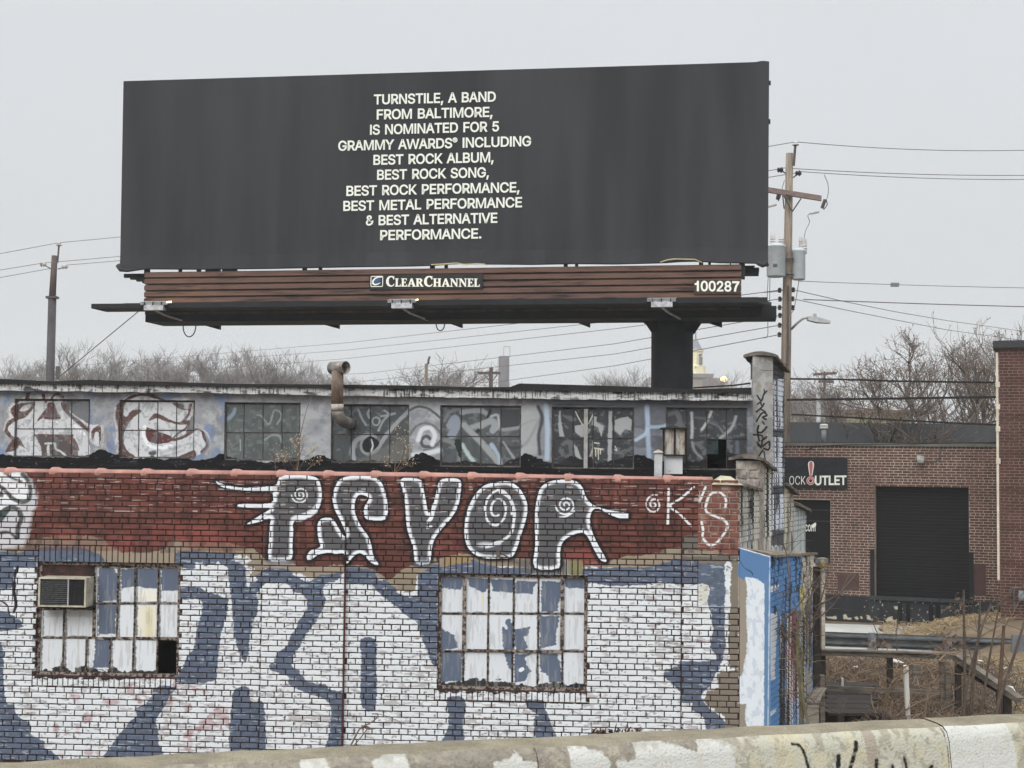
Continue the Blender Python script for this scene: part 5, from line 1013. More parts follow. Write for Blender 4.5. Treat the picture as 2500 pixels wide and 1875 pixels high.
# ================================================================== lettering (flat print): embedded outlines
GL = {'A':[479,[[16,0,201,509,276,509,463,0,395,0,287,302,282,317,276,334,270,352,264,372,257,394,250,420,241,447,232,478,245,478,236,447,228,419,220,393,213,371,206,351,201,333,195,317,191,302,85,0],[110,142,110,199,370,199,370,142]]],
'B':[456,[[60,0,60,509,241,509,266,508,289,504,310,499,329,491,345,481,359,469,371,456,381,442,388,426,394,410,397,392,398,374,397,358,395,344,392,331,387,320,380,310,373,301,365,293,356,286,347,280,336,275,326,270,315,267,315,262,327,261,339,257,351,252,363,245,374,237,385,227,394,216,402,203,409,189,414,173,417,155,418,136,417,117,413,100,408,83,400,67,390,52,377,39,362,28,344,18,324,10,301,4,275,1,247,0],[125,57,245,57,272,58,296,63,315,70,330,80,341,92,349,105,354,120,355,137,355,149,352,161,348,173,342,184,335,194,327,203,317,211,306,218,293,224,279,228,264,230,248,231,125,231],[125,285,238,285,252,286,265,288,277,291,288,296,299,302,308,309,316,317,323,326,329,337,333,348,335,359,336,372,334,388,330,403,323,417,313,429,299,439,283,446,263,450,240,452,125,452]]],
'C':[510,[[267,-7,235,-5,205,1,177,11,150,25,126,42,104,63,86,88,70,115,57,146,48,179,42,215,40,254,42,293,48,329,57,362,70,393,86,421,104,445,126,466,150,484,177,498,205,508,235,514,267,516,286,515,305,513,323,509,340,504,357,498,373,490,388,481,402,471,415,460,427,447,438,433,448,418,456,402,463,385,469,367,473,348,408,348,405,361,401,373,395,384,389,395,382,404,375,413,366,421,357,428,348,435,337,440,327,445,315,449,304,452,292,454,280,455,267,456,245,454,223,450,203,443,184,432,166,419,150,403,137,385,125,364,116,340,109,314,105,285,103,254,105,223,109,194,116,168,125,145,137,123,151,105,166,89,184,76,203,66,223,59,245,54,267,53,280,53,292,55,304,57,315,60,327,64,337,69,348,74,357,81,366,88,375,96,382,105,389,114,395,125,401,136,405,148,408,160,473,160,469,142,463,124,457,107,448,91,438,76,428,62,416,49,402,38,388,28,373,19,357,11,341,5,323,0,305,-4,286,-6]]],
'D':[502,[[219,0,96,0,96,57,215,57,244,58,272,63,296,70,318,81,337,94,354,110,368,128,379,149,388,172,394,198,398,226,399,255,398,285,394,312,388,337,379,361,368,381,354,399,338,415,320,428,299,438,275,446,249,450,221,452,93,452,93,509,225,509,261,507,294,501,325,492,353,478,377,461,399,441,418,418,433,391,446,361,455,329,460,293,462,255,460,217,455,181,446,149,433,119,417,92,398,68,376,48,351,31,322,17,291,8,256,2],[125,509,125,0,60,0,60,509]]],
'E':[418,[[60,0,60,509,372,509,372,452,125,452,125,286,355,286,355,229,125,229,125,57,375,57,375,0]]],
'F':[410,[[60,0,60,509,369,509,369,452,125,452,125,278,346,278,346,221,125,221,125,0]]],
'G':[520,[[269,-7,236,-5,205,1,176,11,149,25,125,43,104,64,85,88,69,116,57,146,47,179,42,215,40,254,42,293,47,329,57,362,69,393,85,421,103,445,125,466,149,484,175,498,203,508,233,514,265,516,285,515,304,513,322,509,340,504,358,497,374,489,389,480,403,469,416,458,429,445,439,431,449,416,458,401,465,384,470,367,474,349,408,349,404,361,399,372,393,383,387,393,380,403,373,411,365,420,356,427,347,434,337,439,326,444,315,448,304,452,291,454,279,455,265,456,243,454,222,450,202,443,183,432,166,419,150,404,137,385,125,364,116,340,109,314,105,285,103,254,105,223,109,194,116,168,125,145,137,124,151,105,166,90,184,76,203,66,224,59,246,54,269,53,290,54,309,57,328,63,345,71,360,81,374,93,386,107,396,123,404,141,410,160,414,180,415,202,434,199,283,199,283,256,478,256,478,200,476,170,471,141,463,115,451,91,436,69,419,50,399,33,377,19,352,8,326,0,298,-5]]],
'I':[300,[[31,0,31,57,118,57,118,452,31,452,31,509,269,509,269,452,183,452,183,57,269,57,269,0]]],
'K':[466,[[104,145,104,216,113,228,122,239,130,250,139,261,148,272,157,282,165,293,174,303,184,314,193,324,202,334,212,344,364,509,448,509,231,276,228,276],[60,0,60,509,125,509,125,334,124,225,125,193,125,0],[372,0,188,259,228,309,449,0]]],
'L':[393,[[60,0,60,509,125,509,125,57,361,57,361,0]]],
'M':[628,[[60,0,60,509,152,509,277,187,287,159,299,123,311,84,322,49,307,49,318,83,330,121,342,158,352,187,476,509,568,509,568,0,504,0,504,291,504,327,505,369,506,413,507,457,513,457,509,445,505,433,502,421,498,409,482,363,467,322,456,291,342,0,286,0,170,291,159,321,145,361,129,408,112,457,119,457,120,416,121,372,122,328,122,291,122,0]]],
'N':[523,[[60,0,60,509,136,509,343,183,347,176,352,169,357,160,363,151,369,141,375,130,381,119,388,107,394,94,401,82,407,68,414,55,405,54,403,68,402,81,401,95,401,108,400,121,400,134,399,146,399,157,399,195,399,509,463,509,463,0,387,0,202,290,177,331,171,342,164,354,156,367,148,381,108,452,119,454,122,384,124,328,125,291,125,0]]],
'O':[533,[[267,-7,235,-5,205,1,177,11,150,25,126,42,105,63,86,88,70,115,57,146,48,179,42,215,40,254,42,293,48,329,57,362,70,393,86,421,105,445,126,466,150,484,177,498,205,508,235,514,267,516,299,514,329,508,357,498,384,484,408,466,429,445,448,421,464,393,477,362,486,329,491,293,493,254,491,215,486,179,477,146,464,115,448,88,429,63,408,42,384,25,357,11,329,1,299,-5],[267,53,289,54,310,59,330,66,349,76,367,89,383,105,396,123,408,144,418,168,425,194,429,223,430,254,429,286,425,314,418,341,408,365,396,386,383,404,367,420,349,433,330,443,310,450,289,454,267,456,245,454,223,450,203,443,184,433,167,420,151,404,137,385,125,364,116,340,109,314,105,285,103,254,105,223,109,194,116,168,125,144,137,123,151,105,167,89,184,76,203,66,223,59,245,54]]],
'P':[444,[[60,0,60,509,235,509,263,507,289,503,312,497,332,487,350,476,366,462,379,447,390,430,398,411,404,391,407,370,409,348,407,325,404,304,398,284,390,265,379,248,366,233,350,219,332,207,312,198,289,191,263,187,235,186,109,186,109,242,233,242,252,243,269,246,284,250,297,256,308,264,318,272,327,282,333,294,338,306,342,319,344,333,344,348,344,362,342,376,338,389,333,402,326,413,318,423,308,431,297,439,284,444,268,449,251,451,232,452,125,452,125,0]]],
'R':[449,[[60,0,60,509,236,509,264,507,290,504,313,497,333,489,351,478,367,465,380,450,390,433,399,415,405,395,408,374,409,352,408,330,405,309,399,290,390,271,380,255,367,240,351,228,333,217,312,209,289,203,264,199,236,198,96,198,96,255,234,255,252,256,269,258,284,262,298,267,309,273,319,281,327,290,334,300,339,312,342,324,344,338,345,352,344,367,342,380,339,393,334,405,327,415,319,425,309,433,298,440,284,445,269,449,252,451,233,452,125,452,125,0],[353,0,230,229,303,229,428,0]]],
'S':[446,[[224,-9,197,-8,172,-4,149,1,128,9,108,19,91,31,76,45,64,60,54,77,46,96,41,115,38,137,104,137,107,123,110,110,116,98,123,88,132,79,142,71,154,64,166,59,180,55,194,52,209,50,224,49,241,50,257,52,272,55,286,60,299,66,311,74,321,82,329,92,336,102,341,114,345,126,346,139,345,151,342,161,338,171,332,179,325,186,316,193,307,199,296,205,284,209,272,214,259,218,245,222,184,239,154,249,128,260,105,274,86,289,71,307,60,326,54,348,52,372,53,393,58,413,65,431,75,448,87,463,102,476,119,488,138,498,158,506,180,511,203,514,227,516,252,514,275,511,296,505,316,498,334,488,351,476,365,463,377,449,387,433,394,415,399,397,401,378,337,378,334,396,326,412,316,426,302,437,286,447,267,453,247,457,225,459,209,458,194,456,180,452,167,448,156,442,145,435,136,427,129,418,123,409,118,398,116,387,115,376,116,363,119,352,124,342,131,334,139,326,148,319,158,313,169,308,180,304,191,300,202,296,212,293,264,279,276,276,287,272,299,268,312,264,324,258,336,252,347,245,359,238,369,229,379,220,387,209,395,198,401,185,405,171,407,155,408,139,407,118,403,99,396,81,386,64,374,48,360,34,343,21,323,11,302,2,278,-4,252,-8]]],
'T':[448,[[32,452,32,509,417,509,417,452,257,452,257,0,193,0,193,452]]],
'U':[517,[[259,-8,230,-7,203,-2,177,5,154,15,133,28,114,43,98,60,85,80,74,101,66,124,62,148,60,173,60,509,124,509,124,178,125,160,128,144,133,128,141,113,150,99,160,87,173,77,187,68,203,61,220,56,239,53,259,52,279,53,298,56,315,61,331,68,345,77,357,87,368,99,377,113,384,128,389,144,392,160,393,178,393,509,457,509,457,173,456,148,451,124,443,101,433,80,419,60,403,43,384,28,363,15,340,5,315,-2,288,-7]]],
'V':[479,[[204,0,16,509,84,509,192,206,197,192,203,176,209,158,215,137,222,115,230,89,239,61,248,31,235,31,244,62,252,90,260,115,267,138,274,158,279,176,285,192,290,206,395,509,463,509,278,0]]],
'W':[686,[[155,0,16,509,82,509,163,196,166,183,170,171,173,158,175,145,187,94,189,80,192,67,195,53,197,40,189,40,192,53,194,67,197,80,200,94,203,107,205,120,208,133,211,145,224,196,306,509,380,509,462,196,465,183,468,171,471,158,474,145,486,94,489,80,492,67,494,53,497,40,488,40,491,53,493,67,496,80,499,94,502,107,504,120,507,133,510,145,523,196,603,509,670,509,530,0,455,0,368,323,363,339,359,356,355,373,351,391,347,410,344,431,340,452,336,475,350,475,346,453,342,433,339,413,335,395,331,377,327,359,323,341,318,323,230,0]]],
'Y':[471,[[203,0,203,208,16,509,91,509,192,344,200,331,208,318,215,305,222,292,229,279,236,264,243,248,250,230,224,230,231,248,237,265,244,280,251,293,258,306,265,318,273,331,280,344,381,509,455,509,268,208,268,0]]],
'0':[453,[[227,-7,199,-5,174,1,151,11,130,24,111,41,95,62,80,86,69,113,60,144,53,178,49,214,48,254,49,294,53,330,60,364,69,395,81,422,95,447,112,467,130,484,151,498,174,508,200,514,227,516,254,514,279,508,302,498,323,484,342,467,358,447,372,422,384,395,393,364,400,330,404,294,405,254,404,214,400,178,393,144,384,113,373,86,359,62,342,41,323,24,302,11,279,1,254,-5],[227,50,245,51,261,56,276,63,290,74,303,87,313,103,323,122,330,144,336,168,340,194,343,223,344,254,343,285,340,314,336,341,330,365,323,387,313,405,303,422,290,435,276,446,261,453,245,458,227,460,209,458,192,453,177,446,163,435,151,422,140,405,131,387,123,365,117,341,113,314,110,285,109,254,110,223,113,194,117,168,123,144,131,122,140,103,151,87,163,74,177,63,192,56,209,51]]],
'1':[453,[[76,0,76,55,391,55,391,0],[276,509,276,0,212,0,212,448,209,448,86,358,86,427,198,509]]],
'2':[453,[[64,0,64,47,234,229,248,243,261,257,272,270,282,282,291,294,299,305,305,316,311,327,315,337,318,348,320,360,320,371,319,385,317,397,313,408,308,419,301,428,293,436,283,443,273,449,262,454,250,457,237,459,224,460,209,459,196,457,184,453,172,447,162,441,153,433,145,424,139,413,134,402,130,390,128,376,127,362,66,362,67,384,71,405,77,424,86,442,98,459,111,473,126,486,143,496,162,505,182,511,203,514,225,516,247,514,268,511,288,505,306,497,323,486,337,474,350,461,361,445,370,428,376,411,380,392,381,372,380,358,378,345,375,331,371,318,365,304,357,290,347,275,336,259,322,241,306,223,288,202,267,180,153,60,153,57,389,57,389,0]]],
'3':[453,[[218,-7,195,-6,173,-3,152,2,133,10,114,19,98,30,83,43,70,57,60,74,52,91,46,111,44,132,109,132,111,119,115,107,120,97,126,87,134,78,144,71,154,64,165,59,178,55,191,52,204,50,219,50,234,51,248,53,262,56,275,61,287,67,297,74,307,83,315,93,321,104,325,116,328,130,329,145,328,158,326,172,322,184,316,196,308,207,299,217,288,226,275,234,260,240,242,244,223,247,201,248,157,248,157,299,288,448,288,452,70,452,70,509,372,509,372,461,211,278,211,289,239,290,264,288,287,284,308,276,327,265,344,253,359,239,371,222,381,205,387,186,392,166,393,145,392,123,387,103,380,84,370,66,358,50,344,36,327,23,309,12,288,4,266,-2,243,-6]]],
'5':[453,[[221,-7,199,-6,178,-2,159,3,140,11,123,21,108,32,94,45,83,60,73,76,66,93,62,111,60,130,122,130,124,119,127,108,132,98,138,89,145,80,154,73,163,66,173,60,184,56,196,52,208,50,221,50,236,51,250,53,264,58,276,64,288,72,298,82,307,92,314,104,320,117,324,131,327,146,328,162,327,178,324,193,320,208,314,221,306,233,297,244,286,254,275,262,262,269,248,273,233,276,218,277,205,276,192,275,180,272,167,268,156,264,145,258,136,252,128,246,67,253,96,509,366,509,366,452,151,452,134,301,136,301,145,308,155,315,166,320,178,325,190,329,203,331,216,333,229,334,247,333,263,330,279,326,294,321,308,314,321,306,334,296,345,285,355,273,364,260,372,246,379,231,384,215,388,199,390,181,391,163,390,139,385,117,379,95,369,76,357,57,343,41,327,27,309,15,289,6,268,-1,245,-5]]],
'7':[453,[[97,0,323,448,323,452,62,452,62,509,391,509,391,449,165,0]]],
'8':[453,[[226,-7,201,-6,178,-2,156,3,136,11,117,21,101,33,86,47,74,62,64,78,57,96,53,115,52,135,53,151,55,166,59,181,65,195,72,208,81,220,90,231,101,241,113,249,125,256,139,261,153,265,153,267,135,273,119,282,105,293,93,308,83,324,76,342,72,360,70,380,72,399,75,417,82,434,90,450,101,464,114,477,129,488,146,498,164,506,184,511,204,514,226,516,248,514,269,511,288,506,306,498,323,488,337,477,350,464,361,450,370,434,377,417,380,399,382,380,380,361,376,342,369,324,359,308,347,293,333,282,318,273,300,267,300,265,314,261,327,256,339,249,351,241,362,231,372,220,380,208,387,195,393,181,397,166,400,151,401,135,399,115,395,96,388,78,378,62,366,47,352,33,335,21,317,11,296,3,275,-2,251,-6],[226,49,243,50,258,52,272,55,285,60,296,66,307,74,315,82,323,91,329,102,333,113,336,126,337,139,336,152,333,165,329,177,322,189,314,199,305,208,295,216,283,223,270,228,256,232,242,234,226,235,211,234,196,232,182,228,169,223,157,216,147,208,138,199,130,189,123,177,119,165,116,152,115,139,116,126,119,113,123,102,129,91,136,82,145,74,156,66,167,60,180,55,195,52,210,50],[226,290,239,290,252,292,263,296,274,300,284,306,293,313,300,321,307,330,312,341,316,351,318,363,319,376,318,388,316,399,313,410,308,420,301,429,294,437,285,444,275,449,264,454,252,457,240,459,226,460,213,459,200,457,188,454,177,449,167,444,159,437,151,429,145,420,139,410,136,399,134,388,133,376,134,363,136,351,139,341,145,330,151,321,159,313,168,306,178,300,189,296,201,292,213,290]]],
'&':[447,[[197,-7,173,-6,150,-2,129,4,110,12,93,22,78,34,65,47,54,62,45,78,39,96,35,114,34,133,35,149,37,163,42,177,47,189,55,201,63,213,73,224,85,235,97,245,111,256,125,267,140,279,216,335,221,339,226,343,231,347,237,352,242,357,246,363,251,369,255,375,258,382,260,389,261,397,262,405,261,417,258,427,253,437,245,445,237,452,226,457,215,460,201,461,192,460,184,459,176,456,168,453,161,449,155,444,150,438,145,431,142,424,139,416,137,408,137,399,137,389,139,380,142,372,145,363,150,355,155,346,162,337,169,327,176,317,185,307,194,296,204,284,438,0,364,0,171,231,121,293,111,306,102,319,94,331,87,344,82,357,78,370,76,384,75,398,76,415,79,430,84,445,91,458,99,470,109,481,121,491,134,499,149,505,165,510,182,513,200,513,218,513,235,510,251,505,266,499,279,491,290,482,300,471,308,459,315,447,320,433,323,419,324,404,323,393,322,382,319,372,315,362,310,352,305,342,299,333,291,325,283,317,275,308,266,301,256,293,154,217,140,206,128,195,118,185,110,174,104,164,100,154,98,143,97,131,98,119,100,108,104,97,109,87,116,78,124,70,133,63,143,57,154,53,166,49,179,47,193,46,208,47,223,50,237,54,251,59,265,66,278,75,290,84,301,95,312,108,321,121,329,136,336,151,342,168,346,186,348,205,349,224,408,224,407,201,405,180,401,161,397,144,391,128,385,115,378,103,371,92,364,83,357,75,351,68,345,62,333,47,320,34,305,23,289,14,271,7,252,1,234,-3,215,-6]]],
'®':[463,[[231,118,211,119,192,122,173,127,154,134,137,142,121,152,105,164,91,177,78,191,67,206,57,222,48,240,42,258,37,277,34,297,33,317,34,337,37,357,42,376,48,394,57,411,67,428,78,443,91,457,105,470,121,482,137,491,154,500,173,507,192,512,211,515,231,516,252,515,271,512,290,507,309,500,326,491,343,482,358,470,372,457,385,443,396,428,406,411,415,394,422,376,426,357,429,337,430,317,429,297,426,277,422,258,415,240,406,222,396,206,385,191,372,177,358,164,343,152,326,142,309,134,290,127,271,122,252,119],[231,166,252,168,271,171,290,178,307,187,323,198,338,210,351,225,362,241,371,259,377,277,381,296,382,317,381,337,377,357,371,375,362,393,351,409,338,423,323,436,307,447,290,456,271,462,252,466,231,467,211,466,192,462,173,456,156,447,140,436,125,423,112,409,101,393,92,375,86,357,82,337,81,317,82,296,86,277,92,259,101,241,112,225,125,210,140,198,156,187,173,178,192,171,211,168],[273,226,228,312,273,312,319,226],[161,226,161,409,253,409,259,408,266,407,272,405,279,402,285,399,292,394,297,389,302,383,306,376,309,368,311,360,311,350,311,341,309,332,306,323,302,316,296,309,291,304,285,299,278,295,271,292,264,289,257,288,250,287,185,287,185,319,239,319,243,319,248,321,253,323,257,327,261,331,264,337,266,343,267,350,266,358,264,364,261,368,257,372,252,375,248,376,244,378,239,378,203,378,203,226]]],
',':[187,[[38,-119,68,71,137,71,84,-119]]],
'.':[187,[[95,-4,86,-4,78,-1,70,3,63,9,57,16,53,24,50,32,50,41,50,50,53,59,57,66,63,73,70,79,78,83,86,86,95,87,104,86,113,83,121,79,128,73,134,66,138,59,140,50,141,41,140,32,138,24,134,16,128,9,121,3,113,-1,104,-4]]],
'c':[395,[[207,-8,182,-7,159,-2,137,6,117,16,98,30,82,46,68,64,56,85,46,108,40,133,36,159,34,187,36,216,40,243,46,268,56,291,68,312,82,330,98,346,117,360,137,371,159,378,182,383,207,384,221,384,234,383,247,380,260,377,272,373,284,368,295,362,305,356,315,349,324,341,332,332,340,322,347,312,353,301,358,289,362,277,303,262,301,269,298,276,294,283,290,289,286,295,281,301,276,306,270,311,264,315,257,319,250,322,242,325,234,327,226,329,217,329,207,330,189,329,173,325,158,319,145,310,134,300,124,287,115,274,108,258,103,242,99,224,97,206,96,187,97,169,99,151,103,134,108,117,115,102,124,89,134,76,145,66,158,57,173,51,189,48,207,46,217,47,226,48,234,49,243,52,250,54,258,58,264,62,271,66,277,71,282,76,287,82,292,89,296,95,299,102,302,110,304,117,363,102,359,90,354,78,348,67,341,56,334,46,325,37,316,29,306,21,296,15,285,9,273,4,261,-1,248,-4,235,-6,221,-8]]],
'o':[415,[[207,-8,182,-7,159,-2,137,6,117,16,98,30,82,46,68,64,56,85,46,108,40,133,36,159,34,187,36,216,40,243,46,268,56,291,68,312,82,330,98,346,117,360,137,371,159,378,182,383,207,384,233,383,256,378,278,371,299,360,317,346,333,330,347,312,359,291,369,268,376,243,380,216,381,187,380,159,376,133,369,108,359,85,347,64,333,46,317,30,299,16,278,6,256,-2,233,-7],[207,46,226,48,242,51,257,57,270,66,282,76,292,89,300,102,307,117,312,134,316,151,318,169,319,187,318,206,316,224,312,242,307,258,300,274,292,287,282,300,270,310,257,319,242,325,226,329,207,330,189,329,173,325,158,319,145,310,134,300,124,287,115,274,108,258,103,242,99,224,97,206,96,187,97,169,99,151,103,134,108,117,115,102,124,89,134,76,145,66,158,57,173,51,189,48]]],
'm':[609,[[53,0,53,379,112,379,112,295,108,295,112,310,118,323,125,335,132,346,141,355,151,363,161,370,172,376,183,380,195,384,207,386,219,386,239,385,257,380,273,372,287,361,299,347,309,331,316,314,321,295,312,295,317,308,322,321,329,332,337,343,347,353,357,361,368,369,381,375,394,380,407,383,422,385,437,386,453,385,468,383,483,378,497,372,510,364,522,354,532,342,541,328,548,313,553,296,556,276,557,255,557,0,496,0,496,254,494,273,490,289,483,302,473,313,460,321,447,326,433,329,419,330,406,330,395,328,384,324,374,320,365,314,358,307,351,299,345,290,341,280,338,270,336,259,335,247,335,0,274,0,274,260,273,275,269,288,262,301,253,311,242,320,229,326,215,329,199,330,188,330,178,328,168,325,158,320,148,314,140,307,132,299,126,289,121,278,117,266,114,253,114,238,114,0]]],
'H':[516,[[60,0,60,509,125,509,125,289,392,289,392,509,457,509,457,0,392,0,392,232,125,232,125,0]]],
'!':[196,[[67,160,63,509,132,509,128,160],[98,-4,89,-4,81,-1,73,3,66,9,60,16,56,24,53,32,52,41,53,50,56,58,60,66,66,73,73,79,81,83,89,86,98,86,107,86,116,83,123,79,130,73,136,66,140,58,143,50,143,41,143,32,140,24,136,16,130,9,123,3,116,-1,107,-4]]],
' ':[260,[]]}
GL = {k: (a, [list(zip(q[::2], q[1::2])) for q in s]) for k, (a, s) in GL.items()}
SERIF = {'L': (540, [[(0,0),(0,40),(70,60),(70,640),(0,660),(0,700),(320,700),(320,660),(240,640),(240,60),(420,60),(480,200),(520,200),(500,0)]]),
 'E': (570, [[(0,0),(0,40),(70,60),(70,640),(0,660),(0,700),(500,700),(510,530),(470,530),(430,640),(240,640),(240,390),(340,390),(370,450),(400,450),(400,260),(370,260),(340,330),(240,330),(240,60),(450,60),(500,190),(540,190),(520,0)]]),
 'H': (760, [[(0,0),(0,40),(70,60),(70,640),(0,660),(0,700),(310,700),(310,660),(240,640),(240,390),(480,390),(480,640),(410,660),(410,700),(720,700),(720,660),(650,640),(650,60),(720,40),(720,0),(410,0),(410,40),(480,60),(480,330),(240,330),(240,60),(310,40),(310,0)]]),
 'N': (770, [[(0,0),(0,40),(90,60),(90,640),(0,660),(0,700),(240,700),(580,250),(580,640),(500,660),(500,700),(740,700),(740,660),(650,640),(650,0),(560,0),(160,520),(160,60),(250,40),(250,0)]]),
 'A': (740, [[(0,0),(0,40),(60,60),(300,700),(430,700),(680,60),(740,40),(740,0),(430,0),(430,40),(500,60),(450,190),(210,190),(165,60),(240,40),(240,0)], [(235,250),(330,500),(430,250)]]),
 'R': (700, [[(0,0),(0,40),(70,60),(70,640),(0,660),(0,700),(380,700),(520,660),(580,560),(560,440),(440,370),(620,60),(690,40),(690,0),(480,0),(290,340),(240,340),(240,60),(310,40),(310,0)], [(240,400),(330,400),(400,460),(410,560),(370,620),(240,640)]]),
 'C': (660, [[(600,480),(560,480),(500,600),(400,650),(280,600),(220,480),(210,350),(230,200),(300,100),(410,55),(520,90),(590,180),(620,160),(560,50),(430,-10),(280,0),(130,80),(40,220),(30,380),(80,550),(200,670),(350,715),(480,700),(560,680),(600,700)]])}
def grown(pts, d):                        # thicken an outline: outer contours run one way, counters the other
    pts = [p for i, p in enumerate(pts) if math.dist(p, pts[i - 1]) > 6]; n = len(pts); out = []
    for i in range(n):
        (ax, ay), (bx, by), (cx_, cy_) = pts[i - 1], pts[i], pts[(i + 1) % n]
        u = Vector((bx - ax, by - ay)); v = Vector((cx_ - bx, cy_ - by))
        if u.length < 1e-6 or v.length < 1e-6: out.append((bx, by)); continue
        u.normalize(); v.normalize(); nrm = Vector((u.y + v.y, -u.x - v.x)); k = max(.35, nrm.length_squared / 2)
        nrm = nrm / k if k > .35 else nrm.normalized(); out.append((bx + nrm.x * d, by + nrm.y * d))
    return out
def area(p): return sum(p[i - 1][0] * p[i][1] - p[i][0] * p[i - 1][1] for i in range(len(p)))
def oriented(sp):                        # largest contour turned anticlockwise, the rest relative to it
    if not sp: return sp
    big = max(sp, key=lambda q: abs(area(q)))
    return [list(q)[::-1] for q in sp] if area(big) < 0 else [list(q) for q in sp]
GL['I'] = (185, [[(60,0),(125,0),(125,509),(60,509)]]); GL['1'] = (360, [[(50,325),(50,380),(130,395),(165,440),(180,509),(250,509),(250,0),(172,0),(172,325)][::-1]]); GL['7'] = (453, [[(45,509),(45,440),(325,440),(225,300),(160,140),(140,0),(220,0),(245,150),(300,290),(405,445),(405,509)]])
GL['N'] = (523, [[(60,0),(60,509),(136,509),(402,96),(399,509),(463,509),(463,0),(387,0),(122,412),(125,0)][::-1]]); GL['M'] = (628, [[(60,0),(60,509),(150,509),(314,80),(478,509),(568,509),(568,0),(506,0),(506,420),(342,0),(286,0),(122,420),(122,0)][::-1]])
GL['K'] = (470, [[(60,0),(60,509),(125,509),(125,245),(364,509),(446,509),(232,275),(451,0),(372,0),(186,225),(125,158),(125,0)][::-1]]); GL['W'] = (686, [[(150,0),(10,509),(78,509),(184,100),(310,509),(376,509),(502,100),(608,509),(676,509),(536,0),(470,0),(343,415),(216,0)]])
GL = {k: (a, oriented(s)) for k, (a, s) in GL.items()}
for _k in ('I', '1', '7', 'N', 'M', 'K', 'W'): GL[_k] = (GL[_k][0], oriented(GL[_k][1]))
SERIF = {k: (a, [q if (i == 0) == (area(q) > 0) else q[::-1] for i, q in enumerate(s)]) for k, (a, s) in SERIF.items()}
def lettering(name, items, fr, w, matl, parent, offset=0, depth=.004):
    """items: list of (text, u0, v0, u1, v1, cap height, serif) laid along a baseline"""
    cu = bpy.data.curves.new(name, 'CURVE'); cu.dimensions = '2D'; cu.fill_mode = 'BOTH'; cu.extrude = 0; cu.offset = 0
    mbx = MB()
    for text, ua, va, ub, vb, cap, kind in items:
        x = 0; gl = []; small = .78
        for ch in text:
            if kind == 'serif':
                sc = 1 if ch.isupper() else small; adv, sp = SERIF[ch.upper()] if ch != ' ' else (150, []); k = sc / .7
            elif ch == '®': adv, sp = GL[ch]; sc = .62; k = sc / .51
            else: adv, sp = GL[ch]; k = 1 / .51
            ad = adv * k / 1000
            yo = .42 if ch == '®' else 0
            gl.append((x, k / 1000, sp, yo)); x += ad - (.03 if kind != 'serif' else -.02)
        right = max((x0 + px * k) for x0, k, sp, yo in gl for s in sp for px, _ in s); left = min((x0 + px * k) for x0, k, sp, yo in gl[:1] for s in sp for px, _ in s)
        sx = (ub - ua) / (right - left)
        for x0, k, sp, yo in gl:
            if not sp: continue
            big = max(sp, key=lambda q: abs(area(q))); outs = [q for q in sp if area(q) > 0]; holes_ = [q for q in sp if area(q) <= 0]
            for gi, og in enumerate(outs):
                c = bpy.data.curves.new('t', 'CURVE'); c.dimensions = '2D'; c.fill_mode = 'BOTH'; c.extrude = depth / 2
                for s in [grown(q, offset * (700 if kind == 'serif' else 510)) for q in [og] + (holes_ if og is big else [])]:
                    spn = c.splines.new('POLY'); spn.points.add(len(s) - 1); spn.use_cyclic_u = True
                    for i, (px, py) in enumerate(s): spn.points[i].co = ((x0 + px * k - left) * sx, (py * k + yo) * cap, 0, 1)
                o = bpy.data.objects.new('t', c); me = bpy.data.meshes.new_from_object(o); L = ub - ua
                vs = [fr.pt(ua + v.co.x, w - v.co.z - .0015 * gi, va + (vb - va) * v.co.x / L + v.co.y) for v in me.vertices]
                mbx.add(vs, [tuple(p.vertices) for p in me.polygons])
                bpy.data.objects.remove(o); bpy.data.curves.remove(c); bpy.data.meshes.remove(me)
    bpy.data.curves.remove(cu)
    return mbx.build(name, matl, parent)
# ================================================================== billboard
BB = Frame(P(1085, 400, 32.0), R(9.0), R(0.15))
_dup = None
def bu(px, py=400, w=0): return BB.hit(px, py, w)[0]
def bv(px, py, w=0): return BB.hit(px, py, w)[1]
BM = BB.M.copy(); bbase = BB.pt(bu(1642, 800), .9, 0); bbase.z = GZ; BM.translation = bbase
BBD = thing('billboard', 'huge charcoal billboard with pale lettering on a black steel column', 'billboard', M=BM)
M_bblk = mat('billboard_black_steel', (34, 37, 41), (22, 24, 27), scale=2, rough=.75, bump=.15)
M_vinyl = bpy.data.materials.new('charcoal_vinyl'); M_vinyl.use_nodes = True
t = M_vinyl.node_tree; bs = t.nodes['Principled BSDF']; bs.inputs['Roughness'].default_value = .7; bs.inputs['Specular IOR Level'].default_value = .2
tcn = t.nodes.new('ShaderNodeTexCoord'); mpn = t.nodes.new('ShaderNodeMapping'); mpn.inputs['Scale'].default_value = (.8, 1, .10); t.links.new(tcn.outputs['Object'], mpn.inputs[0])
n1_ = t.nodes.new('ShaderNodeTexNoise'); n1_.inputs['Scale'].default_value = 1.0; n1_.inputs['Detail'].default_value = 5; t.links.new(mpn.outputs[0], n1_.inputs['Vector'])
n2_ = t.nodes.new('ShaderNodeTexNoise'); n2_.inputs['Scale'].default_value = 70; t.links.new(tcn.outputs['Object'], n2_.inputs['Vector'])
ad = t.nodes.new('ShaderNodeMath'); ad.operation = 'MULTIPLY_ADD'; t.links.new(n2_.outputs[0], ad.inputs[0]); ad.inputs[1].default_value = .16; t.links.new(n1_.outputs[0], ad.inputs[2])
rp_ = t.nodes.new('ShaderNodeValToRGB'); t.links.new(ad.outputs[0], rp_.inputs[0])
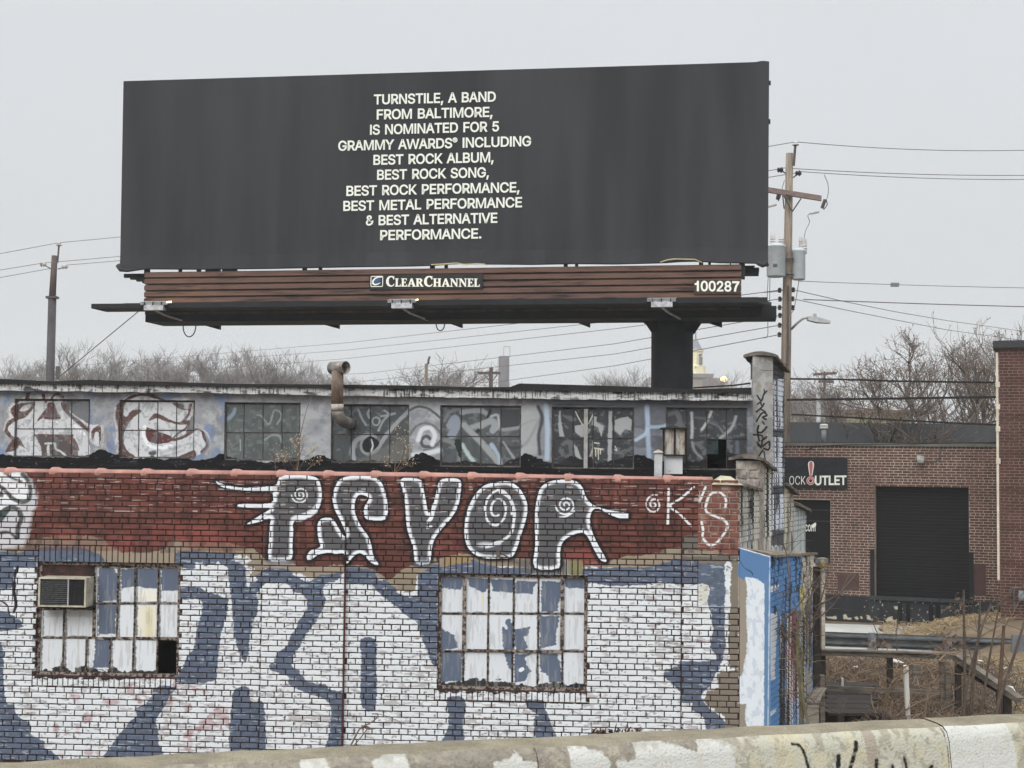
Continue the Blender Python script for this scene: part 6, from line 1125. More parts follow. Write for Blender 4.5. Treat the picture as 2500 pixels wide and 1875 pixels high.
rp_.color_ramp.elements[0].position = .46; rp_.color_ramp.elements[0].color = (*lin((42, 43, 46)), 1); rp_.color_ramp.elements[1].position = .78; rp_.color_ramp.elements[1].color = (*lin((62, 63, 67)), 1)  # paler upright streaks put sky glare and wear into the vinyl colour
t.links.new(rp_.outputs[0], bs.inputs['Base Color'])
M_text = mat('cream_print', (236, 238, 228), (230, 232, 222), scale=1, bump=0, rough=.6)
uL, uR_ = (bu(302, 198) + bu(293, 655)) / 2, (bu(1878, 150) + bu(1875, 650)) / 2
vTl, vTr, vBl, vBr = bv(302, 198), bv(1878, 150), bv(293, 655), bv(1875, 642)
# face: a slightly billowing skin wrapped round the panel frame, hem sagging along the foot
hem = [(293, 657), (330, 658), (360, 656), (480, 657), (650, 655), (850, 651), (1000, 649), (1060, 647), (1110, 643), (1180, 644), (1300, 645), (1400, 643), (1500, 644), (1620, 641), (1660, 638), (1700, 637), (1760, 641), (1850, 642), (1876, 650)]
topl = [(302, 198), (600, 189), (1000, 177), (1400, 165), (1700, 156), (1855, 151), (1862, 148), (1878, 150)]
nx, ny = 96, 14; vs = []; g = random.Random(3)
for j in range(ny + 1):
    for i in range(nx + 1):
        px_t = 302 + (1878 - 302) * i / nx; px_b = 293 + (1875 - 293) * i / nx
        u = (bu(px_t, 170) * j + bu(px_b, 650) * (ny - j)) / ny
        vt = bv(px_t, np.interp(px_t, *zip(*topl))); vb = bv(px_b, np.interp(px_b, *zip(*hem)))
        v = vb + (vt - vb) * j / ny; w_ = -.012 * math.sin(i * 1.3) * (1 - j / ny) ** 2
        if j == 0: w_ = -.02
        vs.append(BB.pt(u, w_, v))
fs = [(j * (nx + 1) + i, j * (nx + 1) + i + 1, (j + 1) * (nx + 1) + i + 1, (j + 1) * (nx + 1) + i) for j in range(ny) for i in range(nx)]
b0 = len(vs); bd = [(0, i) for i in range(nx + 1)] + [(j, nx) for j in range(1, ny + 1)] + [(ny, i) for i in range(nx - 1, -1, -1)] + [(j, 0) for j in range(ny - 1, 0, -1)]
for j, i in bd: vs.append(vs[j * (nx + 1) + i] + BB.W * .16)
m = len(bd)
for k in range(m):
    (j, i), (j2, i2) = bd[k], bd[(k + 1) % m]; fs.append((j * (nx + 1) + i, b0 + k, b0 + (k + 1) % m, j2 * (nx + 1) + i2))
face = MB().add(vs, fs).build('sign_face', M_vinyl, BBD)
MB().box(BB, uL + .05, uR_ - .05, .17, .34, min(vBl, vBr) + .12, min(vTl, vTr) - .1).build('backing_frame', M_bblk, BBD)
lines = [("TURNSTILE, A BAND", 527, 1697, 215, 187), ("FROM BALTIMORE,", 555, 1665, 360, 334), ("IS NOMINATED FOR 5", 490, 1728, 507, 474), ("GRAMMY AWARDS® INCLUDING", 183, 2037, 662, 616), ("BEST ROCK ALBUM,", 522, 1675, 798, 771),
         ("BEST ROCK SONG,", 558, 1630, 942, 917), ("BEST ROCK PERFORMANCE,", 262, 1925, 1097, 1061), ("BEST METAL PERFORMANCE", 232, 1950, 1242, 1206), ("& BEST ALTERNATIVE", 450, 1712, 1382, 1356), ("PERFORMANCE.", 588, 1558, 1524, 1507)]
items = []
for s_, a, b, ya, yb in lines:
    ua, va = BB.hit(*c15(a, ya), -.016); ub, vb = BB.hit(*c15(b, yb), -.016); cap_ = (93 / 3.95) / F * 32
    items.append((s_, ua, va, ub, vb, cap_, 'sans'))
lt = lettering('lettering', items, BB, -.016, M_text, BBD, offset=.036)
# corner rolls where the vinyl hangs loose, torn pale backing
M_backing = mat('pale_vinyl_backing', (214, 204, 170), (176, 160, 116), scale=5)
def bpt(f, x, y, w=0): u, v = BB.hit(*f(x, y), w); return BB.pt(u, w, v)
MB().tube([bpt(c12, 282, 150, -.03), bpt(c12, 300, 185, -.05), bpt(c12, 350, 192, -.06), bpt(c12, 480, 178, -.04)], .07, 8, r1=.02).build('vinyl_roll', M_vinyl, BBD, smooth=True)
MB().tube([bpt(c14, 1700, 140, -.03), bpt(c14, 1740, 160, -.05), bpt(c14, 1785, 140, -.05)], .05, 8, r1=.07).build('vinyl_roll', M_vinyl, BBD, smooth=True)
for pts in ([(890, 132, c14), (950, 112, c14), (1010, 104, c14), (1180, 108, c14), (1240, 134, c14)], [(690, 152, c13), (800, 146, c13), (900, 138, c13), (960, 150, c13), (1060, 144, c13), (1140, 149, c13)]):
    a = [bpt(f, x, y, -.055) for x, y, f in pts]; b = [bpt(f, x, y + 10, -.05) for x, y, f in pts]; n_ = len(a)
    mb = MB().add(a + b + [p + BB.W * .02 for p in a + b], [(i, i + 1, n_ + i + 1, n_ + i) for i in range(n_ - 1)] + [(2 * n_ + i, i, i + 1, 2 * n_ + i + 1) for i in range(n_ - 1)]); mb.build('folded_hem', M_backing, BBD)
# hangers between the face and the apron
for f, x0, x1, y0, y1 in ((c12, 485, 520, 165, 215), (c12, 750, 768, 165, 205), (c12, 890, 915, 165, 205), (c12, 957, 1066, 178, 204), (c12, 1086, 1194, 178, 204), (c12, 1705, 1732, 150, 195), (c12, 1830, 1850, 150, 195), (c13, 683, 718, 140, 190), (c13, 803, 826, 140, 190), (c13, 1792, 1823, 130, 185), (c13, 1887, 1910, 130, 185), (c14, 1213, 1248, 125, 180), (c14, 1290, 1312, 125, 180), (c14, 1470, 1480, 125, 180), (c14, 1547, 1595, 110, 240)):
    a, b = BB.hit(*f(x0, y0), .1)[0], BB.hit(*f(x1, y0), .1)[0]; d, c_ = BB.hit(*f(x0, y0), .1)[1], BB.hit(*f(x0, y1), .1)[1]
    MB().box(BB, a, b, .06, .16, c_ - .1, d + .05).build('hanger', M_bblk, BBD)
# apron of ribbed siding
M_apron = mat('brown_ribbed_siding', (108, 83, 73), (52, 42, 40), scale=1.9, stretch=(.5, 1, 5), thr=(.34, .58), c3=(96, 74, 66), bump=.2)
aL, aR = BB.hit(*c12(487, 300), .05)[0], BB.hit(*c14(1565, 300), .05)[0]
aT = BB.hit(*c13(600, 185), .05)[1]; aB = BB.hit(*c13(600, 458), .05)[1]; ns = 5
for i in range(ns):
    zb_, zt_ = aB + (aT - aB) * i / ns, aB + (aT - aB) * (i + 1) / ns; h_ = zt_ - zb_
    prof = [(.05, zb_ + .0), (.0, zb_ + .015), (.0, zb_ + h_ * .68), (.045, zb_ + h_ * .8), (.05, zt_ - .012)]
    vs = [BB.pt(u, w_, v) for u in (aL, aR) for w_, v in prof] + [BB.pt(u, .08, v) for u in (aL, aR) for v in (zb_, zt_ - .012)]
    mb = MB().add(vs, [(k, k + 5, k + 6, k + 1) for k in range(4)] + [(0, 1, 2, 3, 4, 11, 10), (5, 12, 13, 9, 8, 7, 6)]); mb.build('siding_slat', M_apron, BBD)
MB().box(BB, aL + .02, aR - .02, .082, .1, aB, aT - .02).build('siding_back', M_bblk, BBD)
# name board
nL, nT = BB.hit(*c13(178, 242), -.03); nR, nB = BB.hit(*c13(1118, 355), -.03)
nm = MB().box(BB, nL, nR, -.04, -.002, nB, nT).build('name_board', mat('dark_name_board', (48, 49, 50), (40, 41, 42)), BBD)
lc = [BB.hit(*c13(x, y), -.045) for x, y in ((315, 338), (1093, 340))]
_bl = lettering('name_lettering', [("ClearChannel", lc[0][0], lc[0][1], lc[1][0], lc[1][1], (86 / 3.403) / F * 32, 'serif')], BB, -.045, M_text, nm, offset=.012)
# emblem: ringed square with a blue ellipse and a c stroke
e0, e1 = BB.hit(*c13(185, 342), -.05), BB.hit(*c13(290, 250), -.05)
def rsq(x0, x1, y0, y1, r, n=5): return [(cx + r * math.cos(a), cy + r * math.sin(a)) for cx, cy, s in ((x1 - r, y1 - r, 0), (x0 + r, y1 - r, 1), (x0 + r, y0 + r, 2), (x1 - r, y0 + r, 3)) for a in [math.pi / 2 * (s + k / n) for k in range(n + 1)]]
o_ = rsq(e0[0], e1[0], e0[1], e1[1], .03); k_ = .018; i_ = rsq(e0[0] + k_, e1[0] - k_, e0[1] + k_, e1[1] - k_, .02); n_ = len(o_)
MB().add([BB.pt(x, -.045, y) for x, y in o_ + i_], [(k, (k + 1) % n_, n_ + (k + 1) % n_, n_ + k) for k in range(n_)]).build('emblem_ring', M_text, nm)
cxm, cym = (e0[0] + e1[0]) / 2, (e0[1] + e1[1]) / 2; rx_ = (e1[0] - e0[0]) / 2
def ell(rx, ry, rot, n=20, dx=0, dy=0): return [(cxm + dx + rx * math.cos(a) * math.cos(rot) - ry * math.sin(a) * math.sin(rot), cym + dy + rx * math.cos(a) * math.sin(rot) + ry * math.sin(a) * math.cos(rot)) for a in [2 * math.pi * k / n for k in range(n)]]
MB().add([BB.pt(x, -.046, y) for x, y in ell(rx_ * .62, rx_ * .42, .5, 20, .01, .01)], [tuple(range(20))]).build('emblem_disc', mat('emblem_blue', (72, 96, 140)), nm)
cpts = [(cxm + x * rx_, cym + y * rx_) for x, y in ((.78, .66), (.3, .7), (-.25, .5), (-.62, .1), (-.62, -.3), (-.3, -.52), (.2, -.42), (.62, -.2))]; mb = MB()
L_ = []; R__ = []
for k, (x, y) in enumerate(cpts):
    a = cpts[max(0, k - 1)]; b = cpts[min(len(cpts) - 1, k + 1)]; dx, dy = b[0] - a[0], b[1] - a[1]; l_ = math.hypot(dx, dy); wd = (.02, .03, .034, .04, .044, .036, .024, .008)[k]
    L_.append((x - dy / l_ * wd / 2, y + dx / l_ * wd / 2)); R__.append((x + dy / l_ * wd / 2, y - dx / l_ * wd / 2))
MB().add([BB.pt(x, -.048, y) for x, y in L_ + R__], [(k, k + 1, 9 + k, 8 + k) for k in range(7)]).build('emblem_stroke', M_text, nm)
# number board
nL, nT = BB.hit(*c14(1172, 288), -.03); nR, nB = BB.hit(*c14(1558, 398), -.03)
nb = MB().box(BB, nL, nR, -.04, -.002, nB, nT).build('number_board', mat('umber_number_board', (70, 60, 56), (60, 52, 50)), BBD)
lc = [BB.hit(*c14(x, y), -.045) for x, y in ((1180, 374), (1546, 378))]
lettering('number_lettering', [("100287", lc[0][0], lc[0][1], lc[1][0], lc[1][1], (78 / 3.403) / F * 32, 'sans')], BB, -.045, M_text, nb, offset=.042)
# walkway planks in front of and under the apron
def bbox_(name, f0, x0, f1, x1, ft, y0, y1, w0, w1, matl=None, xm=None):
    xm = xm or 600
    a, b = BB.hit(*f0(x0, 450), w0)[0], BB.hit(*f1(x1, 500), w0)[0]; vt, vb = BB.hit(*ft(xm, y0), w0)[1], BB.hit(*ft(xm, y1), w0)[1]
    return MB().box(BB, a, b, w0, w1, vb, vt).build(name, matl or M_bblk, BBD)
M_grey = mat('walkway_grey', (66, 68, 72), (44, 46, 50), scale=3)
wl = BB.hit(*c12(75, 450), -.95)[0]; wr = BB.hit(*c14(1700, 470), -.95)[0]; wr2 = BB.hit(*c14(1755, 500), -.15)[0]
vtp = BB.hit(*c12(300, 446), -.95)[1]; vbt = BB.hit(*c12(90, 484), -.95)[1]
for i in range(4):
    w0 = -.95 + i * .2; MB().box(BB, wl + .0 * i, wr + (.12 * i if i < 3 else .3), w0, w0 + .17, vbt + (.0), vbt + .07).build('walkway_plank', M_grey, BBD)
MB().box(BB, wl, wr + .2, -.97, -.955, vbt - .0, vtp).build('walkway_edge', M_bblk, BBD)
MB().box(BB, aL - .05, aR + .35, -.955 + .01, .07, aB - .18, aB - .1).build('drip_rail', M_bblk, BBD)
bbox_('lower_rail', c12, 487, c14, 1555, c13, 530, 552, -.26, -.22, mat('rail_brown', (92, 80, 76), (60, 54, 54), scale=4))
# main box beams under the face, seen stepping away behind one another
ll0 = BB.hit(*c12(475, 560), -.3)[0]; lr0 = BB.hit(*c14(1860, 600), -.3)[0]
vt0 = BB.hit(*c13(600, 548), .1)[1]; vb0 = BB.hit(*c12(487, 574), -.3)[1]
for i in range(6):
    w0 = -.2 + i * .18; MB().box(BB, ll0, lr0 - (.0 if i else .3), w0, w0 + .14, vb0 - .03, vt0 + .05).build('main_beam', M_bblk, BBD)
MB().box(BB, ll0 + .02, lr0 - .3, -.05, .9, vt0 - .09, vt0 - .03).build('deck_plate', M_bblk, BBD)
ul0 = BB.hit(*c12(322, 230), .3)[0]; ur0 = BB.hit(*c14(1676, 200), .3)[0]; uv0, uv1 = BB.hit(*c12(330, 216), .3)[1], BB.hit(*c12(330, 245), .3)[1]
for i in range(4): w0 = .3 + i * .35; MB().box(BB, ul0, ur0 + (.1 if i else 0), w0, w0 + .1, uv1, uv0).build('upper_stringer', M_bblk, BBD)
for f, x0, x1, y0, y1 in ((c12, 890, 1060, 600, 645), (c12, 1812, 1980, 594, 638), (c13, 790, 945, 628, 680), (c13, 1870, 2008, 626, 676), (c14, 1248, 1405, 626, 676)):
    p = [bpt(f, x0, y0 - 14, 1.2), bpt(f, x1, y0 - 14, 1.2), bpt(f, x1, y1, 1.2), bpt(f, x1 - 8, y1, 1.2), bpt(f, x0, y0, 1.2)]
    MB().prism(p, BB.W * .12).build('outrigger', M_bblk, BBD)
for f, x0, x1, yb, y0 in ((c12, 780, 880, 702, 600), (c13, 730, 803, 706, 628)):
    a = bpt(f, x0, y0 - 10, 1.0); b = bpt(f, x1, y0 - 10, 1.0); pts = [a + (b - a) * (.5 - .5 * math.cos(k / 12 * math.pi)) - Vector((0, 0, 1)) * ((a.z - bpt(f, x0, yb, 1.0).z) * math.sin(k / 12 * math.pi) ** .7) for k in range(13)]
    MB().tube(pts, .014, 5).build('cable_loop', M_bblk, BBD)
# column
wc = .9; uc = (BB.hit(*c14(820, 900), wc)[0] + BB.hit(*c14(1168, 900), wc)[0]) / 2; rc = (BB.hit(*c14(1168, 900), wc)[0] - BB.hit(*c14(820, 900), wc)[0]) / 2
vct = BB.hit(*c14(990, 625), wc)[1]; vg = GZ - BB.pt(uc, wc, 0).z
pc = BB.pt(uc, wc, 0)
MB().lathe(pc, [(rc, vg), (rc, vct - .2), (rc * .99, vct + .1)], 40).build('column', M_bblk, BBD, smooth=True)
cdh = mat('saddle_black', (36, 39, 43), (26, 28, 31), scale=3)
uu = rc * 1.42
MB().prism([BB.pt(uc - uu, wc - rc * .75, vct + .02), BB.pt(uc - rc * 1.0, wc - rc * .75, vct - .27), BB.pt(uc + rc * 1.0, wc - rc * .75, vct - .27), BB.pt(uc + uu, wc - rc * .75, vct + .02)], BB.W * .05).build('saddle_gusset', cdh, BBD)
MB().prism([BB.pt(uc - uu, wc + rc * .7, vct + .02), BB.pt(uc - rc * 1.0, wc + rc * .7, vct - .27), BB.pt(uc + rc * 1.0, wc + rc * .7, vct - .27), BB.pt(uc + uu, wc + rc * .7, vct + .02)], BB.W * .05).build('saddle_gusset', cdh, BBD)
MB().box(BB, uc - uu, uc + uu + .2, wc - rc, wc + rc, vct - .02, vct + .12).build('saddle_beam', cdh, BBD)
# floodlights on arms
M_hood = mat('floodlight_aluminium', (206, 208, 212), (150, 152, 156), scale=14, rough=.4, metal=.4, bump=.1)
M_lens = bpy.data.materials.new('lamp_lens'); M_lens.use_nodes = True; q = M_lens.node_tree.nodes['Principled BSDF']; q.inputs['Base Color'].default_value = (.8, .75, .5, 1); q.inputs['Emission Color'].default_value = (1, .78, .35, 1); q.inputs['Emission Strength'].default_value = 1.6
for f, x0, x1, y0, y1 in ((c12, 458, 660, 428, 498), (c13, 332, 564, 443, 520), (c14, 783, 1022, 433, 510)):
    wl_ = -1.0; a, b = BB.hit(*f(x0, y0), wl_)[0], BB.hit(*f(x1, y0), wl_)[0]; vt, vb = BB.hit(*f((x0 + x1) / 2, y0), wl_)[1], BB.hit(*f((x0 + x1) / 2, y1), wl_)[1]; h_ = vt - vb
    ld = MB(); ld.prism([BB.pt(a, wl_ - .05, vt - h_ * .42), BB.pt(a, wl_ - .07, vt - .02), BB.pt(a, wl_ + .22, vt + .03), BB.pt(a, wl_ + .24, vt - .05)], BB.U * (b - a))
    lamp = ld.build('floodlight', M_hood, BBD)
    MB().box(BB, a + (b - a) * .14, b - (b - a) * .12, wl_ - .06, wl_ + .12, vb, vt - h_ * .43).build('ballast_box', M_hood, lamp)
    for k in (.18, .5, .82): x = a + (b - a) * k; MB().box(BB, x - .01, x + .01, wl_ - .085, wl_ - .071, vt - h_ * .46, vt - h_ * .1).build('hood_clip', M_bblk, lamp)
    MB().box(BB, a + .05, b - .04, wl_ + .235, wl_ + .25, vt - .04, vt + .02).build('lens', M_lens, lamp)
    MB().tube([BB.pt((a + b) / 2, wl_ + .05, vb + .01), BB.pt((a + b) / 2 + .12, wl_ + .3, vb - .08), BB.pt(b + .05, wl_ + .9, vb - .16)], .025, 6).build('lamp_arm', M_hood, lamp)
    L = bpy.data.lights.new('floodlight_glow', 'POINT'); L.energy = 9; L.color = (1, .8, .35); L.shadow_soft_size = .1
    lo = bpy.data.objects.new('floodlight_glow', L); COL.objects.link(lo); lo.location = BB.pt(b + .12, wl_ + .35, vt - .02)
MB().box(BB, uR_ + .002, uR_ + .05, -.0, .1, vTr - .5, vTr - .42).build('frame_lug', M_bblk, BBD); MB().box(BB, uR_ + .002, uR_ + .04, -.0, .1, vTr - 1.35, vTr - 1.26).build('frame_lug', M_bblk, BBD)
# ================================================================== utility poles and cables
M_wood = mat('grey_pole_wood', (158, 146, 130), (108, 98, 88), scale=3, stretch=(6, 6, .5), bump=.5, c3=(140, 128, 114))
M_wood2 = mat('brown_pole_wood', (104, 92, 88), (78, 68, 66), scale=3, stretch=(6, 6, .5), bump=.5)
M_insul = mat('porcelain', (206, 204, 202), (168, 164, 162), rough=.3, bump=0); M_insb = mat('brown_porcelain', (60, 48, 46), (44, 38, 38), rough=.3, bump=0)
M_tank = mat('transformer_grey', (196, 204, 208), (180, 188, 192), scale=4, rough=.5, bump=.05)
M_hard = mat('line_hardware', (96, 92, 92), (66, 62, 62), rough=.5, bump=0); M_wire = mat('wire_dull', (120, 112, 114), (104, 98, 100), bump=0); M_cableb = mat('black_cable', (38, 36, 36), (30, 28, 28), bump=0)
D0 = 40.0
def Q(x, y, d=D0, f=c9): return P(*f(x, y), d)
up = thing('utility_pole', 'tall grey wooden utility pole carrying two transformers and a street lamp', 'utility pole', loc=(Q(165, 1600).x, Q(165, 1600).y, GZ))
top_, low_p = Q(187, 205), Q(163, 1600); bot = low_p + (low_p - top_) * ((low_p.z - GZ) / (top_.z - low_p.z))
MB().tube([bot, low_p, low_p.lerp(top_, .5), top_], .16, 14, r1=.1).build('pole', M_wood, up, smooth=True)
mb = MB(); mb.tube([Q(215, 290, D0 - .15), Q(226, 150, D0 - .15)], .035, 6); mb.build('top_bracket', M_hard, up)
MB().lathe(Q(228, 152, D0 - .15), [(.09, 0), (.1, .02), (.05, .05), (.06, .09), (.03, .12)], 10).build('insulator', M_insul, up)
for x, y in ((125, 318), (248, 340)):
    MB().lathe(Q(x, y), [(.04, -.09), (.08, -.06), (.05, -.02), (.09, .02), (.04, .08)], 8, ax=BB.U).build('insulator', M_insb, up)
    MB().tube([Q(x, y), Q(172 if x < 200 else 212, y + 30)], .02, 5).build('side_bracket', M_hard, up)
a, b = Q(-40, 440, D0 - .2), Q(400, 510, D0 - .2); dirn = (b - a).normalized()
MB().prism([a + Vector((0, -.06, -.07)), a + Vector((0, .06, -.07)), a + Vector((0, .06, .07)), a + Vector((0, -.06, .07))], b - a).build('crossarm', mat('crossarm_wood', (140, 122, 116), (104, 90, 86), scale=4, stretch=(1, 1, 4)), up)
mb = MB(); mb.tube([Q(265, 510, D0 - .28), Q(205, 600, D0 - .2)], .025, 4); mb.tube([Q(145, 485, D0 - .28), Q(205, 600, D0 - .2)], .025, 4); mb.tube([Q(140, 480, D0 + .1), Q(150, 580, D0 + .1)], .02, 4); mb.build('crossarm_brace', M_hard, up)
def cutout(x, y, s=1):
    mb = MB(); mb.tube([Q(x + 15 * s, y - 30), Q(x - 5 * s, y + 28)], .05, 7); mb.tube([Q(x + 22 * s, y - 34), Q(x + 30 * s, y + 5), Q(x + 5 * s, y + 38)], .018, 4); mb.build('fuse_cutout', M_hard, up)
cutout(412, 548); cutout(108, 490, .6)
MB().tube([Q(325, 612), Q(385, 600)], .035, 6).build('arrester', M_insul, up); MB().tube([Q(40, 566), Q(98, 552)], .035, 6).build('arrester', M_insul, up)
def tank(x0, x1, y0, y1, d):
    c = (Q((x0 + x1) / 2, y1, d)); r = (Q(x1, y1, d) - Q(x0, y1, d)).length / 2; h = Q((x0 + x1) / 2, y0, d).z - c.z
    t = MB().lathe(c, [(r * .9, 0), (r, .03), (r, h - .05), (r * 1.05, h - .04), (r * 1.05, h), (r * .8, h + .04), (r * .2, h + .06)], 24).build('transformer', M_tank, up, smooth=False)
    for p in t.data.polygons: p.use_smooth = len(p.vertices) == 4
    return c, r, h, t
c_, r_, h_, t1_ = tank(33, 158, 828, 1040, D0 - .35)
for dx, hh in ((-.35, .3), (.55, .22)): MB().lathe(c_ + Vector((r_ * dx, 0, h_ + .03)), [(.06, 0), (.09, .03), (.06, .06), (.09, .09), (.06, .12), (.08, .15), (.05, hh)], 10).build('bushing', M_insul, t1_)
MB().box(WF, c_.x - r_ * .5, c_.x - r_ * .05, c_.y - r_ - .02, c_.y - r_ * .85, c_.z + h_ * .30, c_.z + h_ * .38).build('name_plate', mat('tank_plate', (110, 104, 100)), t1_)
c_, r_, h_, t2_ = tank(203, 293, 858, 1060, D0 - .05)
for dx, hh, rr in ((.3, .34, .04), (.85, .42, .06)): MB().lathe(c_ + Vector((r_ * dx, 0, h_ + (.03 if dx < .5 else -.1))), [(rr, 0), (rr * 1.5, .03), (rr, .06), (rr * 1.5, .09), (rr, .12), (rr * 1.5, .15), (rr, .18), (rr * 1.4, .22), (rr, hh)], 10).build('bushing', M_insul, t2_)
for y in (915, 1020): MB().tube([Q(160, y, D0 - .2), Q(215, y, D0 - .2)], .03, 5).build('tank_bracket', M_hard, up)
for x, y in ((120, 1130), (212, 1127), (122, 1190), (208, 1188), (120, 1247), (210, 1248), (122, 1300), (120, 1366), (118, 1430)):
    MB().lathe(Q(x, y) - Vector((0, 0, .07)), [(.03, 0), (.06, .02), (.035, .06), (.06, .1), (.03, .14)], 8).build('spool_insulator', M_insb, up)
    MB().tube([Q(x, y), Q(140 if x < 160 else 195, y)], .02, 4).build('side_bracket', M_hard, up)
MB().tube([Q(178, 1100, D0 - .18), Q(176, 1300, D0 - .18), Q(172, 1640, D0 - .18)], .03, 6).build('conduit', mat('conduit_grey', (96, 92, 90)), up)
M_lampg = mat('street_lamp_grey', (172, 174, 174), (150, 152, 152), rough=.45, bump=.05)
la = MB().tube([Q(200, 1392, D0 - .1), Q(240, 1350, D0 - .3), Q(275, 1322, D0 - .4), Q(320, 1312, D0 - .5), Q(345, 1315, D0 - .5)], .035, 7).build('lamp_arm', M_lampg, up, smooth=True)
hd = MB(); a, b = Q(308, 1322, D0 - .5), Q(460, 1342, D0 - .5)
hd.add([a + Vector((0, -.1, -.05)), a + Vector((0, .1, -.05)), a + Vector((0, .08, .06)), a + Vector((0, -.08, .06)), a.lerp(b, .45) + Vector((0, -.15, -.08)), a.lerp(b, .45) + Vector((0, .15, -.08)), a.lerp(b, .45) + Vector((0, .12, .07)), a.lerp(b, .45) + Vector((0, -.12, .07)), b + Vector((0, -.13, -.05)), b + Vector((0, .13, -.05)), b + Vector((0, .1, .02)), b + Vector((0, -.1, .02))],
       [(0, 1, 2, 3), (8, 11, 10, 9)] + [(k + i, k + (i + 1) % 4, k + 4 + (i + 1) % 4, k + 4 + i) for k in (0, 4) for i in range(4)])
hd.build('lamp_head', M_lampg, up); MB().lathe(Q(358, 1312, D0 - .5), [(.05, 0), (.05, .08), (.03, .11)], 8).build('photocell', M_lampg, up)
for L in ([(420, 350), (445, 410), (448, 470), (440, 510)], [(325, 612), (310, 630), (322, 670), (295, 730), (284, 795)], [(152, 388), (135, 450)], [(95, 860), (70, 920), (45, 1010), (35, 1260)], [(55, 1040), (52, 1260)], [(250, 1068), (232, 1180), (215, 1260), (195, 1290)], [(40, 1345), (38, 1440), (5, 1452)], [(120, 1130), (90, 1140), (0, 1146)]):
    wires_on = MB(); wires_on.tube([Q(*p) for p in spline(L, False, 4)] if len(L) > 2 else [Q(*p) for p in L], .012, 4); wires_on.build('jumper_wire', M_wire, up)
# ---- pole beyond the roof, steel sleeved foot
D1 = 52.0
def Q1(x, y, d=D1): return P(*c16(x, y), d)
lp = thing('utility_pole', 'dark utility pole with a steel sleeved lower half standing behind the flat roof', 'utility pole', loc=(Q1(510, 1500).x, Q1(510, 1500).y, GZ))
a, b = Q1(553, 265), Q1(530, 690); MB().tube([b, a], .125, 10, r1=.105).build('pole', M_wood2, lp, smooth=True)
c_ = Q1(508, 1510); c_ = c_ + (c_ - b) * ((c_.z - GZ) / (b.z - c_.z)); MB().tube([c_, b + Vector((0, 0, -.05))], .17, 12, r1=.145).build('steel_sleeve', mat('sleeve_steel', (78, 74, 76), (58, 55, 58), scale=3, rough=.6), lp, smooth=True)
MB().box(WF, b.x - .2, b.x + .2, b.y - .16, b.y + .16, b.z - .04, b.z + .04).build('sleeve_collar', M_hard, lp)
MB().tube([Q1(582, 340), Q1(597, 160)], .035, 6).build('top_bracket', M_hard, lp); MB().lathe(Q1(598, 168), [(.07, 0), (.12, .03), (.05, .06), (.08, .1), (.03, .13)], 10).build('insulator', M_insul, lp)
for x, y, s in ((440, 355, 1), (660, 378, -1)):
    MB().lathe(Q1(x, y), [(.05, -.12), (.1, -.08), (.05, -.04), (.09, .02), (.04, .1)], 8, ax=Vector((1, 0, 0))).build('insulator', M_insul, lp); MB().tube([Q1(x, y), Q1(518 if s > 0 else 585, y + 45 if s > 0 else y + 25)], .02, 5).build('side_bracket', M_hard, lp)
for x in (585, 605): pass
MB().box(WF, Q1(578, 0).x, Q1(612, 0).x, Q1(590, 1380).y, Q1(590, 1380).y + .1, Q1(590, 1520).z, Q1(590, 1385).z).build('riser_rack', M_hard, lp)
# ---- small poles further off
def far_pole(label, x, ytop, d, wd, arms, mt=M_wood, side=None):
    p = P(x, ytop, d); o = thing('utility_pole', label, 'utility pole', loc=(p.x, p.y, GZ))
    MB().tube([(p.x, p.y, GZ), p], wd / 2 * 1.1, 8, r1=wd / 2).build('pole', mt, o)
    for (xa, ya, xb, yb) in arms:
        A_, B_ = P(xa, ya, d), P(xb, yb, d); MB().prism([A_ + Vector((0, -.05, -.06)), A_ + Vector((0, .05, -.06)), A_ + Vector((0, .05, .06)), A_ + Vector((0, -.05, .06))], B_ - A_).build('crossarm', mt, o)
        n = max(2, int(abs(xb - xa) / 14))
        for k in range(n):
            q = A_.lerp(B_, (k + .5) / n); MB().lathe(q + Vector((0, 0, .06)), [(.03, 0), (.07, .04), (.05, .12), (.07, .14), (.03, .2)], 6).build('insulator', M_insul, o)
    return o, p
far_pole('slim pale pole with a bent steel tip before a bare tree', c13(650, 0)[0], c13(0, 980)[1], 62, .14, [])
MB().tube([P(*c13(665, 985), 62), P(*c13(668, 950), 62), P(*c13(678, 920), 62)], .05, 5).build('tip', M_hard, bpy.data.objects['utility_pole.002'])
o3, p3 = far_pole('short dark pole with a cluttered crossarm beside the grey chimney', c13(1187, 0)[0], c13(0, 1012)[1], 70, .2, [(c13(1075, 0)[0], c13(0, 1058)[1], c13(1265, 0)[0], c13(0, 1058)[1])], M_wood2)
mb = MB(); mb.tube([P(*c13(1130, 1070), 70), P(*c13(1180, 1130), 70)], .03, 4); mb.tube([P(*c13(1240, 1070), 70), P(*c13(1195, 1130), 70)], .03, 4); mb.build('crossarm_brace', M_hard, o3)
far_pole('distant brown utility pole with a thin crossarm above the warehouse roofs', c10(508, 0)[0], c10(0, 355)[1], 66, .11, [(c10(415, 0)[0], c10(0, 380)[1], c10(605, 0)[0], c10(0, 368)[1]), (c10(460, 0)[0], c10(0, 436)[1], c10(582, 0)[0], c10(0, 438)[1])], M_wood2)
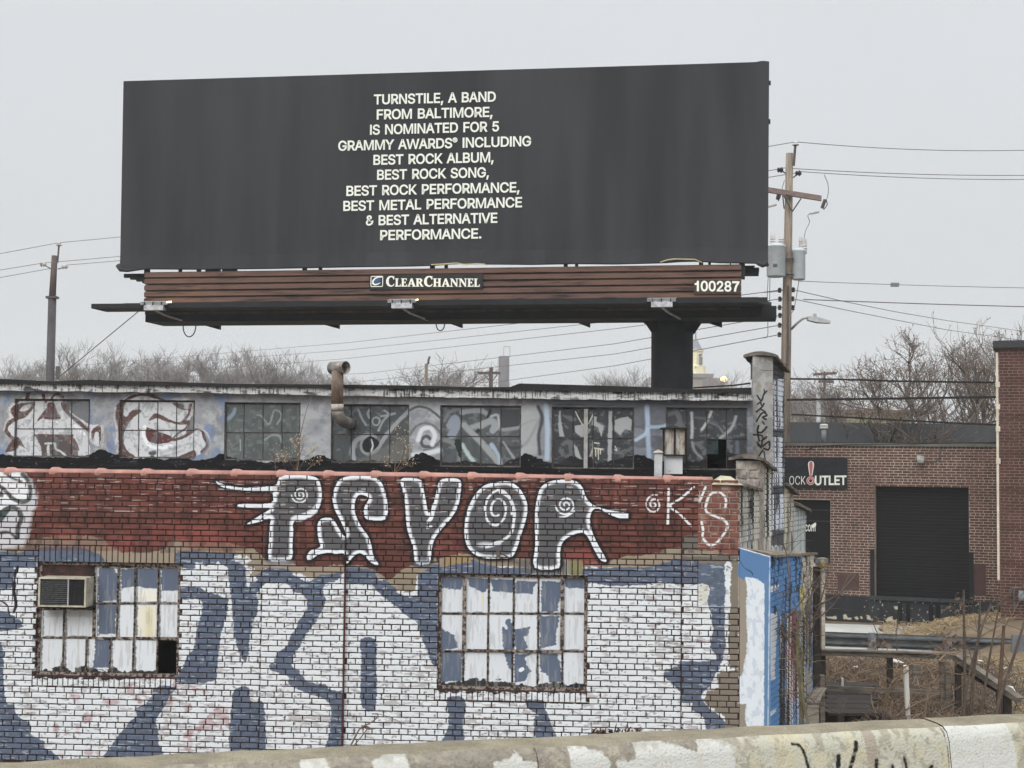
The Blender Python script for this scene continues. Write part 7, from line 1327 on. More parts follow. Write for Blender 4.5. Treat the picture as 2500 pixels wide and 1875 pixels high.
# ---- cables
def cable(label, pts, r=.011, m=M_wire, sag=0, group=None, cat='cable', name='overhead_cable'):
    a, b = pts[0], pts[-1]
    if len(pts) == 2:
        n = 14; pts = [a.lerp(b, k / n) - Vector((0, 0, sag * 4 * (k / n) * (1 - k / n))) for k in range(n + 1)]
    o = MB().tube(pts, r, 4, cap=False).build(name, m); recentre(o); return solo(o, label, cat, group)
GC = 'overhead wires'
def ext(a, b, k): return b + (b - a) * k
tp = Q(228, 128, D0 - .15); cable('topmost thin wire leaving the pole top towards the brick office block', [tp, ext(tp, Q(1770, 163, 42), .25)], .012, sag=.15, group=GC)
tpl = Q1(598, 135); cable('topmost wire running behind the billboard between the two big poles', [tp, tpl], .012, sag=.25, group=GC)
cable('topmost wire leaving the dark sleeved pole away from the billboard', [tpl, ext(tpl, Q1(0, 246, 50), .3)], .012, group=GC)
cable('upper of two close wires leaving the transformer pole', [Q(130, 303), ext(Q(130, 303), Q(1770, 340, 42), .25)], .012, sag=.1, group=GC)
cable('lower of two close wires leaving the transformer pole', [Q(250, 328), ext(Q(250, 328), Q(1770, 368, 42), .25)], .012, sag=.1, group=GC)
cable('middle wire behind the billboard joining the two big poles', [Q(125, 310), Q1(440, 340)], .012, sag=.25, group=GC)
cable('lower wire behind the billboard joining the two big poles', [Q(248, 335), Q1(665, 362)], .012, sag=.25, group=GC)
cable('middle wire leaving the dark sleeved pole towards open sky', [Q1(440, 340), ext(Q1(440, 340), Q1(0, 412, 50), .3)], .012, group=GC)
cable('lowest wire leaving the dark sleeved pole towards open sky', [Q1(515, 395), ext(Q1(515, 395), Q1(0, 488, 50), .3)], .012, group=GC)
sp_ = cable('thin wire with a grey splice box hanging midway', [Q(245, 1068), ext(Q(245, 1068), Q(1770, 1110, 42), .25)], .011, sag=.03, group=GC)
sb = Q(898, 1094, 41.0); o = MB().box(WF, sb.x - .11, sb.x + .11, sb.y - .05, sb.y + .05, sb.z - .05, sb.z + .06).build('splice_box', mat('splice_grey', (134, 138, 140)), sp_); 
cable('dark wire leaving the pole just below the splice box wire', [Q(280, 1192), ext(Q(280, 1192), Q(1770, 1238, 42), .25)], .018, sag=.02, group=GC)
cable('upper of the two wires dipping down across the bare tree', [Q(215, 1127), Q(560, 1207, 44), Q(900, 1275, 48), Q(1250, 1335, 53), ext(Q(1250, 1335, 53), Q(1770, 1408, 60), 1.3)], .013, group=GC)
cable('lower of the two wires dipping down across the bare tree', [Q(210, 1188), Q(560, 1262, 44), Q(900, 1330, 48), Q(1250, 1398, 53), ext(Q(1250, 1398, 53), Q(1770, 1470, 60), 1.3)], .013, group=GC)
low = [((118, 1130), (0, 1075), (850, 600)), ((118, 1190), (0, 805), 0), ((118, 1247), (0, 865), 0), ((122, 1300), (0, 935), 0), ((120, 1366), (0, 1075), 0), ((118, 1430), (0, 1145), 0)]
spans = ['highest of the thin wires slanting under the billboard', 'second of the thin wires slanting under the billboard', 'third of the thin wires slanting under the billboard', 'fourth of the thin wires slanting under the billboard, level with the column', 'fifth of the thin wires, ending by the flue', 'lowest of the thin wires, crossing the grey chimney']
starts = [(118, 1130), (118, 1190), (118, 1247), (122, 1300), (120, 1366), (118, 1430)]
mids = [c13(1560, 628), c13(2140, 632), c13(2212, 690), c13(2212, 815), c13(2212, 900), c13(2212, 998)]; ends = [c13(0, 805), c13(0, 866), c13(0, 936), c13(150, 1060), c13(0, 1140), c13(1390, 1110)]
far = [c12(0, 920), c12(0, 960), c12(300, 1010), c12(1000, 1030), c13(-400, 1190), c13(1200, 1140)]
for i, s_ in enumerate(starts):
    pts = [Q(*s_), P(*mids[i], 54), P(*ends[i], 86 if i != 5 else 66), P(*far[i], 120 if i != 5 else 72)]
    cable(spans[i], pts, .014, group=GC)
cable('steep stay wire running from the billboard walkway down behind the roof', [P(*c16(1400, 832), 33.5), P(*c16(580, 1510), 36)], .011, M_hard, group=None)
cable('bundled black cable, highest of three crossing to the brick office block', [P(*c10(235, 415), 39.5), P(*c10(600, 418), 38), P(*c10(1100, 434), 37), P(*c10(2300, 450), 35)], .032, M_cableb, group='black bundled cables')
cable('bundled black cable, middle one of three crossing to the brick office block', [P(*c10(205, 585), 39.5), P(*c10(1100, 574), 37), P(*c10(2300, 556), 35)], .036, M_cableb, group='black bundled cables')
cable('bundled black cable, lowest of three, sloping to the brick office block', [P(*c10(240, 703), 39.5), P(*c10(850, 735), 38), P(*c10(1500, 770), 36.5), P(*c10(2300, 806), 35)], .028, M_cableb, group='black bundled cables')
cable('thin black cable drooping from the pole to the shop roof edge', [P(*p, d) for p, d in zip([c10(190, 1140), c10(250, 1100), c10(330, 1010), c10(430, 962), c10(700, 950), c10(1400, 938), c10(1940, 930)], (39, 38, 37, 36, 35.4, 34.5, 33.5))], .016, M_cableb)
cable('heavy roof cable rising from the flat roof to the tall pier', [P(*c14(1170, 1180), 21), P(*c14(1500, 1160), 20), P(*c14(1660, 1140), 19)], .014, M_cableb)
# ================================================================== far landmarks
st_ = P(*c13(1295, 918), 330); sr = (P(*c13(1340, 1000), 330) - P(*c13(1250, 1000), 330)).length / 2
ch_ = thing('chimney', 'plain grey round chimney stack rising in the mist beyond the roof', 'chimney', loc=(st_.x, st_.y, GZ))
M_stackc = mat('misty_concrete', (94, 94, 98), (86, 86, 90), scale=.2, bump=0)
MB().lathe((st_.x, st_.y, GZ), [(sr * 1.1, 0), (sr, st_.z - GZ - .8), (sr, st_.z - GZ)], 28).build('stack', M_stackc, ch_, smooth=True)
mb = MB(); a = P(*c13(1318, 918), 330)
for x0 in (-.7, .7): mb.tube([a + Vector((x0, 0, 0)), a + Vector((x0, 0, 2.2))], .07, 4)
mb.tube([a + Vector((-.7, 0, 2.2)), a + Vector((.7, 0, 2.2))], .07, 4); mb.build('ladder_hoop', M_hard, ch_)
DC = 300
def Qc(x, y, d=DC): return P(*c14(x, y), d)
ct = thing('church_tower', 'cream church steeple with a grey pointed roof peeping past the billboard column', 'church tower', loc=(Qc(1185, 1100).x, Qc(1185, 1100).y, GZ))
M_cream = mat('cream_church_paint', (232, 222, 184), (214, 204, 168), scale=.4, bump=0); M_slate = mat('steeple_slate', (128, 130, 138), (108, 110, 118), scale=.8, bump=0)
cx_ = Qc(1185, 1100); def_r = lambda x: (Qc(x, 1000) - Qc(1185, 1000)).length
zc = lambda y: Qc(1185, y).z
pz = Vector((cx_.x, cx_.y, 0))
MB().lathe(pz, [(def_r(1280), zc(1140)), (def_r(1280), zc(1075)), (def_r(1268), zc(1070)), (def_r(1268), zc(1000)), (def_r(1245), zc(990)), (def_r(1242), zc(885)), (def_r(1252), zc(878)), (def_r(1252), zc(868))], 8).build('tower', M_cream, ct)
MB().lathe(pz, [(def_r(1250), zc(867)), (def_r(1230), zc(840)), (def_r(1205), zc(790)), (def_r(1192), zc(770)), (.15, zc(740)), (.08, zc(700))], 8).build('spire', M_slate, ct)
for x, y0, y1, wd in ((1228, 985, 925, .3), (1226, 912, 898, .3), (1190, 1020, 1004, .25)):
    p = Qc(x, y0, DC - def_r(1245) * .95); MB().box(WF, p.x - wd, p.x + wd, p.y - .5, p.y + .6, p.z, Qc(x, y1, DC - def_r(1245) * .95).z).build('window', mat('misty_window', (96, 98, 104), bump=0) if 'misty_window' not in bpy.data.materials else bpy.data.materials['misty_window'], ct)
def block(name, label, cat, x0, x1, ytop, d, matl, depth=8, roof=None, f=None):
    a, b = P(x0, ytop, d), P(x1, ytop, d); o = thing(name, label, cat, loc=((a.x + b.x) / 2, a.y, GZ))
    MB().box(WF, a.x, b.x, a.y, a.y + depth, GZ - .5, a.z).build('wall', matl, o)
    return o, a, b
M_farm = mat('misty_masonry', (150, 140, 126), (130, 122, 112), scale=.3, bump=0)
o, a, b = block('church_hall', 'low misty stone church hall at the foot of the cream steeple', 'building', *[c14(1170, 0)[0] - 40, c14(1290, 0)[0]], c14(0, 1094)[1], 290, M_farm)
MB().box(WF, a.x - 1, b.x + 1, a.y - .5, a.y + 9, a.z + .01, a.z + .8).build('parapet', mat('misty_grey_trim', (126, 122, 118), bump=0), o)
o, a, b = block('distant_hall', 'flat roofed misty building with a lit lamp beside the church tower', 'building', c14(1285, 0)[0], c14(1430, 0)[0], c14(0, 1098)[1], 280, mat('misty_stone', (120, 116, 112), (106, 102, 100), scale=.3, bump=0))
gl_ = P(*c14(1423, 1108), 279); MB().lathe(gl_, [(.3, -.5), (.75, -.2), (.75, .2), (.3, .5)], 10).build('lamp', M_lens, o)
# ================================================================== bare trees
def bark(c, c2): return mat('bark', c, c2, scale=3, bump=.2)
M_bk1 = bark((146, 140, 138), (112, 107, 106)); M_bk2 = bark((122, 110, 100), (88, 78, 70)); M_seed = mat('dry_seed_heads', (112, 92, 76), (80, 66, 56), scale=3, bump=0)
def grow(seed, height, spread=1.0, levels=5, base_r=.16, kids=(4, 6), up=.35, bushy=False, minr=.008, lean=0):
    g = random.Random(seed); tr = MB(); cr = MB(); tips = []
    def branch(p, d, L, r, lv):
        n = 4 if lv < 3 else 3; pts = [p]; dd = d.copy()
        for i in range(n):
            dd = (dd + Vector((g.gauss(0, .13), g.gauss(0, .13), g.gauss(up * .22, .08)))).normalized(); pts.append(pts[-1] + dd * L / n)
        (tr if lv == 0 else cr).tube(pts, r, 6 if lv == 0 else (4 if lv < 2 else 3), r1=max(minr * .6, r * .5), cap=False)
        if lv >= levels: tips.append((pts[-1], dd)); return
        nk = g.randint(*kids) + (2 if lv == 0 else 0)
        for k in range(nk):
            t = g.uniform(.3 if lv else .22, 1.0); i = min(n - 1, int(t * n)); q = pts[i].lerp(pts[i + 1], t * n - i)
            az = g.uniform(0, 2 * math.pi); el = g.uniform(.35, .95) * spread
            o1 = dd.orthogonal().normalized(); o2 = dd.cross(o1)
            nd = (dd * math.cos(el) + (o1 * math.cos(az) + o2 * math.sin(az)) * math.sin(el)); nd.z = nd.z + up * .35; nd.normalize()
            branch(q, nd, L * g.uniform(.5, .78) * (1.05 - .35 * t * (lv == 0)), max(minr, r * g.uniform(.42, .62)), lv + 1)
    branch(Vector((0, 0, 0)), Vector((lean, 0, 1)).normalized(), height * .48, base_r, 0)
    zm = max(v[2] for v in cr.v); k = height / zm
    for m in (tr, cr): m.v = [(x * k, y * k, z * k) for x, y, z in m.v]
    return tr, cr, [(t * k, d) for t, d in tips]
protos = {}
def tree(label, x, ytop, d, kind=0, width=None, group=None, flip=1, gz=None, matl=None):
    gz = ground_h(0, d) if gz is None else gz
    top = P(x, ytop, d); h = top.z - gz
    if kind not in protos:
        if kind < 5: tr, cr, tips = grow(40 + kind, 10, spread=(1.05, 1.0, 1.15, .95, 1.1)[kind], levels=5, kids=(4, 5), base_r=.17, up=.42, minr=.011)
        a = tr.build('trunk', M_bk1); b = cr.build('crown', M_bk1); protos[kind] = (a.data, b.data); bpy.data.objects.remove(a); bpy.data.objects.remove(b)
    o = thing('bare_tree', label, 'tree', loc=(top.x, top.y, gz), group=group)
    for nm, me in zip(('trunk', 'crown'), protos[kind]):
        c = bpy.data.objects.new(nm, me); COL.objects.link(c); c.parent = o; c.scale = (h / 10 * (width or 1) * flip, h / 10 * (width or 1), h / 10); c.rotation_euler = (0, 0, kind * 1.3 + x * .01)
        if matl:
            c.material_slots[0].link = 'OBJECT'; c.material_slots[0].material = matl
    return o
GT = 'bare trees misted beyond the roof'
spec = [(-10, 870, 100, 0, 'at the very edge beyond the flat roof'), (50, 862, 104, 1, 'twiggy, beside the dark sleeved pole'), (112, 872, 112, 2, 'partly hidden by the dark sleeved pole'), (205, 824, 96, 3, 'tall and rounded, just past the sleeved pole and under the stay wire'), (262, 832, 108, 1, 'with open branching crossed by the stay wire'),
        (318, 846, 100, 0, 'low crowned, under the first floodlight of the billboard'), (358, 846, 112, 2, 'faint, below the first cable loop'), (420, 838, 92, 4, 'dark and dense, below the first cable loop'), (478, 842, 98, 0, 'dense twiggy crown right of the cable loop'), (530, 838, 90, 1, 'thick with twigs below the first outrigger'), (590, 832, 92, 3, 'highest of the dense run before the flue'),
        (640, 840, 96, 2, 'broad crowned in the dense run before the flue'), (690, 848, 90, 4, 'darkest of the run before the flue'), (735, 848, 94, 0, 'with one spiky leader just before the flue'), (775, 875, 100, 1, 'last before the flue'), (835, 912, 118, 2, 'tiny and pale just past the flue')]
for x, y, d, k, s_ in spec: tree('bare tree ' + s_, x, y, d, k, 1.15, GT, -1 if k % 2 else 1)
tree('wide fan shaped bare tree behind the slim pale pole', 1075, 858, 74, 4, 1.6, GT, gz=GZ + 1.2); tree('smaller bare tree next to the cluttered crossarm', 1152, 880, 78, 2, 1.5, GT, gz=GZ + 1)
for i, (x, y) in enumerate(((1450, 905), (1490, 896), (1530, 890), (1572, 892))):
    tree(['thin bare tree first in the row before the billboard column', 'second bare tree in the row before the billboard column', 'third bare tree in the row before the billboard column', 'bare tree close against the billboard column'][i], x, y, 92, (3, 0, 1, 4)[i], 1.1, GT)
tree('small bare tree between the church tower and the tall pier', 1770, 925, 84, 1, 1.4, GT); tree('bare tree directly behind the tall pier', 1815, 896, 84, 3, 1.3, GT); tree('bare tree rising just past the transformer pole', 1955, 892, 70, 4, 1.35, GT); tree('low bushy bare tree below the black cables by the pole', 1975, 915, 60, 2, 1.5, GT); tree('tangled small tree by the distant crossarm pole', 2020, 935, 56, 0, 1.4, GT)
def big_tree(label, x, ytop, d, seed, spread, w_, gz, levels=5, kids=(4, 6), lean=0):
    top = P(x, ytop, d); h = top.z - gz; tr, cr, tips = grow(seed, h, spread=spread, levels=levels, kids=kids, base_r=.12, up=.5, minr=.0055, lean=lean)
    o = thing('bare_tree', label, 'tree', loc=(top.x, top.y, gz), group='large bare trees behind the shop')
    for m, nm in ((tr, 'trunk'), (cr, 'crown')):
        m.v = [(x_ * w_ + top.x, y_ * w_ + top.y, z_ + gz) for x_, y_, z_ in m.v]; m.build(nm, M_bk2, o)
    g = random.Random(seed); sd_ = MB()
    for t_, d_ in tips:
        if g.random() < .5:
            p = Vector((t_.x * w_ + top.x, t_.y * w_ + top.y, t_.z + gz))
            for k in range(3):
                s = g.uniform(.03, .06); q = p - d_ * k * .07 + Vector((g.gauss(0, .02), g.gauss(0, .02), g.gauss(0, .02))); a = Vector((g.uniform(-1, 1), g.uniform(-1, 1), g.uniform(-.4, 1))).normalized() * s; b = a.orthogonal().normalized() * s * .5
                sd_.add([q - b, q + a, q + b, q - a * .3], [(0, 1, 2, 3)])
    sd_.build('seed_heads', M_seed, o, kind='stuff')
big_tree('large spreading bare tree with clusters of seed heads above the shop roof', 2240, 766, 47, 70, 1.3, 1.25, GZ + 1.0, levels=5, kids=(4, 5))
big_tree('bare tree with upright shoots beside the brick office block', 2360, 812, 48, 72, 1.1, 1.0, GZ + 1, kids=(3, 4))
big_tree('bare tree arching behind the corner of the brick office block', 2480, 778, 50, 73, 1.0, 1.0, GZ + 1, kids=(3, 4))
big_tree('scraggly bare tree low above the shop vent', 2105, 880, 46, 74, 1.15, 1.3, GZ + 1.5, kids=(3, 4))
# ================================================================== brick shop with loading dock
SH = Frame(P(2150, 1188, 36.0), R(21))
def hs_(f, x, y, w=0): return SH.hit(*f(x, y), w)
M_sbrick = mat('shop_brick', (108, 78, 68), (70, 54, 49), scale=5.5, c3=(90, 66, 58), bump=.3, coord='World')
M_smort = mat('shop_mortar', (186, 172, 158), (146, 132, 122), scale=1.4, bump=.2, coord='World')
M_sblk = mat('loading_black', (15, 16, 18), (11, 12, 13), scale=1.5, rough=.8, bump=.1)
sbase = SH.O.copy(); sbase.z = GZ; SM = SH.M.copy(); SM.translation = sbase
shop = thing('brick_shop', 'low brown brick shop with a black roller door and black outlet sign', 'shop', M=SM)
zs = GZ - SH.O.z
sL = SH.hit(1880, 1100)[0]; sR = SH.hit(2443, 1200)[0] + .1
sT = (hs_(c10, 600, 965)[1] + hs_(c10, 1600, 958)[1]) / 2
door = (hs_(c10, 918, 1400)[0], hs_(c10, 1677, 1400)[0], hs_(c11, 930, 562)[1], hs_(c10, 1300, 1290)[1])
dock_v = (hs_(c11, 450, 540)[1] + hs_(c11, 1300, 582)[1]) / 2
small = (sL + .2, hs_(c10, 556, 1500)[0], hs_(c11, 250, 335)[1], hs_(c10, 430, 1395)[1])
signr = (hs_(c10, 60, 1170)[0], hs_(c10, 694, 1170)[0], hs_(c10, 460, 1302)[1], hs_(c10, 460, 1052)[1])
holes = [(door[0], door[1], dock_v - .02, door[3]), small]
sb_ = lay(sL, sR, dock_v, sT, seed=5, holes=holes, header_off=2)
brick_wall(shop, SH, sb_, M_sbrick, lambda u, v: .002, 300, score=lambda x, y: x > 1990)
mb = MB(); holed(SH, sL, sR, dock_v, sT, .0, holes, mb); mb.build('wall', M_smort, shop)
dkc = Canvas(SH, sL, sR, zs - .1, dock_v + .05, 60, (38, 41, 45), seed=41, w=-.012)
dkc.blend(np.clip((dkc.n(30, 30, 1) - .5) * 3, 0, .4), (56, 60, 64))
def dpoly(L, c, **k): dkc.poly(PT(c19, L), c, rough=2.5, sm=False, **k)
pl = (196, 188, 164)
for L in ([(160, 280), (260, 275), (265, 305), (170, 300)], [(335, 260), (360, 255), (380, 290), (430, 290), (410, 312), (340, 305)], [(440, 290), (480, 272), (500, 300), (470, 318)], [(510, 275), (530, 275), (540, 310), (515, 310)], [(575, 262), (600, 265), (620, 300), (660, 310), (640, 325), (590, 310)], [(775, 320), (800, 290), (845, 280), (850, 310), (890, 320), (880, 348), (790, 348)], [(860, 170), (915, 165), (915, 205), (870, 200)], [(890, 125), (915, 125), (910, 150)]): dpoly(L, pl)
dkc.blend(np.clip((dkc.n(5, 5, 5, 2) - .74) * 14, 0, .9) * (dkc.px > 2110), pl)
dock_paint = dkc.material('peeling_black_paint', rough=.6)
MB().box(SH, sL, sR, -.014, .3, zs - .1, dock_v).build('dock_base', dock_paint, shop)
for x in (925, 1010, 1250, 1320): u_ = hs_(c19, x, 250)[0]; MB().box(SH, u_ - .05, u_ + .05, -.06, -.0145, zs, dock_v - .12).build('dock_bumper', M_sblk, shop)
MB().box(SH, door[0] - .15, door[1] + .1, -.08, .0, dock_v - .06, dock_v + .03).build('dock_sill', mat('worn_sill', (64, 68, 70), (44, 46, 48), scale=5), shop)
dr_ = MB().box(SH, door[0] - .02, door[1] + .02, .26, .3, dock_v - .02, door[3] + .02).build('roller_door', M_sblk, shop)
nsl = 34
for i in range(nsl):
    za = dock_v + .03 + (door[3] - dock_v - .03) * i / nsl; zb2 = dock_v + .03 + (door[3] - dock_v - .03) * (i + 1) / nsl
    MB().add([SH.pt(u, w_, v) for u in (door[0], door[1]) for w_, v in ((.26, za), (.25, za + .008), (.25, zb2 - .02), (.26, zb2 - .004))], [(0, 4, 5, 1), (1, 5, 6, 2), (2, 6, 7, 3)]).build('slat', M_sblk, dr_)
for a_ in (door[0] - .12, door[1] - .0): MB().box(SH, a_, a_ + .1, -.05, .02, dock_v, hs_(c11, 610, 240)[1]).build('door_guard', mat('guard_black', (34, 36, 40), scale=4), shop)
wn = MB().box(SH, small[0], small[1], .2, .24, small[2], small[3]).build('side_door', M_sblk, shop)
for yy_ in (1480, 1570): v_ = hs_(c10, 450, yy_)[1]; MB().box(SH, small[0], small[1], .185, .199, v_ - .012, v_ + .012).build('panel_rail', mat('rail_grey', (60, 64, 68)), wn)
la_ = hs_(c10, 340, 1648, .18); lb_ = hs_(c10, 433, 1650, .18)
lettering('door_lettering', [(".com", la_[0], la_[1], lb_[0], lb_[1], .22, 'sans')], SH, .18, M_text, wn, offset=.015)
dp = [hs_(c10, x, y, .18) for x, y in ((400, 1620), (405, 1598), (432, 1578), (440, 1585), (438, 1608), (420, 1622))]
MB().add([SH.pt(u, .18, v) for u, v in dp], [tuple(range(6))]).build('door_mark', M_text, wn)
sg = MB().box(SH, signr[0], signr[1], -.06, -.01, signr[2], signr[3]).build('sign_board', mat('sign_black', (36, 39, 42), (32, 34, 37)), shop)
def sitem(text, x0, y0, x1, y1, caph): a = hs_(c10, x0, y0, -.07); b = hs_(c10, x1, y1, -.07); return (text, a[0], a[1], b[0], b[1], caph * 35.6 / 3500 / 3.319, 'sans')
lettering('sign_lettering', [sitem("UTLET", 432, 1273, 683, 1271, 72)], SH, -.07, M_text, sg, offset=.05)
lettering('sign_lettering', [sitem("CK", 270, 1272, 354, 1272, 72), sitem("O", 222, 1272, 262, 1272, 72), sitem("ST", 120, 1272, 205, 1272, 72)][:2], SH, -.07, M_text, sg, offset=-.012)
M_pink = mat('faded_red_print', (196, 110, 116), (186, 100, 106), bump=0)
def sloop(name, pts, matl, w_): MB().add([SH.pt(*(lambda q: (q[0], w_, q[1]))(hs_(c10, x, y, w_))) for x, y in pts], [tuple(range(len(pts)))]).build(name, matl, sg)
drop = lambda k: [(398 + k * a, b if b > 1150 else b) for a, b in ((-9, 1195 ), (9, 1195), (15, 1150), (20, 1110), (16, 1092), (0, 1083), (-16, 1092), (-20, 1110), (-15, 1150))]
sloop('exclamation_outline', [(398 + 1.25 * (x - 398), y + (-4 if y < 1150 else 3)) for x, y in drop(1)], M_text, -.068); sloop('exclamation_stroke', [(398 + .78 * (x - 398), y) for x, y in drop(1)], M_pink, -.071)
ring = lambda cx_, cy_, r1, r2, n=24: ([(cx_ + r1 * math.cos(2 * math.pi * k / n), cy_ + r1 * math.sin(2 * math.pi * k / n)) for k in range(n)], [(cx_ + r2 * math.cos(2 * math.pi * k / n), cy_ + r2 * math.sin(2 * math.pi * k / n)) for k in range(n)])
def sring(r1, r2, matl, w_):
    a, b = ring(395, 1240, r1, r2); n = len(a)
    MB().add([SH.pt(*(lambda q: (q[0], w_, q[1]))(hs_(c10, x, y, w_))) for x, y in a + b], [(k, (k + 1) % n, n + (k + 1) % n, n + k) for k in range(n)]).build('sign_ring', matl, sg)
sring(34, 14, M_text, -.068); sring(31, 17, M_pink, -.071)
M_maroon = mat('maroon_patch', (88, 66, 64), (76, 58, 56), scale=3, coord='World')
for f, x0, x1, y0, y1 in ((c11, 385, 525, 392, 505), (c11, 1250, 1345, 335, 540)):
    a = hs_(f, x0, (y0 + y1) / 2); b = hs_(f, x1, (y0 + y1) / 2); MB().box(SH, a[0], b[0], -.014, .0, hs_(f, (x0 + x1) / 2, y1)[1], hs_(f, (x0 + x1) / 2, y0)[1]).build('painted_patch', M_maroon, shop, label='maroon painted patch on the brick')
MB().box(SH, sL, sR, -.05, .35, sT, sT + .08).build('roof_edge', mat('grey_roof_edge', (112, 110, 104), (86, 84, 80), scale=2), shop)
MB().box(SH, sL, sR, .3, 9, sT - .05, sT + .1).build('roof', M_tar, shop); MB().box(SH, sL, sR, 8.9, 9, zs, sT).build('rear_wall', M_smort, shop)
a = hs_(c10, 1285, 1075, -.2); lt_ = MB().prism([SH.pt(a[0] - .10, -.12, a[1] + .07), SH.pt(a[0] - .07, -.25, a[1] - .05), SH.pt(a[0] + .08, -.25, a[1] - .06), SH.pt(a[0] + .08, -.12, a[1] + .05)], SH.V * .06).build('wall_light', mat('fixture_grey', (150, 150, 146), (110, 110, 108)), shop)
MB().tube([SH.pt(*(lambda q: (q[0], -.02, q[1]))(hs_(c10, x, y, -.02))) for x, y in ((1300, 1080), (1400, 1085), (1440, 1060), (1448, 960), (1430, 930))], .015, 4).build('conduit', M_hard, shop)
vp = thing('roof_vent', 'white capped round vent pipe on the shop roof', 'vent', loc=SH.pt(hs_(c10, 503, 940, 1)[0], 1, sT + .1)); b_ = SH.pt(hs_(c10, 503, 940, 1)[0], 1, sT + .1); k_ = 36.5 / 3500 / 3.319
MB().lathe(b_, [(22 * k_, 0), (20 * k_, 125 * k_)], 16).build('pipe', mat('vent_pipe_grey', (150, 154, 156), (128, 132, 136), rough=.5), vp, smooth=True)
MB().lathe(b_ + Vector((0, 0, 115 * k_)), [(34 * k_, 0), (36 * k_, 6 * k_), (33 * k_, 14 * k_), (36 * k_, 26 * k_), (34 * k_, 34 * k_), (20 * k_, 40 * k_)], 16).build('cap', mat('vent_cap_white', (200, 202, 200), (180, 182, 180), rough=.5), vp)
# buildings behind the shop
o, a, b = block('rear_shed', 'long dark grey windowless shed wall behind the shop roof', 'shed', 1890, 2520, 1030, 45, mat('slate_grey_cladding', (84, 86, 88), (66, 68, 70), scale=.9, stretch=(1, 1, .3)), depth=5)
o, a, b = block('yellow_hall', 'pale yellow green hall with a brown flat roof edge behind the bare branches', 'building', c10(235, 0)[0], c10(1200, 0)[0], c10(0, 690)[1], 64, mat('pale_yellow_green_paint', (178, 178, 138), (160, 160, 126), scale=.5))
MB().box(WF, a.x + 2, b.x + 1, a.y - .3, a.y + 8, a.z + .01, a.z + .16).build('roof_edge', mat('brown_fascia', (112, 92, 84), (96, 80, 74)), o)
pst = P(*c10(460, 540), 50); l_o = thing('lamp_post', 'white lamp post with a slanting arm behind the shop roof', 'lamp post', loc=(pst.x, pst.y, ground_h(0, 50)))
MB().tube([(pst.x, pst.y, ground_h(0, 50)), P(*c10(460, 590), 50), P(*c10(452, 500), 50)], .075, 6).build('post', mat('post_white', (206, 208, 208)), l_o); MB().tube([P(*c10(455, 500), 50), P(*c10(400, 455), 50), P(*c10(340, 420), 50)], .04, 5).build('arm', bpy.data.materials['post_white'], l_o)
# ================================================================== brick office block at the frame edge
OF = Frame(P(2441, 1200, 32.0), R(21))
ob = OF.O.copy(); ob.z = GZ; OM = OF.M.copy(); OM.translation = ob
off = thing('brick_office_block', 'taller dark red brick office block with a black roof trim and pale downpipe', 'building', M=OM)
oT = OF.hit(*c10(1940, 165))[1]; zo = GZ - OF.O.z; ov = OF.hit(*c11(1450, 640))[1]
M_obrick = mat('office_brick', (94, 64, 58), (66, 47, 43), scale=3, c3=(80, 54, 49), bump=.3, coord='World'); M_omort = mat('office_mortar', (150, 126, 114), (116, 94, 86), scale=2, bump=.2, coord='World')
obk = lay(0, 4.5, zo, oT, seed=9, header_mod=6, header_off=3)
brick_wall(off, OF, obk, M_obrick, lambda u, v: .004 if not (int(math.floor(v / .0677)) % 12 < 2) else .012, 300)
MB().box(OF, 0.0, 4.5, .003, 8, zo, oT).build('wall', M_omort, off)
MB().box(OF, -.12, 4.6, -.12, 8.1, oT, oT + .16).build('roof_trim', mat('black_roof_trim', (52, 55, 58), (40, 42, 46), rough=.5), off)
dpv = mat('downpipe_cream', (214, 206, 190), (190, 180, 164), rough=.5)
MB().box(OF, -.065, -.015, -.03, .03, OF.hit(*c11(1437, 440))[1], oT - .1).build('downpipe', dpv, off)
for y_ in (460, 640, 820, 1080): v_ = OF.hit(*c10(1935, y_))[1]; MB().box(OF, -.075, .02, -.045, -.031, v_ - .06, v_ + .06).build('pipe_clip', dpv, off)
gm = thing('gas_meter', 'small grey gas meter with pipes on the office block wall', 'gas meter', loc=OF.pt(OF.hit(*c11(1572, 540))[0], -.15, OF.hit(*c11(1572, 600))[1]))
gp = lambda x, y, w_=-.15: OF.pt(OF.hit(*c11(x, y), w_)[0], w_, OF.hit(*c11(x, y), w_)[1])
a, b = OF.hit(*c11(1560, 570), -.15), OF.hit(*c11(1590, 512), -.15); mb = MB().box(OF, a[0], b[0], -.25, -.1, a[1], b[1]); mb.lathe(gp(1576, 540) - OF.W * .1, [(.07, 0), (.07, .03)], 10, ax=-OF.W); mb.build('meter_case', mat('meter_grey', (138, 146, 150), (120, 128, 132)), gm)
mb = MB(); mb.tube([gp(1510, 520), gp(1510, 495), gp(1570, 490), gp(1572, 512)], .02, 6); mb.tube([gp(1528, 495), gp(1530, 640)], .02, 6); mb.tube([gp(1585, 485), gp(1600, 485)], .03, 6); mb.build('meter_pipes', M_hard, gm)
# ================================================================== ground surfaces seen between the buildings
def G(px, py, z=GZ):
    r = ray(px, py); k = (z - CAM.z) / r.z; return CAM + r * k
z_ = GZ + .012
mb = MB().add([G(1700, 1512, z_), G(2330, 1532, z_), G(2250, 1552, z_), G(2130, 1562, z_), G(2300, 1584, z_), G(2230, 1601, z_), G(1700, 1584, z_)], [tuple(range(7))]); mb.build('pavement', conc_lot, kind='structure')
mb = MB().add([G(2225, 1598, z_ - .004), G(2700, 1612, z_ - .004), G(2700, 1590, z_ - .004), G(2290, 1582, z_ - .004)], [(0, 1, 2, 3)]); mb.build('path', asphalt, kind='structure')
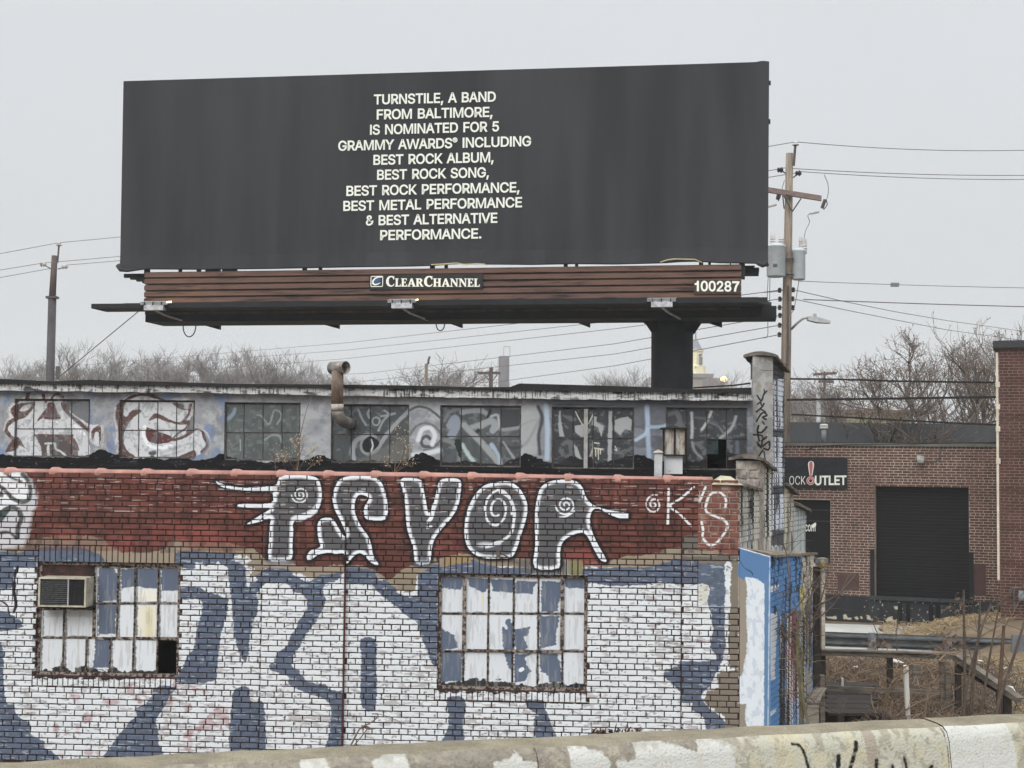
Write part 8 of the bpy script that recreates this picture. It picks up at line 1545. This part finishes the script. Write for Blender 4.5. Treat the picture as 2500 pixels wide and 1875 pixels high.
# guardrail
M_guard = mat('weathered_guardrail', (92, 95, 96), (50, 52, 53), scale=4, stretch=(.6, 1, 1), rough=.55, metal=.3, bump=.2)
ga, gb_ = P(*c19(-300, 415), 31.4), P(*c19(2200, 513), 30.2); gb_.z = ga.z = (ga.z + gb_.z) / 2
gr_ = thing('guardrail', 'weathered steel guardrail running past the shop forecourt', 'guardrail', loc=(ga.x, ga.y, GZ)); gd = (gb_ - ga).normalized(); gn = gd.cross(Vector((0, 0, 1))).normalized(); 
if gn.y > 0: gn = -gn
prof = [(0, 0), (0, -.03), (.08, -.07), (.08, -.10), (0, -.145), (0, -.17), (.08, -.215), (.08, -.245), (0, -.285), (0, -.31)]
vs = [q + gn * x + Vector((0, 0, z)) for q in (ga, ga.lerp(gb_, .5), gb_) for x, z in prof]; n_ = len(prof)
MB().add(vs, [(j * n_ + k, j * n_ + k + 1, (j + 1) * n_ + k + 1, (j + 1) * n_ + k) for j in range(2) for k in range(n_ - 1)]).build('rail_beam', M_guard, gr_)
M_gpost = mat('guard_post_grey', (112, 115, 119), (88, 91, 95), scale=6)
for x0, x1, y0, yb in ((588, 655, 440, 640), (1368, 1440, 475, 680), (2092, 2160, 500, 810)):
    p = P(*c19((x0 + x1) / 2, y0), 30.6); w_ = (x1 - x0) / 4.254 / 3500 * 30.6 / 2; MB().box(WF, p.x - w_, p.x + w_, p.y - .16, p.y - .06, GZ - .4, p.z).build('post', M_gpost, gr_)
p = P(*c19(2170, 590), 29.9); MB().box(WF, p.x - .18, p.x + .6, p.y - .05, p.y, p.z - .3, p.z + .25).build('end_shoe', M_gpost, gr_)
# wooden stair railing and platform
M_tim = mat('weathered_grey_timber', (126, 118, 108), (72, 66, 60), scale=3, stretch=(1, 1, 7), bump=.5, c3=(104, 97, 88))
M_timd = mat('dark_wet_timber', (62, 54, 50), (40, 36, 34), scale=4, stretch=(5, 5, 1), bump=.4)
sr_ = thing('stair_railing', 'grey timber handrail and posts of an outdoor stair by the vines', 'railing', loc=(P(*c19(700, 900), 22).x, 21.5, GZ))
def beam(a, b, h, wd, name, m, par, upv=Vector((0, 0, 1))):
    d = (b - a).normalized(); s_ = d.cross(upv).normalized(); u_ = s_.cross(d)
    return MB().prism([a + s_ * wd / 2 + u_ * h / 2, a - s_ * wd / 2 + u_ * h / 2, a - s_ * wd / 2 - u_ * h / 2, a + s_ * wd / 2 - u_ * h / 2], b - a).build(name, m, par)
k_ = 22 / 3500 / 4.254
beam(P(*c19(90, 648), 22.6), P(*c19(1500, 690), 22.0), .09, .09, 'handrail', M_tim, sr_); beam(P(*c19(90, 620), 22.6), P(*c19(1505, 660), 22.0), .025, .16, 'rail_cap', M_tim, sr_)
beam(P(*c19(1495, 705), 22.0), P(*c19(2160, 1150), 20.6), .07, .09, 'handrail', M_tim, sr_); beam(P(*c19(1500, 662), 22.0), P(*c19(2180, 1128), 20.6), .022, .13, 'rail_cap', M_tim, sr_); beam(P(*c19(1560, 800), 22.0), P(*c19(1990, 1050), 21.1), .12, .05, 'rail_fascia', M_timd, sr_)
beam(P(*c19(150, 1015), 22.6), P(*c19(1340, 1070), 22.1), .07, .04, 'mid_rail', M_tim, sr_)
def post(x0, x1, y0, d, m, par, name='post', zb_=GZ - .3, dep=.09):
    a, b = P(*c19(x0, y0), d), P(*c19(x1, y0), d); return MB().box(WF, a.x, b.x, a.y, a.y + dep, zb_, a.z).build(name, m, par)
for x0, x1, y0, d, m in ((1345, 1395, 750, 22.1, M_tim), (1400, 1450, 750, 21.95, M_tim), (1508, 1562, 760, 21.9, M_timd), (800, 852, 690, 22.5, M_timd), (1065, 1140, 780, 24.5, M_tim), (104, 152, 685, 22.6, M_timd), (1940, 1985, 1040, 21.0, M_timd), (2010, 2085, 1060, 20.9, M_timd)): post(x0, x1, y0, d, m, sr_)
dk_ = thing('timber_platform', 'sagging dark timber landing boards behind the barrier by the handrail', 'platform', loc=(P(*c19(400, 1250), 21).x, 21.4, GZ))
for i in range(7):
    y = 1150 + i * 30; d = 23.4 - i * .42; a, b = P(*c19(150, y), d), P(*c19(700 - (i % 3) * 40, y + 12), d); a.z = b.z = GZ + .03 + .36
    MB().box(WF, a.x, b.x, a.y - .19, a.y + .2, a.z - .04 - .004 * (i % 2), a.z).build('plank', M_timd, dk_)
for x in (180, 420, 650): p = P(*c19(x, 1300), 21.5); MB().box(WF, p.x - .05, p.x + .05, 20.9, 23.4, GZ - .1, GZ + .345).build('joist', M_timd, dk_)
# timber posts at the far end of the painted side wall, leaning plank
tp_ = thing('timber_post', 'tall weathered dark timber post at the end of the painted side wall', 'post', loc=(P(*c18(735, 1500), 18.9).x, 18.9 + .3, GZ))
k18 = lambda x, y, d: P(*c18(x, y), d)
mb = MB(); a, b = k18(692, 280, 18.8), k18(748, 280, 18.8); mb.box(WF, a.x, b.x, a.y, a.y + .1, GZ, a.z); mb.build('post_core', M_timd, tp_)
a, b = k18(748, 300, 18.7), k18(778, 300, 18.7); MB().box(WF, a.x + .002, b.x, a.y, a.y + .09, k18(760, 940, 18.7).z, a.z).build('pale_board', mat('bleached_board', (186, 180, 168), (140, 132, 120), scale=3, stretch=(1, 1, 6)), tp_)
a, b = k18(740, 1160, 18.4), k18(778, 1160, 18.4); MB().box(WF, a.x, b.x, a.y, a.y + .1, GZ, a.z).build('stub_post', M_tim, tp_)
pk = [k18(x, y, 18.2) for x, y in ((735, 1262), (700, 1310), (680, 1370), (668, 1440), (672, 1525), (675, 1700))]
mb = MB(); vs = []
for q in pk: vs += [q + Vector((-.06, 0, 0)), q + Vector((.09, 0, 0)), q + Vector((.09, .05, 0)), q + Vector((-.06, .05, 0))]
mb.add(vs, [(4 * j + k, 4 * j + (k + 1) % 4, 4 * j + 4 + (k + 1) % 4, 4 * j + 4 + k) for j in range(5) for k in range(4)] + [(0, 3, 2, 1), (20, 21, 22, 23)])
solo(recentre(mb.build('warped_plank', mat('bleached_warped_board', (170, 162, 150), (110, 102, 94), scale=3, stretch=(1, 1, 5), bump=.5))), 'pale warped plank bowed against the timber post', 'plank')
yl = thing('yard_lamp', 'small yellow globe lamp under a grey bracket on the timber post', 'lamp', loc=k18(752, 295, 18.6)); MB().lathe(k18(752, 292, 18.6), [(.02, 0), (.055, .03), (.065, .08), (.058, .12), (.04, .14)], 14).build('globe', mat('yellow_globe', (166, 150, 96), (120, 108, 80), scale=8, rough=.4), yl, smooth=True)
a = k18(752, 228, 18.6); MB().box(WF, a.x - .09, a.x + .07, a.y - .05, a.y + .08, a.z - .03, a.z + .03).build('bracket', M_gpost, yl)
# ================================================================== brush, saplings and litter
M_twig = mat('grey_brown_twig', (106, 94, 84), (70, 60, 54), scale=6, bump=0); M_vine = mat('tan_dead_vine', (142, 122, 100), (92, 76, 62), scale=3, bump=0); M_vine2 = mat('rusty_dead_leaves', (110, 88, 70), (72, 58, 49), scale=4, bump=0); M_straw = mat('pale_straw', (178, 158, 122), (136, 118, 90), scale=3, bump=0)
def sapling(label, pts, d, r, m=M_twig, twigs=4, seed=0, name='sapling', group='saplings among the vines'):
    g = random.Random(seed); p = [P(*c19(x, y), d) for x, y in pts]; low_ = p[0].copy(); low_.z = min(p[0].z, GZ + .0); o = thing(name, label, 'sapling', loc=(p[0].x, p[0].y, low_.z), group=group)
    q = [low_] + p if p[0].z > GZ + .05 else p
    MB().tube(spline3(q), r, 6, r1=r * .45).build('stem', m, o); mb = MB()
    for k in range(twigs):
        s = p[g.randrange(1, len(p))].lerp(p[max(0, len(p) - 2)], g.random() * .7); dd = Vector((g.uniform(-1, 1), g.uniform(-.4, .4), g.uniform(.3, 1))).normalized() * g.uniform(.25, .7); mb.tube([s, s + dd * .5 + Vector((0, 0, -.03)), s + dd], r * .3, 3, r1=r * .12)
    if twigs: mb.build('twigs', m, o)
    return o
def spline3(p, k=3):
    if len(p) < 3: return p
    out = []
    for i in range(len(p) - 1):
        p0, p1, p2, p3 = p[max(0, i - 1)], p[i], p[i + 1], p[min(len(p) - 1, i + 2)]
        for s in range(k): t = s / k; out.append(.5 * (2 * p1 + (p2 - p0) * t + (2 * p0 - 5 * p1 + 4 * p2 - p3) * t * t + (3 * p1 - p0 - 3 * p2 + p3) * t ** 3))
    return out + [p[-1]]
sapling('straightest tall thin sapling in front of the roller door', [(1600, 1250), (1595, 700), (1588, 300), (1585, 0)], 21.4, .032, seed=1, twigs=1)
sapling('sapling leaning against the handrail bend, nearest the straight one', [(1660, 1260), (1690, 850), (1720, 650), (1745, 400), (1755, 120)], 21.2, .03, seed=2)
sapling('dark leaning sapling crossing the guardrail beside the handrail', [(1590, 1250), (1650, 850), (1730, 560), (1800, 320), (1880, 150)], 21.0, .022, seed=3)
sapling('thin dark sapling rising in front of the office block', [(1780, 1250), (1830, 860), (1880, 560), (1920, 350), (1955, 140)], 21.0, .022, seed=4)
sapling('rust brown stump-like dead sapling with a torn tip', [(1950, 1250), (1965, 950), (1985, 640), (2000, 410), (1995, 370)], 20.8, .04, m=M_vine2, twigs=1, seed=5)
sapling('pale sapling slanting off the frame edge over the guard post', [(1930, 1260), (2010, 980), (2110, 680), (2190, 420), (2240, 250)], 20.7, .03, seed=6, twigs=2)
sapling('thin sapling with forked twigs in front of the peeling dock', [(880, 780), (890, 600), (885, 470), (900, 330)], 27.5, .014, seed=7, twigs=7)
sapling('scrawny twig in front of the guardrail post', [(640, 700), (700, 520), (650, 360), (615, 310)], 27.5, .012, seed=8, twigs=6)
def vine(label, branches, f, d, r, m=M_twig, name='bare_vine', cat='vine', side=10, seed=0):
    g = random.Random(seed); mb = MB(); first = P(*f(*branches[0][0]), d)
    for L in branches:
        p = spline3([P(*f(x, y), d + g.uniform(-.12, .12)) for x, y in L]); mb.tube(p, r, 5, r1=r * .4)
        for k in range(side):
            i = g.randrange(1, len(p)); s = p[i]; dd = Vector((g.uniform(-1, 1), g.uniform(-.3, .3), g.uniform(-.2, 1))).normalized() * g.uniform(.12, .4); mb.tube([s, s + dd * .6 + Vector((0, 0, .02)), s + dd], r * .35, 3, r1=r * .15)
    o = mb.build(name, m); recentre(o); return solo(o, label, cat)
vine('bare climbing shrub spreading thin branches over the blue side wall', [[(600, 1500), (600, 1350), (560, 1100), (480, 880), (400, 820)], [(560, 1100), (640, 900), (700, 700), (760, 500), (800, 330)], [(480, 880), (490, 650), (490, 400), (470, 200), (430, 60)], [(520, 780), (620, 750), (740, 680), (840, 590), (890, 520)], [(640, 900), (640, 600), (720, 420)], [(700, 600), (860, 520), (930, 450), (1030, 340)], [(480, 870), (420, 760), (520, 640), (600, 540), (690, 400)], [(600, 1350), (650, 1390), (740, 1390), (900, 1470)]], c18, 16.9, .014, seed=3, side=14)
vine('olive stemmed creeper hugging the end of the side wall', [[(585, 1550), (575, 1300), (560, 1100), (550, 900), (560, 700)], [(640, 1550), (600, 1350), (590, 1150), (610, 950)]], c18, 16.6, .02, m=mat('olive_stem', (110, 104, 76), (80, 76, 58), scale=8), seed=5, side=8)
vine('arching tan vines spilling over the landing boards', [[(760, 1330), (760, 1180), (840, 960), (960, 880), (1100, 770)], [(700, 1330), (640, 1200), (630, 1080), (700, 990)], [(820, 1330), (830, 1150), (880, 950), (930, 880)], [(740, 1330), (800, 1120), (870, 900), (1040, 770), (1240, 770), (1400, 850), (1560, 880)], [(900, 1320), (1000, 1200), (1150, 1160), (1300, 1180)], [(1180, 1300), (1200, 1150), (1220, 1000)], [(1330, 740), (1400, 670), (1480, 680)], [(850, 1330), (1100, 1180), (1300, 1090), (1520, 1030)], [(1300, 980), (1380, 870), (1380, 760)]], c19, 20.8, .014, m=M_vine, name='arching_vine', seed=9, side=10)
def brush(name, n, region, m, r, Lr, lift, seed, dz=0):
    g = random.Random(seed); mb = MB()
    for i in range(n):
        x0, x1, y0, y1 = region; px, py = g.uniform(x0, x1), g.uniform(y0, y1)
        if px < 2130 and py > 1700 and y1 > 1700: continue
        p = G(px, py, GZ + dz); p.z = ground_h(p.x, p.y) + g.uniform(0, lift * .4) + dz
        az = g.uniform(0, 6.28); L = g.uniform(*Lr); d = Vector((math.cos(az), math.sin(az), 0)); h = g.uniform(.1, 1) * lift
        pts = [p, p + d * L * .3 + Vector((0, 0, h * .7)), p + d * L * .65 + Vector((g.gauss(0, .05), 0, h)), p + d * L + Vector((0, g.gauss(0, .05), h * g.uniform(.1, .9)))]
        mb.tube(pts, r * g.uniform(.6, 1.3), 3, r1=r * .4, cap=False)
    return mb.build(name, m, kind='stuff')
brush('dead_brush', 3200, (1990, 2340, 1640, 1830), M_vine, .008, (.25, .8), .34, 1); brush('dead_leaf_litter', 1500, (1990, 2420, 1634, 1830), M_vine2, .009, (.12, .4), .28, 2); brush('straw_grass', 3000, (2180, 2620, 1608, 1850), M_straw, .006, (.1, .35), .14, 3); brush('dark_undergrowth', 1300, (1980, 2500, 1650, 1850), M_twig, .008, (.2, .8), .36, 4)
brush('mound_grass', 3600, (2150, 2640, 1492, 1578), M_straw, .008, (.08, .25), .09, 5, .0); 
M_weed = mat('brown_weed_leaf', (104, 84, 68), (72, 58, 50), scale=9, bump=0)
for (x, y, n, sd) in ((690, 600, 90, 3), (1430, 610, 130, 4), (1540, 240, 60, 6)):
    g = random.Random(sd); c_ = P(*c19(x, y), 29.5 if y > 400 else 33.5); mb = MB()
    for k in range(n): a = c_ + Vector((g.gauss(0, .13), g.gauss(0, .1), g.gauss(-.05, .22))); dd = Vector((g.uniform(-1, 1), g.uniform(-1, 1), g.uniform(-.6, 1))).normalized(); s = g.uniform(.03, .09); b = dd.orthogonal().normalized() * s * .5; mb.add([a - b, a + dd * s, a + b, a - dd * s], [(0, 1, 2, 3)])
    wd_ = thing('dead_weed', {690: 'clump of brown dead weed by the guardrail post nearest the timber posts', 1430: 'large brown dead weed clump masking the middle guardrail post', 1540: 'withered brown weed standing against the black dock under the door corner'}[x], 'weed', loc=(c_.x, c_.y, GZ), group='dead weeds'); MB().tube([c_ + Vector((.02, 0, GZ - c_.z)), c_], .012, 4).build('stem', M_twig, wd_); mb.build('leaves', M_weed, wd_, kind='stuff')
def stick(label, pts, d, r, m, name='white_stake', cat='stake'):
    return solo(recentre(MB().tube([P(*c19(x, y), d) for x, y in pts], r, 8).build(name, m)), label, cat)
M_white = mat('chipped_white_paint', (208, 206, 200), (160, 156, 148), scale=8, thr=(.3, .42)); 
stick('tall white plastic pipe standing crookedly among the vines', [(985, 785), (990, 960), (1000, 1150), (1008, 1400)], 20.9, .075 / 2 * 1.05, M_white, 'white_pipe', 'pipe'); stick('short white stake above the landing boards', [(324, 915), (326, 1130)], 23.2, .022, M_white)
stick('thin grey stick leaning beside the short white stake', [(310, 930), (270, 1150)], 23.2, .014, M_tim, 'leaning_stick', 'stick')
for (pts, lb) in (([(458, 1092), (520, 1122), (575, 1148)], 'long white scrap of wood on the landing boards'), ([(330, 1128), (358, 1140)], 'tiny white scrap at the foot of the short stake'), ([(408, 1140), (440, 1108)], 'small white scrap by the dark rag')):
    p = [P(*c19(x, y), 22.6) for x, y in pts]; mb = MB(); mb.prism([p[0] + Vector((0, 0, -.02)), p[0] + Vector((0, .05, -.02)), p[0] + Vector((0, .05, .02)), p[0] + Vector((0, 0, .02))], p[-1] - p[0]); solo(recentre(mb.build('scrap', M_white)), lb, 'scrap')
g = random.Random(1)
for (x, y, s, lb) in ((470, 800, 5, 'white litter fleck high in the brush'), (895, 715, 12, 'white rag caught under the handrail'), (1765, 745, 6, 'white wrapper on the straw beside the handrail'), (2020, 795, 8, 'crumpled white wrapper near the end guard post'), (2110, 1030, 9, 'white paper scrap resting on the lower handrail')):
    c_ = P(*c19(x, y), 21.5 if y > 1000 else 26); s *= .006; mb = MB(); vv = [c_ + Vector((g.uniform(-1, 1) * s * 2, g.uniform(-1, 1) * s, g.uniform(-1, 1) * s)) for k in range(6)]; mb.add(vv, [(0, 1, 2), (1, 2, 3), (2, 3, 4), (3, 4, 5), (0, 2, 5), (0, 3, 4)]); solo(recentre(mb.build('litter', M_white)), lb, 'litter')
# roof-edge weeds
def roof_weed(label, stems, d, seed, n):
    o = thing('roof_weed', label, 'weed', loc=P(*c2(*stems[0][0]), d)); g = random.Random(seed); mb = MB(); tf = MB()
    for L in stems:
        p = spline3([P(*c2(x, y), d + g.uniform(-.1, .1)) for x, y in L]); mb.tube(p, .006, 4, r1=.003)
        for k in range(n):
            i = g.randrange(len(p) // 3, len(p)); s = p[i]; dd = Vector((g.uniform(-1, 1), g.uniform(-.5, .5), g.uniform(0, 1))).normalized() * g.uniform(.03, .12); mb.tube([s, s + dd], .0025, 3, r1=.0015)
            for q in range(3):
                a = s + dd + Vector((g.gauss(0, .015), g.gauss(0, .015), g.gauss(0, .015))); e_ = Vector((g.uniform(-1, 1), g.uniform(-1, 1), g.uniform(-1, 1))).normalized(); z2 = g.uniform(.006, .014); b = e_.orthogonal().normalized() * z2 * .6; tf.add([a - b, a + e_ * z2, a + b, a - e_ * z2], [(0, 1, 2, 3)])
    mb.build('stems', M_vine, o); tf.build('seed_tufts', mat('pale_seed_tuft', (206, 188, 160), (160, 140, 112), scale=20, bump=0) if 'pale_seed_tuft' not in bpy.data.materials else bpy.data.materials['pale_seed_tuft'], o, kind='stuff')
roof_weed('dried weed with pale fluffy seed heads growing behind the coping below the third window', [[(780, 860), (800, 740), (830, 640), (820, 590)], [(770, 860), (700, 760), (650, 700)], [(760, 860), (780, 740), (740, 590)], [(790, 860), (860, 740), (930, 690)], [(600, 850), (590, 790), (580, 730)], [(860, 860), (900, 820), (990, 770)], [(680, 850), (660, 790), (640, 760)]], 17.9, 3, 12)
roof_weed('thin reddish dry weed behind the coping before the swirl painted wall', [[(1600, 870), (1610, 760), (1620, 600), (1600, 490)], [(1590, 870), (1530, 800), (1500, 830)], [(1600, 870), (1660, 770), (1690, 640), (1660, 560)], [(1610, 870), (1700, 820), (1750, 830)], [(1620, 870), (1720, 740), (1740, 700)]], 17.9, 4, 9)
solo(recentre(MB().tube(spline3([P(*c2(x, y), 18.0) for x, y in ((770, 860), (800, 600), (850, 380), (895, 240), (920, 170))]), .007, 4, r1=.004).build('tall_dry_weed', M_vine)), 'single tall dry weed stalk reaching the fascia beside the flue', 'weed')
# ================================================================== concrete parapet of the road in front
pa_, pb_ = P(0, 1857, 3.74), P(2500, 1737, 4.64)
KY = -math.atan2(pb_.y - pa_.y, pb_.x - pa_.x); zt_ = .8; o_k = P(1250, 1796, 4.15); o_k.z = 0
KF = Frame(o_k, KY)
d0, d1 = -.165, -.02
Kc = Canvas(KF, -3.2, 3.6, .2, .8, 260, (138, 131, 119), seed=51, w=-.17)
Kc.blend(np.clip((Kc.n(60, 90, 1) - .45) * 3, 0, .6), (132, 124, 114)); Kc.blend(np.clip((Kc.n(16, 24, 2) - .55) * 5, 0, .6), (170, 162, 144)); Kc.blend(np.clip((Kc.n(6, 9, 3) - .60) * 6, 0, .6) * (Kc.px < 1740), (104, 100, 92)); Kc.blend(np.clip((Kc.n(3, 4, 71, 2) - .70) * 9, 0, .5) * (Kc.px < 1740), (92, 86, 78))
CR = (172, 170, 155); WK = (188, 188, 182)
Kc.blend(np.clip((Kc.px - 1720) / 120 + Kc.j1 * 1.5, 0, 1), CR); Kc.blend(np.clip((Kc.n(34, 20, 5, 4) * .7 + Kc.n(6, 6, 75, 3) * .3 - .535) * 22, 0, .85) * (Kc.px > 1700), (142, 137, 122)); Kc.blend(np.clip((Kc.n(60, 40, 6, 4) - .58) * 12, 0, .6) * (Kc.px > 1740), (182, 174, 146))
for L in ([(0, 298), (70, 292), (100, 262), (112, 268), (125, 296), (180, 300), (186, 420), (0, 420)], [(320, 240), (345, 232), (380, 245), (440, 250), (480, 290), (500, 420), (325, 420)], [(590, 228), (700, 218), (760, 232), (850, 262), (862, 212), (960, 215), (1000, 240), (1005, 420), (510, 420), (512, 290), (590, 292)],
          [(1880, 135), (1960, 124), (2140, 118), (2160, 230), (2170, 420), (1890, 420), (1886, 240)]): Kc.poly(PT(c21, L), WK, rough=3, brush=2, sm=False)
for L in ([(1245, 300), (1250, 256), (1300, 240), (1342, 234), (1352, 270), (1372, 298), (1375, 420), (1245, 420)], [(1545, 268), (1590, 250), (1600, 228), (1640, 222), (1690, 226), (1702, 300), (1705, 420), (1570, 420)]): Kc.poly(PT(c20, L), WK, rough=3, brush=2, sm=False)
Kc.poly(PT(c21, [(1545, 155), (1590, 150), (1592, 300), (1580, 420), (1550, 420)]), (150, 140, 126), rough=2, sm=False)
for L, wd in (([(1245, 228), (1275, 235), (1292, 280), (1308, 360)], 7), ([(1508, 222), (1500, 255), (1470, 335)], 9), ([(1430, 275), (1420, 345)], 10), ([(1585, 290), (1580, 345)], 8), ([(1650, 315), (1648, 345)], 6), ([(1700, 280), (1708, 345)], 6), ([(1810, 315), (1790, 345)], 8)): Kc.stroke(PT(c21, L), wd, (30, 28, 28), rough=1.5, soft=2)
Kc.poly(PT(c20, [(-20, 290), (20, 286), (30, 330), (-20, 330)]), (190, 110, 130), rough=4, soft=5, alpha=.7)
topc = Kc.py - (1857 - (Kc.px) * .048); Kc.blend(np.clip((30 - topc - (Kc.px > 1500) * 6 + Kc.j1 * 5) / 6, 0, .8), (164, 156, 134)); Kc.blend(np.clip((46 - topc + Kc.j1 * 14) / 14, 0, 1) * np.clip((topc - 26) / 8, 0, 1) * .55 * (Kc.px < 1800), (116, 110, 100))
for x, y0 in ((178, 205), (1876, 150)): Kc.stroke(PT(c21, [(x, y0), (x + 6, 260), (x + 12, 420)]), 1.4, (72, 64, 56), rough=1)
Kc.blend(np.clip((Kc.n(3, 4, 73, 2) - .80) * 9, 0, .5), (112, 104, 94)); Kc.blend(np.clip((Kc.n(9, 30, 74, 3) - .60) * 5, 0, .3), (170, 164, 146))
par_paint = Kc.material('stained_parapet_concrete', rough=.95, bump=.5, bscale=140)
pp = thing('concrete_parapet', 'stained concrete road parapet with pale paint patches and black graffiti strokes', 'barrier', loc=o_k)
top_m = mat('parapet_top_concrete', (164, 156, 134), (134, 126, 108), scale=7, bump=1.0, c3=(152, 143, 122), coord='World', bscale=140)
joints = [KF.hit(*c21(178, 225), -.15)[0], KF.hit(*c21(1874, 150), -.15)[0]]
us = [-4.0] + joints + [6.0]
for k in range(3):
    a, b = us[k] + (.001 if k else 0), us[k + 1] - (.001 if k < 2 else 0); n = max(2, int((b - a) / .08))
    prof = [(-.42, .0), (-.42, .08), (-.25, .33), (-.185, zt_ - .045), (-.172, zt_ - .018), (-.15, zt_ - .004), (-.12, zt_), (-.05, zt_ + .002), (-.02, zt_ - .002), (-.004, zt_ - .02), (0, zt_ - .06), (0.05, 0)]
    g = random.Random(k); vs = []
    for i in range(n + 1):
        u = a + (b - a) * i / n; jz = g.uniform(-.0022, .0022)
        for w_, z_ in prof: vs.append(KF.pt(u, w_ + g.uniform(-.0012, .0012), z_ + (jz if z_ > .7 else 0)))
    m_ = len(prof); fs = [(j * m_ + i, j * m_ + i + 1, (j + 1) * m_ + i + 1, (j + 1) * m_ + i) for j in range(n) for i in range(m_ - 1)]
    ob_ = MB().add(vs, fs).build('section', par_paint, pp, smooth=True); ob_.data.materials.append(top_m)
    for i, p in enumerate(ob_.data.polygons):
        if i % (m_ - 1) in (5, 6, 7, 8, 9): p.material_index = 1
MB().add([KF.pt(u, w_, z_) for u in (-4, 6) for w_, z_ in ((-.3, -.1), (-.16, zt_ - .05), (-.02, zt_ - .05), (0, -.1))], [(0, 1, 5, 4), (1, 2, 6, 5), (2, 3, 7, 6)]).build('joint_core', mat('joint_dark', (104, 96, 86)), pp)
MB().box(KF, -30, 30, -.0, 1.2, -2.6, -.05).build('retaining_wall', M_conc, pp)
# litter of dry twigs caught on the parapet and a wiry weed rising behind it
g = random.Random(12); mb = MB()
for k in range(38):
    x = g.uniform(415, 620); y = np.interp(x, [410, 620], [186, 178]); p = P(*c21(x, y), 4.32); L = g.uniform(8, 30) if k > 3 else 52; q = P(*c21(x + g.uniform(-14, 18), y - L * g.random()), 4.32 + g.uniform(-.04, .04)); mb.tube([p, p.lerp(q, .5) + Vector((0, 0, .003)), q], .003, 4, r1=.001)
solo(recentre(mb.build('dry_twigs', mat('dark_red_twig', (96, 66, 54), (64, 46, 40), scale=30, bump=0))), 'tangle of dark dry twigs lying along the top of the parapet', 'twigs')
mb = MB()
for L, r in (([(1445, 230), (1480, 160), (1500, 130), (1530, 115), (1560, 95), (1572, 75)], .0035), ([(1450, 225), (1500, 170), (1530, 125), (1500, 132)], .0025), ([(1560, 70), (1600, 80), (1650, 100), (1690, 122)], .0012), ([(1545, 72), (1572, 76), (1560, 92), (1575, 88)], .002)):
    mb.tube(spline3([P(*c20(x, y), 5.0) for x, y in L]), r, 5, r1=r * .5)
a = [P(*c20(x, y), 5.0) for x, y in ((1500, 118), (1535, 128), (1562, 136), (1530, 140), (1505, 130))]; mb.add(a, [(0, 1, 2, 3, 4)])
solo(recentre(mb.build('wiry_weed', mat('grey_weed_stalk', (120, 106, 98), (88, 76, 70), scale=30, bump=0))), 'wiry dead weed stalk with a curled leaf rising behind the parapet', 'weed')
# ================================================================== haze
zt2 = 34; mb = MB().abox(-420, 420, -30, 760, GZ - 1.2, 62)
hz = mb.build('haze', None, kind='stuff'); hm = bpy.data.materials.new('pale_haze'); hm.use_nodes = True; t = hm.node_tree; t.nodes.clear(); mo = t.nodes.new('ShaderNodeOutputMaterial'); pv = t.nodes.new('ShaderNodeVolumePrincipled')
pv.inputs['Color'].default_value = (.93, .95, .97, 1); pv.inputs['Density'].default_value = .0008; pv.inputs['Anisotropy'].default_value = .1; t.links.new(pv.outputs[0], mo.inputs['Volume']); hz.data.materials.append(hm)
